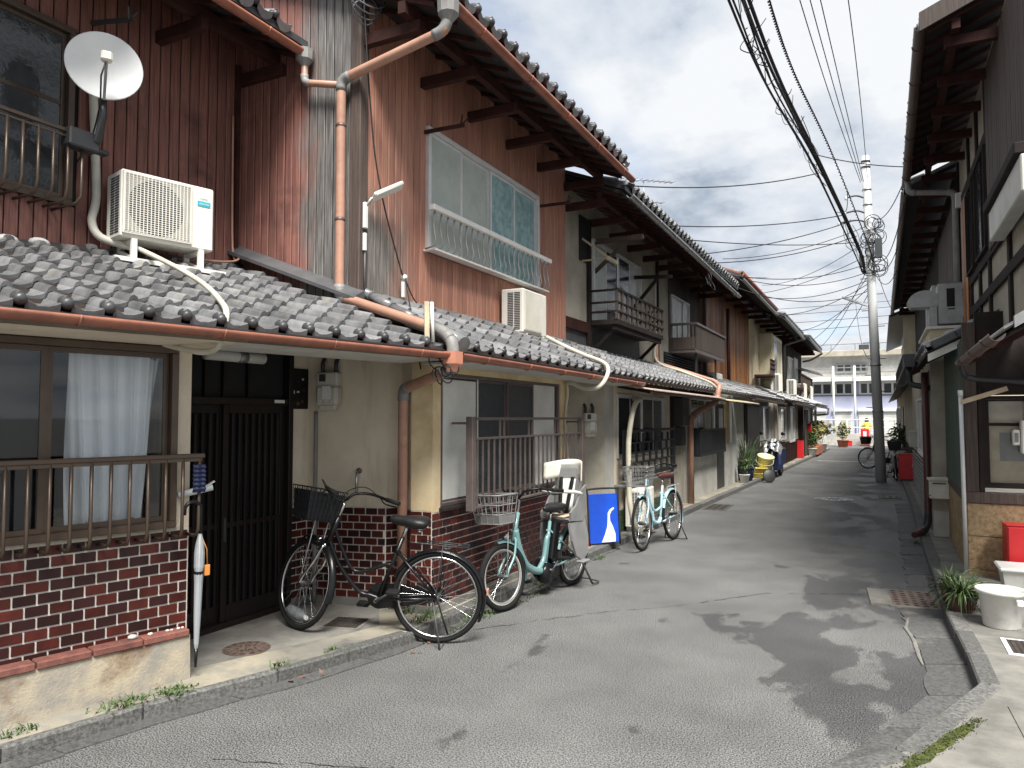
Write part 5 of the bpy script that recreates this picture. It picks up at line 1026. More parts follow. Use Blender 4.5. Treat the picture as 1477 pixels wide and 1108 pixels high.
# ---------------------------------------------------------------- farther row houses on the left
def far_house(y0, y1, xw, xe, eave_z, wallm, lowm, label, low_eave=2.1, boards_m=None, gut='steel', rough=True):
    h = thing('row_house', (xw-.6,(y0+y1)/2,0), 0, label, 'house'); A, B = (xw,y0), (xw,y1)
    if boards_m: boards(h, A, B, 2.5, eave_z+.2, .16, boards_m)
    panelwall(h, A, B, 2.3, eave_z+.25, wallm, .08, 'upper_wall')
    M_, zz_ = eaves(h, A, B, 0, xe-xw, eave_z, .40, arm=1.2, rafters=False, y_over=(.05,.1)); roofslab(h, M_, -.05, y1-y0+.1, xe-xw, zz_, 3.0)
    tiled(h, (xe+.02,y0,eave_z+.12), (xe+.02,y1+.1,eave_z+.12), (-1,0,.4), .24, .24, 1, join=True)
    obj('gutter', halfpipe((xe+.05,y0,eave_z+.02),(xe+.05,y1+.1,eave_z-.03), .05, n=6), m[gut], h)
    xl = xe+.22
    tiled(h, (xl,y0,low_eave+.04), (xl,y1,low_eave+.04), (-1,0,.45), .24, .25, 5, join=True, clip=lambda p: p.x > xw)
    obj('roof_deck', MB().prism([(xl+.03,y0,low_eave),(xw,y0,low_eave+.5),(xw,y0,low_eave+.53),(xl+.03,y0,low_eave+.03)], (0,y1-y0,0)), m['old_wood'], h); obj('lower_gutter', halfpipe((xl+.06,y0,low_eave),(xl+.06,y1,low_eave-.02), .05, n=6), m['pipe_dark'], h)
    panelwall(h, (xl-.45,y0), (xl-.45,y1), .05, low_eave+.1, lowm, .08, 'lower_wall'); panelwall(h, (xw-3,y0), (xl-.45,y0), .05, low_eave+.2, lowm, .06, 'side_wall', .03); panelwall(h, (xw-3,y0), (xw,y0), 2.3, eave_z+.1, boards_m or wallm, .06, 'gable', .03)
    return h, xl-.45
h4, x4 = far_house(18.05, 24.6, -3.78, -2.95, 4.95, 'plank_dark', 'white_wall', 'row house with amber boards and a red-edged roof beyond the grey balcony', boards_m='plank_amber')
obj('red_verge', MB().prism([(-2.93,18.0,5.0),(-5.5,18.0,6.05),(-5.5,18.0,6.16),(-2.93,18.0,5.11)], (0,.12,0)), m['copper'], h4); obj('red_verge_cap', MB().tube([(-2.9,18.1,5.10),(-2.9,24.6,5.08)], .06, 8), m['copper'], h4)
pipe(h4, [(-3.66,20.4,4.6),(-3.66,20.4,2.55)], .05, 'maroon', collars=False)
M8, _ = wallframe((x4,18.05), (x4,24.6)); sash(h4, M8, 4.7, 6.2, .95, 1.95, 2, 'alu', 'glass_dark', fw=.04, y=-.03); obj('door', MB().cbox(2.1,-.03,.08,4.3,.02,1.95,.005), m['door'], h4, M8); obj('dado', MB().box(4.5,-.03,.06,6.5,.0,.80), m['plank_dark'], h4, M8)
obj('recess', MB().box(1.7,-.02,.08,2.1,.02,2.0), m['dark_in'], h4, M8); obj('white_block', MB().cbox(-3.77,18.2,2.45,-3.60,19.2,2.75,.01), m['white_paint'], h4)
h5, x5 = far_house(24.7, 31.2, -3.60, -2.72, 4.80, 'cream_wall', 'stucco_grey', 'cream plastered row house with a white bay window and small balcony')
M9, _ = wallframe((-3.60,24.7), (-3.60,31.2)); bay = obj('bay_window', MB().cbox(.9,-.42,2.95,3.6,0,4.45,.01), m['cream_wall'], h5, M9); 
sash(h5, M9, 1.2, 3.3, 3.1, 4.3, 2, 'white_paint', 'glass_warp', fw=.06, y=-.40); sash(h5, M9, 4.0, 5.6, 3.0, 4.1, 2, 'alu', 'glass_warp', fw=.05)
bl = obj('balcony', MB().cbox(-.2,-.52,2.95,.8,0,3.02,.006), m['red_wood'], h5, M9)
for i in range(7): obj('baluster', MB().box(-.18+.15*i,-.51,3.02,-.13+.15*i,-.48,3.5), m['plank_dark'], bl, M9)
for z in (3.2,3.35,3.48): obj('rail', MB().box(-.2,-.525,z,.8,-.485,z+.03), m['red_wood'], bl, M9)
M10, _ = wallframe((x5,24.7), (x5,31.2)); sash(h5, M10, .4, 1.8, .95, 1.95, 2, 'alu', 'glass_dark', fw=.05, y=-.03); sash(h5, M10, 3.2, 4.6, .8, 2.0, 2, 'alu', 'glass_frost', fw=.05, y=-.03); obj('dado', MB().box(0,-.03,.06,6.5,.0,.80), m['old_wood'], h5, M10)
for i in range(10): obj('dado_batten', MB().box(2.0,-.05,.10+.07*i,6.4,-.03,.13+.07*i), m['red_wood'], h5, M10)
h6, x6 = far_house(31.3, 38.2, -3.40, -2.52, 4.75, 'old_wood', 'door', 'dark timber row house at the far end of the row with a slatted balcony')
M11, _ = wallframe((-3.40,31.3), (-3.40,38.2)); sash(h6, M11, .6, 2.4, 3.0, 4.1, 2, 'alu', 'glass_frost', fw=.05); obj('storm_door', MB().cbox(3.0,-.05,2.9,4.6,0,4.3,.01), m['steel'], h6, M11)
bl = obj('balcony', MB().cbox(.2,-.6,2.75,5.5,0,2.85,.006), m['red_wood'], h6, M11)
for i in range(20): obj('baluster', MB().box(.22+.27*i,-.59,2.85,.30+.27*i,-.56,3.35), m['plank_dark'], bl, M11)
obj('rail', MB().box(.2,-.61,3.35,5.5,-.55,3.41), m['red_wood'], bl, M11); obj('side_roof', MB().prism([(4.6,-.95,3.62),(4.6,0,3.9),(4.6,0,3.96),(4.6,-.95,3.68)], (2.5,0,0)), m['steel'], h6, M11)
M12, _ = wallframe((x6,31.3), (x6,38.2)); sash(h6, M12, 3.6, 5.6, 1.0, 2.0, 2, 'alu', 'glass_dark', fw=.05, y=-.03); obj('door', MB().cbox(.4,-.03,.1,1.8,.0,1.95,.01), m['plank_dark'], h6, M12)
for (h_, pts) in ((h5, [(-2.70,31.2,4.75),(-3.4,31.2,4.55),(-3.45,31.2,2.7)]), (h6, [(-2.48,38.2,4.7),(-3.0,38.25,4.4),(-3.35,38.25,4.35)]), (h6, [(-2.22,38.2,2.05),(-2.25,38.25,1.8),(-2.8,38.25,1.75)])): pipe(h_, pts, .05, 'pipe_grey', collars=False)
for (x, y, z, lab) in ((-3.0,26.0,2.50,'white outdoor air conditioner unit below the cream bay window'),(-2.95,30.2,2.50,'white outdoor air conditioner unit beside the grey downpipe of the cream house'),(-2.75,32.3,2.42,'white outdoor air conditioner unit under the slatted balcony of the dark end house'),(-2.75,35.4,2.42,'white outdoor air conditioner unit at the far corner of the dark end house')):
    ac_unit(None, 0, .75, .62, .30, lab, stand=.10, M=wallframe((x,y),(x,y+1))[0] @ T((0,0,z)))
# ---------------------------------------------------------------- right side: corner house with stone dado
r1 = thing('corner_house', (1.9,10,0), 0, 'old corner house with tan stone dado, green corrugated side and deep dark eaves', 'house')
RFA, RFB = (.745,8.6), (3.4,8.6); RSA, RSB = (.775,11.19), (.745,8.6)
MF, LF = wallframe(RFA, RFB); MS, LS = wallframe(RSA, RSB)
for M_, L_, cuts in ((MF, LF, (.62,1.35,2.1)), (MS, LS, (.7,1.5,2.2))):
    obj('dado_backing', MB().box(0,.02,.05,L_,.1,.80), m['basewall'], r1, M_)
    xs_ = (0,)+cuts+(L_,)
    for z0, z1 in ((.05,.15),(.154,.475),(.479,.80)):
        for a, c in zip(xs_, xs_[1:]): obj('stone_block', MB().cbox(a+.002,-.006+random.uniform(-.002,.002),z0,c-.002,.02,z1,.004), m['tan_stone'], r1, M_)
    obj('timber_rail', MB().cbox(-.01,-.022,.803,L_+.005,.10,.91,.006), m['plank_dark'], r1, M_)
obj('corner_post', MB().cbox(.745,8.59,.91,.855,8.70,2.6,.006), m['plank_dark'], r1); obj('post', MB().cbox(.862,8.60,.91,.905,8.68,1.95,.004), m['old_wood'], r1)
sash(r1, MF, .185, 1.10, .985, 1.83, 2, 'old_wood', 'clear_glass', fw=.03, dep=.03, y=.04, mid=1.58)
obj('blind', MB().box(.19,.075,.99,1.10,.08,1.83), m['curtain_beige'], r1, MF); obj('blind_patch', MB().box(.30,.069,1.22,1.05,.0745,1.50), m['pipe_grey'], r1, MF)
obj('upper_panel', MB().box(.11,.03,1.87,3.4,.1,2.7), m['old_wood'], r1, MF); obj('wall', MB().box(1.14,.02,.91,3.4,.1,1.87), m['old_wood'], r1, MF)
obj('hanging_strip', MB().bar((.72,8.52,1.80),(1.10,8.50,1.93),.03,.045), m['curtain_beige'], r1)
for i in range(26): x = .02+(LS-.10)*i/26; obj('corrugated_rib', MB().prism([(x,0,.912),(x+.03,-.022,.912),(x+.06,-.022,.912),(x+.09,0,.912)], (0,0,1.5)), m['green_sheet'], r1, MS)
obj('side_backing', MB().box(0,.001,.91,LS,.08,2.45), m['green_sheet'], r1, MS)
# lower tiled roof along the street
tiled(r1, (.46,8.95,2.37), (.46,11.2,2.37), (1,0,.50), .24, .24, 3, join=True)
obj('roof_deck', MB().prism([(.44,8.95,2.30),(1.2,8.95,2.68),(1.2,8.95,2.72),(.44,8.95,2.34)], (0,2.3,0)), m['old_wood'], r1)
for i in range(4): p = Vector((.50+.22*i,8.93,2.40+.11*i)); obj('verge_tile', MB().cbox(0,-.07,-.04,.25,.12,.05,.012).xf(T(p) @ rot('Y', -26.5)), m['tile_dark'], r1)
obj('verge_board', MB().prism([(.46,8.94,2.24),(1.15,8.94,2.58),(1.15,8.94,2.66),(.46,8.94,2.32)], (0,.03,0)), m['white_dirty'], r1)
# corrugated lean-to over the front window
obj('corrugated_sheet', MB().sheet(lambda u, v: (.74+1.3*v, 5.8+2.65*u, 2.235+.80*v+.014*math.sin(u*33*6.283)), 264, 3, (0,0,.005)), m['steel'], r1)
obj('lean_to_ceiling', MB().prism([(.78,5.85,2.20),(2.1,5.85,2.98),(2.1,5.85,3.0),(.78,5.85,2.22)], (0,2.55,0)), m['old_wood'], r1); obj('barge_strip', MB().prism([(.80,5.79,2.24),(2.1,5.79,3.04),(2.1,5.79,3.12),(.80,5.79,2.32)], (0,.05,0)), m['steel'], r1)
gutter(r1, (.70,5.78,2.205), (.70,8.3,2.185), .05, 'pipe_dark', .8)
obj('gutter_drop', MB().tube(curve([(.70,8.25,2.17),(.72,8.3,2.08),(.80,8.40,2.03),(1.2,8.45,1.99),(1.9,8.5,1.9)]), .028, 8), m['black_iron'], r1)
for y in (6.4,7.4,8.3): obj('lean_to_rafter', MB().bar((.76,y,2.18),(2.0,y,2.92),.04,.06), m['red_wood'], r1)
obj('downpipe', MB().tube([(.725,8.56,.09),(.715,8.56,1.86)], .020, 10), m['alu'], r1); obj('pipe_cap', MB().tube([(.715,8.56,1.86),(.715,8.56,1.92)], .024, 10), m['white_paint'], r1)
# upper storey
UA, UB = (1.10,12.6), (1.10,6.4); MR, LR = wallframe(UA, UB); Y = lambda y: 12.6-y
obj('wall', MB().box(0,0,2.4,LR,.08,5.5), m['stucco_grey'], r1, MR)
for y in (12.5,11.1,10.2,9.35,8.0): obj('post', MB().cbox(Y(y)-.06,-.03,2.5,Y(y)+.06,.0,5.4,.005), m['old_wood'], r1, MR)
for z in (2.95,3.35,4.65): obj('tie_beam', MB().cbox(.0,-.035,z,LR,-.002,z+.11,.005), m['old_wood'], r1, MR)
boards(r1, (1.08,9.1), (1.08,6.4), 3.4, 5.3, .12, 'plank_dark', off=-.03); boards(r1, (1.08,11.8), (1.08,11.2), 2.8, 4.6, .10, 'plank_amber', off=-.03)
sash(r1, MR, Y(10.1), Y(9.25), 3.5, 4.55, 2, 'old_wood', 'glass_warp', fw=.035); sash(r1, MR, Y(11.1), Y(10.4), 3.5, 4.5, 2, 'old_wood', 'glass_dark', fw=.03)
bx = obj('balcony_box', MB().cbox(.95,6.4,3.30,1.07,8.15,3.58,.01), m['white_wall'], r1); obj('balcony_cap', MB().cbox(.91,6.4,3.582,1.07,8.22,3.67,.008), m['old_wood'], r1)
ME1, zr = eaves(r1, (1.10,12.6), (1.10,8.0), 0, .66, 5.33, .42, arm=.92, purl='red_wood', y_over=(0,.15), depth=3.5); roofslab(r1, ME1, 0, 4.76, .66, zr, 3.5)
obj('bargeboard', MB().prism([(.40,7.84,5.30),(4.4,7.84,6.98),(4.4,7.84,7.16),(.40,7.84,5.48)], (0,-.04,0)), m['plank_dark'], r1)
gutter(r1, (.41,7.82,5.36), (.41,12.6,5.20), .055, 'pipe_dark', .7); tiled(r1, (.43,8.0,5.47), (.43,12.6,5.47), (1,0,.42), .24, .24, 1, join=True)
pipe(r1, [(.42,12.3,5.18),(.44,12.28,4.98),(1.02,12.25,4.90),(1.02,12.25,2.6)], .04, 'pipe_grey', cm='pipe_grey')
obj('electric_box', MB().cbox(1.0,11.9,4.6,1.09,12.0,4.8,.005), m['white_dirty'], r1)
# ---------------------------------------------------------------- right side: second house
r2 = thing('row_house', (1.8,17,0), 0, 'dark timber house with white corrugated awning and grey duct on a ledge', 'house')
panelwall(r2, (.60,11.2), (.78,11.2), .05, 2.4, 'stucco_grey', .3, 'pier'); panelwall(r2, (.595,11.19), (.785,11.19), .05, .42, 'cement', .3, 'pier_base', -.01)
M_, L_ = wallframe((.70,27), (.70,11.5)); Y = lambda y: 27-y
obj('lower_wall', MB().box(0,0,.05,L_,.08,2.6), m['stucco_grey'], r2, M_); obj('dado', MB().box(0,-.02,.06,Y(13.2),-.001,.9), m['old_wood'], r2, M_)
for i in range(10): obj('dado_batten', MB().box(Y(20),-.045,.12+.08*i,Y(13.6),-.02,.155+.08*i), m['steel'], r2, M_)
sash(r2, M_, Y(16.5), Y(14.2), 1.0, 1.95, 3, 'alu', 'glass_dark', fw=.05); obj('door', MB().cbox(Y(13.1),-.03,.1,Y(12.0),.0,2.0,.01), m['door'], r2, M_); obj('dark_post', MB().cbox(Y(12.0),-.10,.09,Y(11.75),.0,2.3,.008), m['gunmetal'], r2, M_)
pipe(r2, [(.535,11.28,2.25),(.535,11.28,.28),(.50,11.24,.16),(.36,10.95,.12)], .042, 'maroon', cm='black_iron')
# white corrugated awning
obj('awning_sheet', MB().sheet(lambda u, v: (.44+.60*v, 11.25+5.0*u, 2.47+.26*v+.012*math.sin(u*40*6.283)), 240, 2), m['polycarb_clear'], r2)
for y in (11.26,12.0,12.8,13.6,14.4,15.2,16.2): obj('awning_rafter', MB().bar((.44,y,2.435),(1.04,y,2.695),.035,.045), m['red_wood'], r2)
obj('awning_beam', MB().box(.43,11.25,2.36,.47,16.25,2.44), m['old_wood'], r2)
obj('box_gutter', MB().add([(.30,11.2,2.33),(.42,11.2,2.33),(.44,11.2,2.50),(.28,11.2,2.50),(.30,16.3,2.28),(.42,16.3,2.28),(.44,16.3,2.45),(.28,16.3,2.45)], [(0,1,5,4),(1,2,6,5),(3,0,4,7),(0,3,2,1),(4,5,6,7)]), m['gunmetal'], r2)
for i in range(14): y = 11.5+i*.35; obj('gutter_strap', MB().box(.275,y,2.32,.282,y+.03,2.50), m['black_iron'], r2)
pipe(r2, [(.36,11.4,2.33),(.36,11.4,2.10),(.70,11.3,2.02)], .04, 'black_iron', collars=False)
# ledge with duct box
obj('ledge', MB().cbox(.64,12.0,2.74,1.3,14.2,2.90,.01), m['cream_wall'], r2); obj('ledge_cap', MB().cbox(.60,11.95,2.90,1.3,14.3,2.94,.006), m['white_paint'], r2)
db = thing('duct_box', (.92,12.2,2.94), 0, 'grey metal duct box with a curved hood on the cream ledge', 'duct')
obj('box', MB().cbox(.76,12.05,2.975,1.09,12.45,3.56,.012), m['steel'], db); obj('vent', MB().box(.87,12.044,3.22,.97,12.049,3.48), m['dark_in'], db); obj('vent_lip', MB().box(.88,12.035,3.18,.97,12.05,3.195), m['black_iron'], db)
obj('hood', MB().prism([(p[0], 12.08, p[2]) for p in arc((.60,3.24), .24, 0, 160, 12)]+[(.42,12.08,3.24)], (0,.34,0)), m['steel'], db); obj('riser', MB().cbox(.655,12.08,2.945,.755,12.42,3.24,.006), m['steel'], db)
# upper storey and eaves
M_, L_ = wallframe((1.05,27), (1.05,12.65)); obj('upper_wall', MB().box(0,0,2.5,L_,.08,5.3), m['old_wood'], r2, M_); boards(r2, (1.05,16), (1.05,12.7), 2.9, 4.9, .14, 'plank_dark')
sash(r2, M_, 27-19.5, 27-17.2, 3.2, 4.3, 3, 'alu', 'glass_warp', fw=.04)
ME2, zr2 = eaves(r2, (1.05,27), (1.05,12.65), 0, .62, 5.12, .42, arm=.95, rafters=False, depth=3.5); roofslab(r2, ME2, 0, 14.3, .62, zr2, 3.5)
obj('gutter', halfpipe((.40,12.7,5.12), (.40,27,5.05), .055, n=6), m['pipe_dark'], r2); tiled(r2, (.42,12.7,5.25), (.42,27,5.25), (1,0,.42), .24, .24, 1, join=True)
# third house on the right, far
r3 = thing('row_house', (1.6,34,0), 0, 'far cream-walled house beyond the utility pole with dark lower eaves', 'house')
M_, L_ = wallframe((.72,41), (.72,27.1)); obj('lower_wall', MB().box(0,0,.05,L_,.08,2.7), m['cream_wall'], r3, M_); obj('upper_wall', MB().box(0,.25,2.5,L_,.33,5.0), m['cream_wall'], r3, M_)
sash(r3, M_, 8, 10, 1.0, 2.0, 2, 'alu', 'glass_dark', fw=.05); sash(r3, M_, 2, 4, 1.0, 2.0, 2, 'alu', 'glass_dark', fw=.05); obj('door', MB().cbox(11,-.03,.1,12.2,0,2,.01), m['gunmetal'], r3, M_)
panelwall(r3, (.72,27.1), (4,27.1), 2.3, 5.2, 'cream_wall', .06, 'gable')
obj('roof', MB().prism([(.30,27,4.9),(4,27,6.4),(4,27,6.5),(.30,27,5.0)], (0,14,0)), m['tile_dark'], r3); obj('lower_roof', MB().prism([(.35,20.5,2.35),(1.1,20.5,2.7),(1.1,20.5,2.76),(.35,20.5,2.41)], (0,20,0)), m['tile_dark'], r3)
# ---------------------------------------------------------------- far end: block wall, pale building
fb = thing('apartment_building', (-1,62,0), 0, 'lavender two-storey building with white shutters closing the end of the alley', 'building')
k = 60/47; zf = lambda z: 1.65+(z-1.65)*k; xf = lambda x: x*k
obj('wall', MB().box(-16,60,0,12,68,zf(2.95)), m['lavender'], fb); obj('upper_wall', MB().box(-16,60.3,zf(2.95),12,68,zf(3.75)), m['lavender'], fb)
obj('canopy', MB().cbox(-16,59.2,zf(3.72),12,60.4,zf(3.95),.02), m['white_paint'], fb); obj('set_back_wall', MB().box(-16,61.2,zf(3.95),12,68,zf(5.3)), m['cement'], fb); obj('parapet', MB().cbox(-16,60.6,zf(5.25),12,68,zf(5.6),.03), m['stucco_grey'], fb)
obj('sill_band', MB().box(-16,59.95,zf(2.90),12,60.3,zf(2.96)), m['flash'], fb)
Mb, _ = wallframe((-16,60.3), (12,60.3)); U = lambda x: xf(x)+16
for a, c in ((-5.6,-4.4),(-3.6,-2.55),(-2.35,-1.45),(-1.05,-.2),(.15,1.1),(1.6,2.6)): sash(fb, Mb, U(a), U(c), zf(3.0), zf(3.65), 2, 'white_paint', 'glass_warp', fw=.09, dep=.08)
Mb2, _ = wallframe((-16,61.2), (12,61.2))
for a, c in ((-2.3,-1.5),(-1.3,-.7)): sash(fb, Mb2, U(a), U(c), zf(4.35), zf(4.8), 2, 'steel', 'glass_warp', fw=.08, dep=.08)
Mb3, _ = wallframe((-16,60), (12,60))
for a, c in ((-4.2,-2.9),(-2.5,-1.5),(-1.15,-.2),(.15,1.2)):
    s_ = obj('shutter', MB().cbox(U(a),-.06,zf(.2),U(c),0,zf(1.98),.01), m['white_wall'], fb, Mb3); obj('shutter_box', MB().cbox(U(a)-.05,-.22,zf(1.98),U(c)+.05,0,zf(2.12),.02), m['white_paint'], s_, Mb3)
    for i in range(12): z = zf(.3)+(zf(1.95)-zf(.3))*i/12; obj('shutter_slat', MB().box(U(a)+.03,-.072,z,U(c)-.03,-.058,z+.11), m['white_wall'], s_, Mb3)
for x in (-2.42,-1.3): obj('downpipe', MB().tube([(xf(x),59.1,0),(xf(x),59.1,zf(4.6))], .07, 8), m['white_paint'], fb)
for x in (-4,-2.6,-1.3,0,1.5): obj('roof_rail_post', MB().box(xf(x),60.8,zf(5.6),xf(x)+.06,60.86,zf(5.95)), m['steel'], fb)
obj('roof_rail', MB().box(-16,60.8,zf(5.95),12,60.86,zf(6.0)), m['steel'], fb); obj('roof_unit', MB().cbox(xf(-1.1),62,zf(5.6),xf(-.55),63,zf(6.0),.02), m['gunmetal'], fb)
obj('balcony_rail', MB().box(-16,60.55,zf(4.25),12,60.62,zf(4.32)).box(-16,60.55,zf(4.55),12,60.62,zf(4.6)), m['steel'], fb)
bw_ = thing('block_wall', (-1,47.2,0), 0, 'low grey concrete block wall across the end of the alley', 'wall')
for i in range(24):
    for j in range(4): obj('block', MB().cbox(-5.6+.40*i+(.2 if j % 2 else 0),47.1,.18*j,-5.21+.40*i+(.2 if j % 2 else 0),47.25,.18*j+.172,.005), m['cement'], bw_)
obj('block_run', MB().box(-16,47.1,0,-5.65,47.25,.72).box(4.3,47.1,0,14,47.25,.72), m['cement'], bw_)
gr = thing('guard_rail', (-1,47.8,0), 0, 'white pipe rail behind the low block wall', 'railing')
for z in (1.05,1.5): obj('rail', MB().tube([(-8,47.8,z),(6,47.8,z)], .03, 6), m['white_paint'], gr)
for i in range(8): obj('post', MB().tube([(-7.5+1.9*i,47.8,0),(-7.5+1.9*i,47.8,1.55)], .035, 6), m['white_paint'], gr)
# person in yellow
pn = thing('person', (-.76,48.6,0), 0, 'person in a yellow top and blue skirt walking behind the block wall', 'person')
sk = bpy.data.meshes.new('body'); J = [(0,0,.86),(0,0,1.10),(0,0,1.30),(0,0,1.39),(0,0,1.50),(-.16,0,1.29),(-.24,.03,1.06),(-.20,-.08,.86),(.16,0,1.29),(.24,-.02,1.05),(.22,-.12,.86),(-.09,0,.82),(-.11,.08,.46),(-.11,.02,.07),(-.11,-.12,.03),(.09,0,.82),(.11,-.12,.46),(.11,-.10,.07),(.11,-.24,.03)]
sk.from_pydata(J, [(0,1),(1,2),(2,3),(3,4),(2,5),(5,6),(6,7),(2,8),(8,9),(9,10),(0,11),(11,12),(12,13),(13,14),(0,15),(15,16),(16,17),(17,18)], [])
bo = bpy.data.objects.new('body', sk); link(bo, pn, fr(pn)); sk.materials.append(m['skin'])
mo = bo.modifiers.new('skin', 'SKIN'); rad = [.13,.12,.13,.05,.095,.06,.045,.032,.06,.045,.032,.085,.06,.04,.035,.085,.06,.04,.035]
for v, r_ in zip(sk.skin_vertices[0].data, rad): v.radius = (r_, r_)
sk.skin_vertices[0].data[0].use_root = True; bo.modifiers.new('sub', 'SUBSURF').levels = 1; bo.modifiers['sub'].render_levels = 1
obj('top', MB().lathe((0,0,0), [(.155,.84),(.16,.98),(.155,1.1),(.175,1.25),(.12,1.34),(.06,1.37)], 14).tube([(-.15,0,1.29),(-.25,.03,1.05)], [.075,.062], 10).tube([(.15,0,1.29),(.25,-.02,1.05)], [.075,.062], 10), m['shirt'], pn, fr(pn))
obj('skirt', MB().lathe((0,0,0), [(.26,.22),(.24,.45),(.20,.70),(.16,.88)], 16), m['denim'], pn, fr(pn)); obj('hair', MB().lathe((0,.02,0), [(.09,1.36),(.115,1.45),(.115,1.53),(.09,1.59),(.001,1.62)], 14), m['hair'], pn, fr(pn))
# ---------------------------------------------------------------- utility pole
up = thing('utility_pole', (-.03,21.15,0), 0, 'grey concrete utility pole with a tangle of cables', 'utility pole')
P0, P1 = Vector((-.026,21.15,0)), Vector((-.23,21.15,8.5)); pp = lambda z: P0+(P1-P0)*(z/8.5)
obj('shaft', MB().tube([P0, pp(4), P1], [.130,.112,.095], 20), m['pole'], up)
for z in (8.35,8.2,7.6,7.2,6.2,5.4,3.0,1.8): obj('band', MB().tube([pp(z)-Vector((0,0,.02)), pp(z)+Vector((0,0,.02))], .113 if z > 5 else .132, 16), m['steel' if z < 8 else 'gunmetal'], up)
for i in range(12): z = 1.9+.42*i; s = 1 if i % 2 else -1; obj('step_bolt', MB().tube([pp(z), pp(z)+Vector((s*.26,-.02,0))], .010, 6), m['gunmetal'], up)
for z, l_ in ((7.35,.5),(6.95,.55),(6.7,.7)):
    a_ = obj('crossarm', MB().tube(curve([pp(z), pp(z)+Vector((-.25,-.1,.10)), pp(z)+Vector((-l_,-.15,.06))]), .022, 6), m['gunmetal'], up); obj('insulator', MB().lathe(pp(z)+Vector((-l_,-.15,.04)), [(.001,-.04),(.04,-.03),(.025,0),(.045,.03),(.001,.06)], 10), m['white_paint'], a_)
obj('junction_box', MB().cbox(-.05,20.92,5.75,.12,21.05,6.25,.01), m['gunmetal'], up); obj('junction_box', MB().cbox(-.42,20.95,5.55,-.30,21.1,5.85,.01), m['gunmetal'], up); obj('lamp_arm', MB().bar(pp(4.55)+Vector((-.12,-.05,0)), pp(4.55)+Vector((-.70,-.3,.22)), .07,.05), m['pole'], up)
tg = MB(); rng = random.Random(3)
for i in range(26):
    c = pp(rng.uniform(5.4,6.7))+Vector((rng.uniform(-.05,.25),-.15,0)); r_ = rng.uniform(.07,.22); n_ = Vector((rng.uniform(-.6,.6),1,rng.uniform(-.5,.5)))
    tg.ring(c, n_, r_, .010, 14, 4)
o = obj('cable_coils', tg, m['cable'], up); o['kind'] = 'stuff'
# ---------------------------------------------------------------- overhead cables
def cable(a, b_, sag, r=.010, mt='cable', label=None, mid=None, n=18, group=None):
    a, b_ = Vector(a), Vector(b_)
    if mid is not None: P = curve([a, Vector(mid), b_], 12)
    else: P = [a+(b_-a)*(i/n)-Vector((0,0,sag*4*(i/n)*(1-i/n))) for i in range(n+1)]
    return obj('overhead_cable', MB().tube(P, r, 5), m[mt], label=label, cat='cable', group=group)
BP = [(-.30,20.95,5.35),(-.42,19.0,5.52),(-.88,13.5,5.93),(-1.16,10,5.95),(-1.22,7.6,5.92),(-1.30,4.5,6.0),(-1.4,0,6.25),(-1.5,-6,6.6)]
rng = random.Random(5); G = 'thick bundled cables running along the alley'
for i in range(6):
    off = Vector((rng.uniform(-.10,.10),0,rng.uniform(-.09,.09))); P = [Vector(p)+off*(.35 if j == 0 else 1)+Vector((rng.uniform(-.02,.02),0,rng.uniform(-.04,.04))) for j, p in enumerate(BP)]
    obj('overhead_cable', MB().tube(curve(P, 8), rng.uniform(.011,.024), 6), m['cable'], label='black cable in the thick bundle running along the alley to the pole', cat='cable', group=G)
hx = MB(); P = curve([Vector(p)+Vector((.22,0,.22)) for p in BP], 170)
obj('overhead_cable', MB().tube([p+Vector((.011*math.cos(i*1.25),0,.011*math.sin(i*1.25))) for i, p in enumerate(P)], .011, 5), m['cable'], label='twisted spiral cable hung beside the thick bundle', cat='cable')
lp_ = MB(); P = curve([Vector(p) for p in BP], 12); rng = random.Random(9)
for i in range(60):
    k_ = rng.randrange(2, len(P)-20); c = P[k_]+Vector((rng.uniform(-.05,.05),0,rng.uniform(-.05,.05))); e_ = P[k_+rng.randrange(1,4)]+Vector((rng.uniform(-.1,.25),0,rng.uniform(-.05,.25))); lp_.tube(curve([c, (c+e_)/2+Vector((rng.uniform(-.15,.1),rng.uniform(-.2,.2),-rng.uniform(.02,.16))), e_], 6), rng.uniform(.004,.007), 4)
obj('cable_ties', lp_, m['cable'], kind='stuff', label='loose wire loops hanging along the thick cable bundle', cat='cable')
for dx_, dz_ in ((0,0),(.10,.10),(.24,.02),(.55,.25)):
    cable((-.35+dx_*.3,20.9,7.75+dz_*.4), (-1.45+dx_,-4,7.55+dz_), .0, .008, label='thin high wire running along the alley to the pole top', group='thin high wires along the alley', mid=(-.86+dx_,10.5,7.28+dz_))
G = 'service wires between the pole and the houses'; lab = 'thin service wire slung from the pole to the left house roofs'
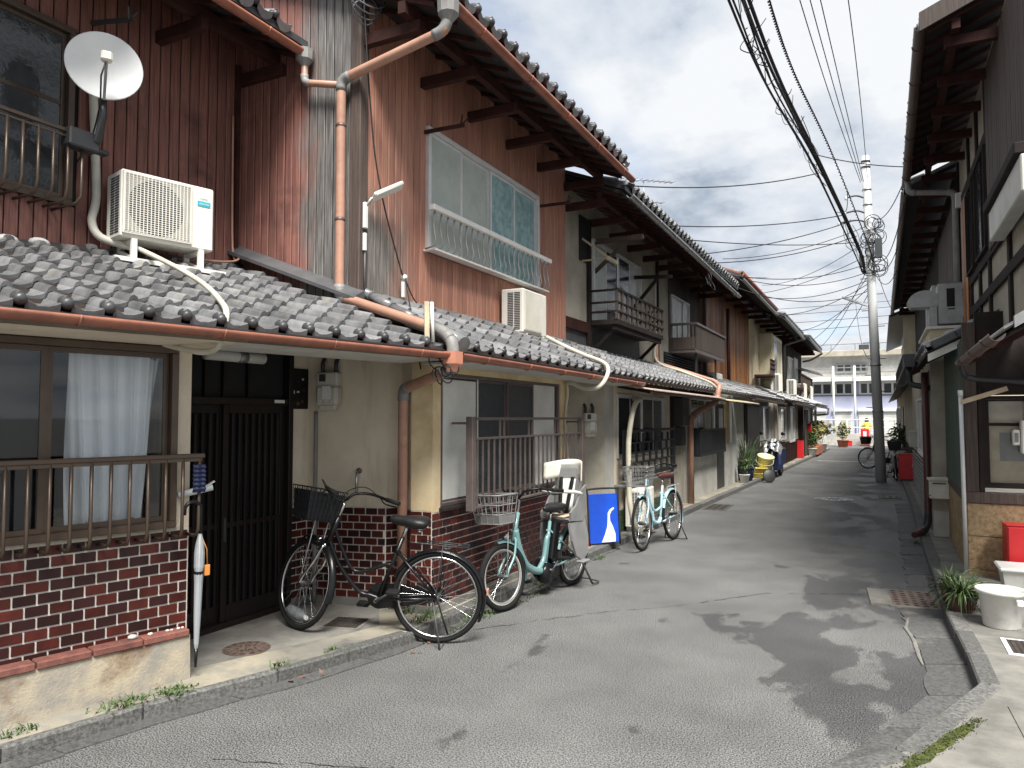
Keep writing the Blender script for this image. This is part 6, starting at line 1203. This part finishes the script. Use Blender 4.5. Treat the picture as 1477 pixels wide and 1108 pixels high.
for a, b_, sg in (((-.9,14.0,6.0),(-3.05,9.5,4.80),.12),((-.5,17.0,5.8),(-3.05,13.6,4.66),.10),((-.4,18.0,5.7),(-3.05,14.2,4.62),.15),((-.25,20.9,5.6),(-3.05,16.0,4.75),.25),((-.25,21.0,5.4),(-3.0,18.5,5.05),.25),((-.25,21.1,5.2),(-2.95,22,5.1),.2),((-.25,21.1,5.1),(-2.9,25,4.95),.2),((-.25,21.2,5.0),(-2.7,29,4.85),.25),((-.25,21.2,5.3),(-2.6,33,4.8),.2),((-.25,21.2,5.5),(-2.6,37,4.8),.3),((-.22,21.3,4.9),(-2.5,38,4.5),.3),((-.22,21.3,6.3),(-4.2,31,7.0),.3),((-.22,21.3,5.9),(-4.2,27,6.0),.2),((-.6,16.2,5.75),(-3.05,11.5,4.72),.10),((-.45,18.2,5.6),(-3.05,12.4,4.70),.08),((-.25,21,6.6),(-3.8,20.5,6.0),.2),((-.25,21,4.9),(-2.9,17.2,4.62),.3)): cable(a, b_, sg, .0095, 'cable', 'thin service wire slung from the pole to '+('the timber balcony house eaves' if b_[1] < 14.3 else 'the eaves over the grey boarded balcony' if b_[1] < 18.2 else 'the red-edged roof' if b_[1] < 24.7 else 'the cream house eaves' if b_[1] < 31.2 else 'the dark end house eaves'), group=G)
lab = 'thin service wire slung from the pole to the right house eaves'
for a, b_, sg in (((-.15,21.0,6.9),(.42,12.4,5.30),.35),((-.15,21.0,6.2),(.44,12.6,5.2),.8),((-.15,21.1,5.8),(.42,16,5.15),.5),((-.1,21.1,5.5),(.42,19,5.1),.4),((-.1,21.2,5.9),(.5,26,4.9),.3)): cable(a, b_, sg, .0085, 'cable', lab, group='service wires to the right eaves')
cable((-.95,13.2,6.1), (.43,12.3,5.38), .05, .008, 'cable', 'wire crossing the alley from the bundle to the dark right eaves'); cable((-.18,21.05,3.15), (-1.2,47.8,8.5), .9, .012, 'cable', 'slack dark cable dropping from beyond down to the pole shaft')
for a, b_ in (((-30,58,9.5),(14,52,9.2)),((-30,58,8.8),(14,52,8.7)),((-30,58,8.0),(14,52,8.3)),((-30,62,10.8),(14,56,10.0))): cable(a, b_, .5, .02, 'cable_grey', 'far wire crossing above the lavender building', group='far wires over the end of the alley')
# drop wire on the second house corner
cable((-3.78,4.78,5.15), (-3.80,5.40,2.90), 0, .007, 'cable', 'black drop wire down the reddish boarded corner', mid=(-3.80,5.0,3.8))
ins = thing('wire_insulator', (-3.78,5.42,2.7), 0, 'white porcelain wire holder low on the reddish boards', 'insulator'); obj('knob', MB().lathe((-3.80,5.42,2.90), [(.001,-.02),(.03,-.015),(.018,0),(.03,.015),(.001,.02)], 12, (1,-.3,0)), m['white_paint'], ins); obj('plate', MB().cbox(-3.81,5.385,2.72,-3.785,5.42,2.86,.004), m['white_paint'], ins)
for b_, sg in (((-3.86,5.80,2.70),.06),((-3.15,4.72,2.02),-.0)): cable((-3.79,5.42,2.90), b_, sg, .006, 'cable', 'short black lead from the porcelain holder', group='leads from the porcelain holder')
cp = thing('cable_post', (-2.86,4.70,2.28), 0, 'weathered stub post with a white cable tube by the gutter hopper', 'post'); obj('stub', MB().bar((-2.95,4.50,2.16),(-2.97,4.52,2.50),.035,.02), m['fibre'], cp); obj('tube', MB().tube([(-2.93,4.55,2.20),(-2.95,4.56,2.50)], .014, 8), m['white_paint'], cp)
kn = MB(); rng = random.Random(4)
for i in range(5): kn.ring(Vector((-2.83,4.56,1.98))+Vector((rng.uniform(-.05,.05),rng.uniform(-.05,.05),rng.uniform(-.05,.05))), (rng.uniform(-1,1),1,rng.uniform(-.5,.5)), rng.uniform(.04,.07), .005, 12, 5)
kn.tube(curve([(-2.94,4.55,2.20),(-2.88,4.53,2.10),(-2.82,4.55,2.0)]), .006, 5); kn.tube(curve([(-2.94,4.55,2.20),(-2.93,4.50,2.05),(-2.85,4.53,1.97)]), .005, 5); obj('cable_knot', kn, m['cable'], label='black cable knotted round the gutter hopper', cat='cable')
kc = MB()
for i in range(4): kc.ring((-3.82+.01*i,4.84,5.05+.05*i), (1,-.5,.2*i), .10+.02*i, .007, 16, 5)
obj('cable_coil', kc, m['cable_grey'], label='coil of grey cable on the corner post below the roof', cat='cable')
pc = MB()
for i in range(3): pc.ring((-2.95,14.5+.05*i,4.36-.03*i), (.8,.5-.3*i,.2*i), .12+.025*i, .007, 18, 5)
obj('cable_coil', pc, m['cable'], label='coil of wire hanging from the eave over the grey balcony', cat='cable')
# TV antennas
def antenna(x, y, z0, z1, label, s=1.):
    t = thing('tv_antenna', (x,y,z0), 0, label, 'antenna'); obj('mast', MB().tube([(x,y,z0),(x,y,z1)], .016, 6), m['steel'], t)
    for z, n, L_ in ((z1-.05,10,1.1),(z1-.55,5,.7)):
        b_ = obj('boom', MB().tube([(x-.3*L_,y-.45*L_,z-.05),(x+.45*L_,y+.55*L_,z+.06)], .010, 5), m['steel'], t)
        for i in range(n): f = i/(n-1); c = Vector((x-.3*L_+.75*L_*f,y-.45*L_+1.0*L_*f,z-.05+.11*f)); d = Vector((.8,-.6,0))*(.16-.06*f); obj('element', MB().tube([c-d,c+d], .006, 4), m['steel'], b_)
    return t
antenna(-4.6,15.7,5.2,6.95,'roof aerial on a mast above the timber balcony house'); antenna(-4.5,30.5,5.2,7.3,'roof aerial on a mast above the cream house')
# ---------------------------------------------------------------- small things on the right
def extinguisher_box(W, label, s=1.):
    t = thing('extinguisher_box', None, 0, label, 'fire box', None, W @ Matrix.Scale(s, 4)); F = fr(t)
    obj('cabinet', MB().cbox(-.14,-.10,.0,.14,.10,.50,.006), m['red'], t, F); obj('door', MB().cbox(-.13,-.108,.012,.13,-.102,.488,.003), m['red'], t, F); obj('foot', MB().box(-.13,-.09,-.03,.13,.09,0), m['iron'], t, F); obj('top_lip', MB().cbox(-.146,-.106,.50,.146,.106,.512,.003), m['red'], t, F); obj('handle', MB().cbox(.10,-.118,.25,.115,-.108,.31,.002), m['chrome'], t, F)
    return t
extinguisher_box(T((1.17,8.42,.13)) @ rot('Z', 4), 'red fire extinguisher box against the tan stone wall')
extinguisher_box(T((.56,20.6,.12)) @ rot('Z', -10), 'red fire extinguisher box beside the far parked bicycles', 1.25)
sb = thing('storage_box', (1.15,7.95,.092), 0, 'white lidded plastic box with small blue corner before the red extinguisher box', 'box')
F = fr(sb); obj('box_body', MB().add([(-.19,-.14,0),(.19,-.14,0),(.19,.14,0),(-.19,.14,0),(-.22,-.17,.20),(.22,-.17,.20),(.22,.17,.20),(-.22,.17,.20)], [(0,3,2,1),(4,5,6,7),(0,1,5,4),(1,2,6,5),(2,3,7,6),(3,0,4,7)]), m['white_dirty'], sb, F); obj('lid', MB().cbox(-.245,-.195,.20,.245,.195,.235,.012), m['white_paint'], sb, F); obj('clip', MB().cbox(-.03,-.205,.19,.03,-.19,.225,.004), m['white_paint'], sb, F); obj('blue_mark', MB().box(.10,-.168,.02,.18,-.160,.10), m['blue'], sb, F)
bk = thing('bucket', (.775,6.60,.092), 0, 'white plastic bucket with wire handle on the pavement', 'bucket'); F = fr(bk)
obj('bucket_body', MB().lathe((0,0,0), [(.001,.003),(.115,.0),(.122,.012),(.145,.245),(.168,.252),(.170,.275),(.163,.280),(.140,.270),(.115,.02),(.001,.02)], 32), m['white_dirty'], bk, F); obj('handle', MB().tube(curve([(.10,-.14,.215),(.17,-.19,.16),(.24,-.12,.14),(.22,.02,.15),(.15,.10,.21)]), .006, 6), m['white_paint'], bk, F); obj('handle_lug', MB().cbox(.075,-.165,.19,.12,-.13,.235,.006), m['white_paint'], bk, F)
def blade(q, base, az, L_, lift, w, drop=1.):
    d = Vector((math.cos(az), math.sin(az), 0)); sd = Vector((-d.y, d.x, 0)); n = 5; vs = []
    for i in range(n+1):
        f = i/n; p = Vector(base)+d*(L_*f*(.4+.6*f))+Vector((0,0,lift*f-drop*L_*.9*f**2.4)); ww = w*(1-f**2.2)+.0006; vs += [p-sd*ww, p+sd*ww+Vector((0,0,.002))]
    q.add(vs, [(2*i, 2*i+1, 2*i+3, 2*i+2) for i in range(n)], True)
def strappy(c, r, h, n, label, L_=.22, pot='pot', lift=.20):
    t = thing('potted_plant', c, 0, label, 'potted plant'); F = fr(t); rng = random.Random(int(c[1]*100))
    obj('pot', MB().lathe((0,0,0), [(.001,0),(r*.68,0),(r*.72,.01),(r*.95,h*.9),(r*1.06,h*.9),(r*1.08,h),(r*.95,h*1.0),(r*.9,h*.85),(.001,h*.85)], 26), m[pot], t, F)
    rb = MB()
    for i in range(26): a = 2*math.pi*i/26; rb.tube([(r*.705*math.cos(a),r*.705*math.sin(a),.015),(r*.94*math.cos(a),r*.94*math.sin(a),h*.86)], .006, 4)
    obj('pot_ribs', rb, m[pot], t, F)
    for mt, kk in (('leaf',.6),('leaf_pale',.16),('leaf_dark',.24)):
        q = MB()
        for i in range(int(n*kk)): a = rng.uniform(0,6.283); rr = rng.uniform(0,r*.8); blade(q, (rr*math.cos(a),rr*math.sin(a),h*.85), a+rng.uniform(-.6,.6), L_*rng.uniform(.5,1.15), lift*rng.uniform(.5,1.4), rng.uniform(.004,.008), rng.uniform(.5,1.3))
        o = obj('leaves', q, m[mt], t, F)
    return t
strappy((.555,6.98,.092), .115, .14, 260, 'strappy variegated plant in a ribbed brown pot by the kerb', .24); strappy((.50,7.28,.092), .085, .14, 90, 'small strappy plant in a brown pot tucked behind the ribbed pot', .16)
mb_ = thing('mailbox', (.60,10.95,.60), 0, 'cream metal letter box with sloping lid on the grey pier', 'mailbox')
obj('body', MB().cbox(.545,10.95,.60,.765,11.19,.84,.008), m['cream_plastic'], mb_); obj('lid', MB().prism([(.525,10.92,.838),(.785,10.92,.838),(.785,10.92,.875),(.525,10.92,.86)], (0,.27,0)), m['cream_plastic'], mb_); obj('slot', MB().box(.58,10.944,.79,.73,10.949,.805), m['ac_dark'], mb_); obj('lock', MB().ball((.548,10.95,.65), .014, 8), m['chrome'], mb_)
em = thing('electric_meter', (1.22,8.52,1.25), 0, 'white electric meter pair on the corner house front', 'meter'); obj('case', MB().cbox(1.20,8.50,1.30,1.34,8.60,1.62,.012), m['ac_white'], em); obj('small_case', MB().cbox(1.135,8.52,1.38,1.195,8.60,1.53,.01), m['ac_white'], em); obj('dial', MB().box(1.15,8.514,1.41,1.18,8.519,1.50), m['grey_plastic'], em); obj('conduit', MB().tube([(1.26,8.55,1.62),(1.26,8.55,2.0)], .014, 8), m['pipe_grey'], em)
# bicycles beside the pole
bicycle(bike_frame((.28,22.6), (.33,21.55), .004, .004, 2), 'white-framed bicycle with black basket beside the far red extinguisher box', fcol='white_paint', guard='white_paint', style='step', spokes=16, detail=False)
bicycle(bike_frame((.55,25.8), (-.25,26.2), .004, .004, -2), 'dark bicycle parked across the alley behind the utility pole', spokes=16, detail=False)
strappy((.42,23.6,.09), .20, .22, 60, 'bushy plant in a terracotta pot behind the utility pole', .35, 'terra')
gl_ = thing('letter_cabinet', (.62,18.4,.6), 0, 'grey wall cabinet above the far red extinguisher box', 'cabinet'); obj('cabinet_body', MB().cbox(.55,18.2,1.0,.70,18.7,1.35,.01), m['cement'], gl_); obj('cabinet_door', MB().cbox(.543,18.23,1.03,.549,18.67,1.32,.003), m['cement'], gl_)
sg = thing('wall_sign', (.66,14.0,1.0), 0, 'small red and blue notice panel on the right house wall', 'sign'); obj('panel', MB().cbox(.66,13.0,1.2,.68,13.9,2.0,.004), m['navy'], sg); obj('red_panel', MB().cbox(.63,13.2,.95,.655,13.7,1.35,.004), m['red'], sg)
# leafy shrub hanging by the right wall
def leafy(q, c, rad, n, sz, rng, sc3=(1,1,1)):
    for i in range(n):
        v = Vector((rng.gauss(0,1),rng.gauss(0,1),rng.gauss(0,1))).normalized()*rad*rng.uniform(.35,1); p = Vector(c)+Vector((v.x*sc3[0],v.y*sc3[1],v.z*sc3[2])); a = Vector((rng.uniform(-1,1),rng.uniform(-1,1),rng.uniform(-.6,.6))).normalized(); b_ = a.cross(Vector((rng.uniform(-1,1),rng.uniform(-1,1),1))).normalized(); s = sz*rng.uniform(.6,1.3)
        q.add([p-a*s, p+b_*s*.38, p+a*s, p-b_*s*.38], [(0,1,2,3)])
def shrub(c, rad, h, n, label, mt='leaf', pot=None, sz=.06, sc3=(1,1,1.3), stems=6, pr=.14, ph=.22, square=None):
    t = thing('potted_plant' if pot else 'shrub', c, 0, label, 'potted plant' if pot else 'shrub'); F = fr(t); rng = random.Random(int(abs(c[0])*1000+c[1]*37))
    if pot: obj('pot', MB().lathe((0,0,0), [(.001,0),(pr*.75,0),(pr,ph*.92),(pr*1.08,ph*.92),(pr*1.08,ph),(pr*.92,ph),(.001,ph*.9)], 20) if not square else MB().cbox(-square[0],-square[1],0,square[0],square[1],ph,.01), m[pot], t, F)
    z0 = ph if pot else 0; q = MB()
    for i in range(stems): a = rng.uniform(0,6.28); q.tube(curve([(0.03*math.cos(a),.03*math.sin(a),z0*.9),(rad*.3*math.cos(a),rad*.3*math.sin(a),z0+h*.5),(rad*.7*math.cos(a),rad*.7*math.sin(a),z0+h)],4), .006, 5)
    obj('stems', q, m['pot'], t, F); q = MB(); leafy(q, (0,0,z0+h*.65), rad, n, sz, rng, sc3); obj('foliage', q, m[mt], t, F); q = MB(); leafy(q, (0,0,z0+h*.6), rad*.9, n//3, sz, rng, sc3); obj('foliage', q, m['leaf_dark'], t, F)
    return t
shrub((.52,27.0,.09), .35, 1.5, 240, 'leafy shrub rising beside the far cream wall', sz=.09, sc3=(1,1.2,1.2))
# ---------------------------------------------------------------- small things on the left
strappy((-3.02,18.9,.085), .22, .34, 170, 'tall wispy yellow-green plant in a dark blue tub by the white wall', .50, 'navy', .85)
shrub((-2.95,18.3,.085), .16, .35, 120, 'small leafy plant in a white tub beside the dark blue tub', pot='white_dirty', sz=.05, pr=.12, ph=.2)
shrub((-2.62,34.6,.085), .55, .85, 420, 'yellowing bush in a long brick planter at the end house', 'leaf_dry', pot='terra', sz=.10, sc3=(.7,1.7,.9), ph=.34, square=(.25,1.5))
shrub((-2.50,37.2,.085), .50, 1.1, 260, 'sprawling dry yellow plant at the far end of the row', 'leaf_dry', pot='white_dirty', sz=.12, sc3=(1.2,1.2,.8), pr=.25, ph=.35)
shrub((-2.55,32.6,.085), .28, .55, 160, 'bushy green plant in a pale pot beside the brick planter', pot='white_dirty', sz=.07, pr=.18, ph=.3)
shrub((-1.9,44.5,.0), .40, .8, 180, 'dry plant in an orange tub before the block wall', 'leaf_dry', pot='terra', sz=.12, pr=.3, ph=.4)
sc_ = thing('screen_panel', (-3.05,19.6,.085), 0, 'dark green slatted screen behind the blue tub', 'screen'); 
for i in range(9): obj('slat', MB().box(-3.04,19.2+.0,.09+.085*i,-3.01,20.3,.165+.085*i), m['green_sheet'], sc_)
obj('frame', MB().box(-3.045,19.15,.085,-3.0,19.2,.88).box(-3.045,20.3,.085,-3.0,20.35,.88), m['green_sheet'], sc_)
def tub(c, r, h, mt, label, W=None):
    t = thing('plastic_tub', c, 0, label, 'tub', None, W or T(c)); F = fr(t); obj('tub_body', MB().lathe((0,0,0), [(.001,.004),(r*.78,0),(r*.82,.02),(r,h*.93),(r*1.09,h*.94),(r*1.09,h),(r*.97,h),(r*.78,.03),(.001,.03)], 24), m[mt], t, F); obj('handle', MB().tube(curve([(r*1.05,0,h*.85),(r*1.0,-r*.6,h*.55),(0,-r*1.15,h*.45),(-r*1.0,-r*.6,h*.55),(-r*1.05,0,h*.85)]), .007, 5), m[mt], t, F); return t
tub((-2.84,19.95,.085), .20, .26, 'yellow', 'bright yellow plastic tub on the pavement'); tub(None, .20, .36, 'pale_yellow', 'pale yellow bucket tilted on the bright yellow tub', T((-2.78,20.30,.30)) @ rot('Y', 12) @ rot('X', 14))
# scooter under a silvery cover (parked beyond the tubs)
mt_ = thing('motor_scooter', None, 0, 'motor scooter with a silver cover parked beyond the yellow tubs', 'scooter', None, T((-2.62,21.5,.005)) @ rot('Z', -95)); F = fr(mt_)
for x, n_ in ((.55,'front_wheel'),(-.55,'rear_wheel')): w_ = obj(n_, MB().ring((x,0,.21), (0,1,0), .17, .045, 24, 8), m['rubber'], mt_, F); obj('rim', MB().lathe((x,-.03,.21), [(.001,0),(.12,.0),(.13,.03),(.12,.06),(.001,.06)], 18, (0,1,0)), m['steel'], w_, F)
obj('body', MB().prism([(.40,-.13,.25),(.30,-.13,.20),(-.15,-.13,.22),(-.55,-.13,.42),(-.78,-.13,.62),(-.70,-.13,.72),(-.10,-.13,.72),(.0,-.13,.36),(.24,-.13,.34),(.34,-.13,.60),(.42,-.13,.90),(.50,-.13,.86)], (0,.26,0)), m['navy'], mt_, F)
obj('seat', MB().cbox(-.72,-.14,.70,-.08,.14,.80,.04), m['saddle'], mt_, F); obj('fork', MB().tube([(.45,0,.85),(.55,0,.21)], .035, 8), m['gunmetal'], mt_, F)
hb_ = obj('handlebar', MB().tube(curve([(.38,-.32,.98),(.42,-.15,1.0),(.44,0,.95),(.42,.15,1.0),(.38,.32,.98)]), .014, 8), m['black_gloss'], mt_, F)
for s in (-1,1): obj('mirror', MB().tube([(.42,s*.2,1.0),(.42,s*.27,1.15)], .006, 5).ball((.42,s*.28,1.20), .06, 10, (.3,1,.8)), m['black_gloss'], hb_, F)
obj('cover', MB().sheet(lambda u, v: (.30+.24*u+.03*math.sin(v*17), (v-.5)*(.42+.10*math.sin(u*3)), .86+.18*math.sin(math.pi*v)**.7-.26*u*u+.035*math.sin(u*21+v*13)), 14, 20), m['steel'], mt_, F)
sm_ = thing('disc_stand', (-2.52,19.0,0), 0, 'round wheel-like black disc stand on the road edge by the tubs', 'stand'); obj('disc', MB().lathe((-2.55,19.55,.17), [(.001,-.02),(.14,-.02),(.165,0),(.14,.02),(.001,.02)], 22, (.5,-.85,.2)), m['gunmetal'], sm_); obj('foot', MB().tube([(-2.56,19.57,.17),(-2.60,19.66,.09)], .012, 6), m['gunmetal'], sm_)
# red bin at the cream house, red box on wall
rb_ = thing('extinguisher_box', None, 0, 'tall narrow red fire box by the cream house door', 'fire box', None, T((-2.78,30.2,.085)) @ Matrix.Scale(.8, 4)); F = fr(rb_); obj('cabinet', MB().cbox(-.14,-.18,0,.14,.18,.80,.01), m['red'], rb_, F); obj('top_lip', MB().cbox(-.15,-.19,.80,.15,.19,.83,.01), m['red'], rb_, F)
pb_ = thing('letter_box', (-2.7,33.0,1.0), 0, 'small red letter box on the dark end house front', 'mailbox'); obj('body', MB().cbox(-2.80,32.9,1.05,-2.6,33.3,1.35,.02), m['red'], pb_); obj('lid', MB().cbox(-2.81,32.88,1.35,-2.58,33.32,1.39,.01), m['red'], pb_)
rs = thing('fire_hydrant_sign', (-.95,46.6,0), 0, 'red and white standing sign before the block wall', 'sign'); obj('panel', MB().cbox(-1.05,46.6,.10,-.62,46.7,.98,.01), m['red'], rs); obj('mark', MB().box(-.92,46.59,.55,-.75,46.597,.85), m['white_paint'], rs); obj('base', MB().cbox(-1.1,46.5,0,-.58,46.8,.10,.01), m['iron'], rs)
rc = thing('red_crate', (-1.7,46.5,0), 0, 'low red crate on the ground before the block wall', 'crate'); obj('crate_body', MB().cbox(-1.9,46.4,.02,-1.5,46.7,.26,.01), m['red'], rc); obj('crate_rim', MB().cbox(-1.92,46.38,.26,-1.48,46.72,.30,.01), m['red'], rc)
# road paint at the far junction
obj('road_marking', MB().box(-2.2,30.2,.003,-.7,30.32,.006), m['white_dirty'], kind='structure'); obj('road_marking', MB().box(-.4,26.2,.003,.3,26.32,.006), m['white_dirty'], kind='structure')
# weeds along the kerb
q = MB(); rng = random.Random(12)
for cx, cy, n, sp, hh in ((-3.72,2.72,110,.10,.035),(-3.60,2.95,60,.06,.03),(-3.86,2.22,45,.05,.03),(-3.42,3.55,30,.04,.04),(-3.66,2.95,40,.05,.03),(-3.34,3.95,25,.03,.03),(-3.42,4.98,45,.06,.09),(-3.62,5.02,25,.03,.10),(-3.2,4.86,60,.08,.08),(-3.02,5.35,80,.07,.05),(-2.98,5.62,40,.06,.04),(-3.04,6.6,40,.08,.05),(-2.96,8.2,30,.06,.05),(.37,11.0,30,.05,.05),(.42,8.6,20,.03,.03)):
    zb = .085 if cx < along(KL, cy)-.02 else .0
    for i in range(n): blade(q, (cx+rng.gauss(0,sp*.45),cy+rng.gauss(0,sp),zb), rng.uniform(0,6.28), hh*rng.uniform(.5,1.3), hh*rng.uniform(.5,1.4), .0035, .4)
for i in range(260): y = rng.uniform(4.9,6.6); blade(q, (-3.0+.22*abs(math.sin((y-4.9)*1.0))*.5+rng.gauss(0,.018),y,.0), rng.uniform(0,6.28), .02, .022, .003, .4)
obj('weeds', q, m['leaf'], kind='stuff', label='low green weeds growing along the kerb', cat='weeds')
dl = MB(); rng = random.Random(3)
for i in range(16): leafy(dl, (-3.32+rng.uniform(-.05,.14),3.62+rng.uniform(-.1,.4),.012), .015, 1, .035, rng, (1,1,.2))
for i in range(14): leafy(dl, (-3.0+rng.uniform(-.05,.1),4.55+rng.uniform(-.2,.3),.010), .015, 1, .022, rng, (1,1,.2))
obj('dead_leaves', dl, m['pot'], kind='stuff', label='dry brown leaves lying at the kerb', cat='leaves')
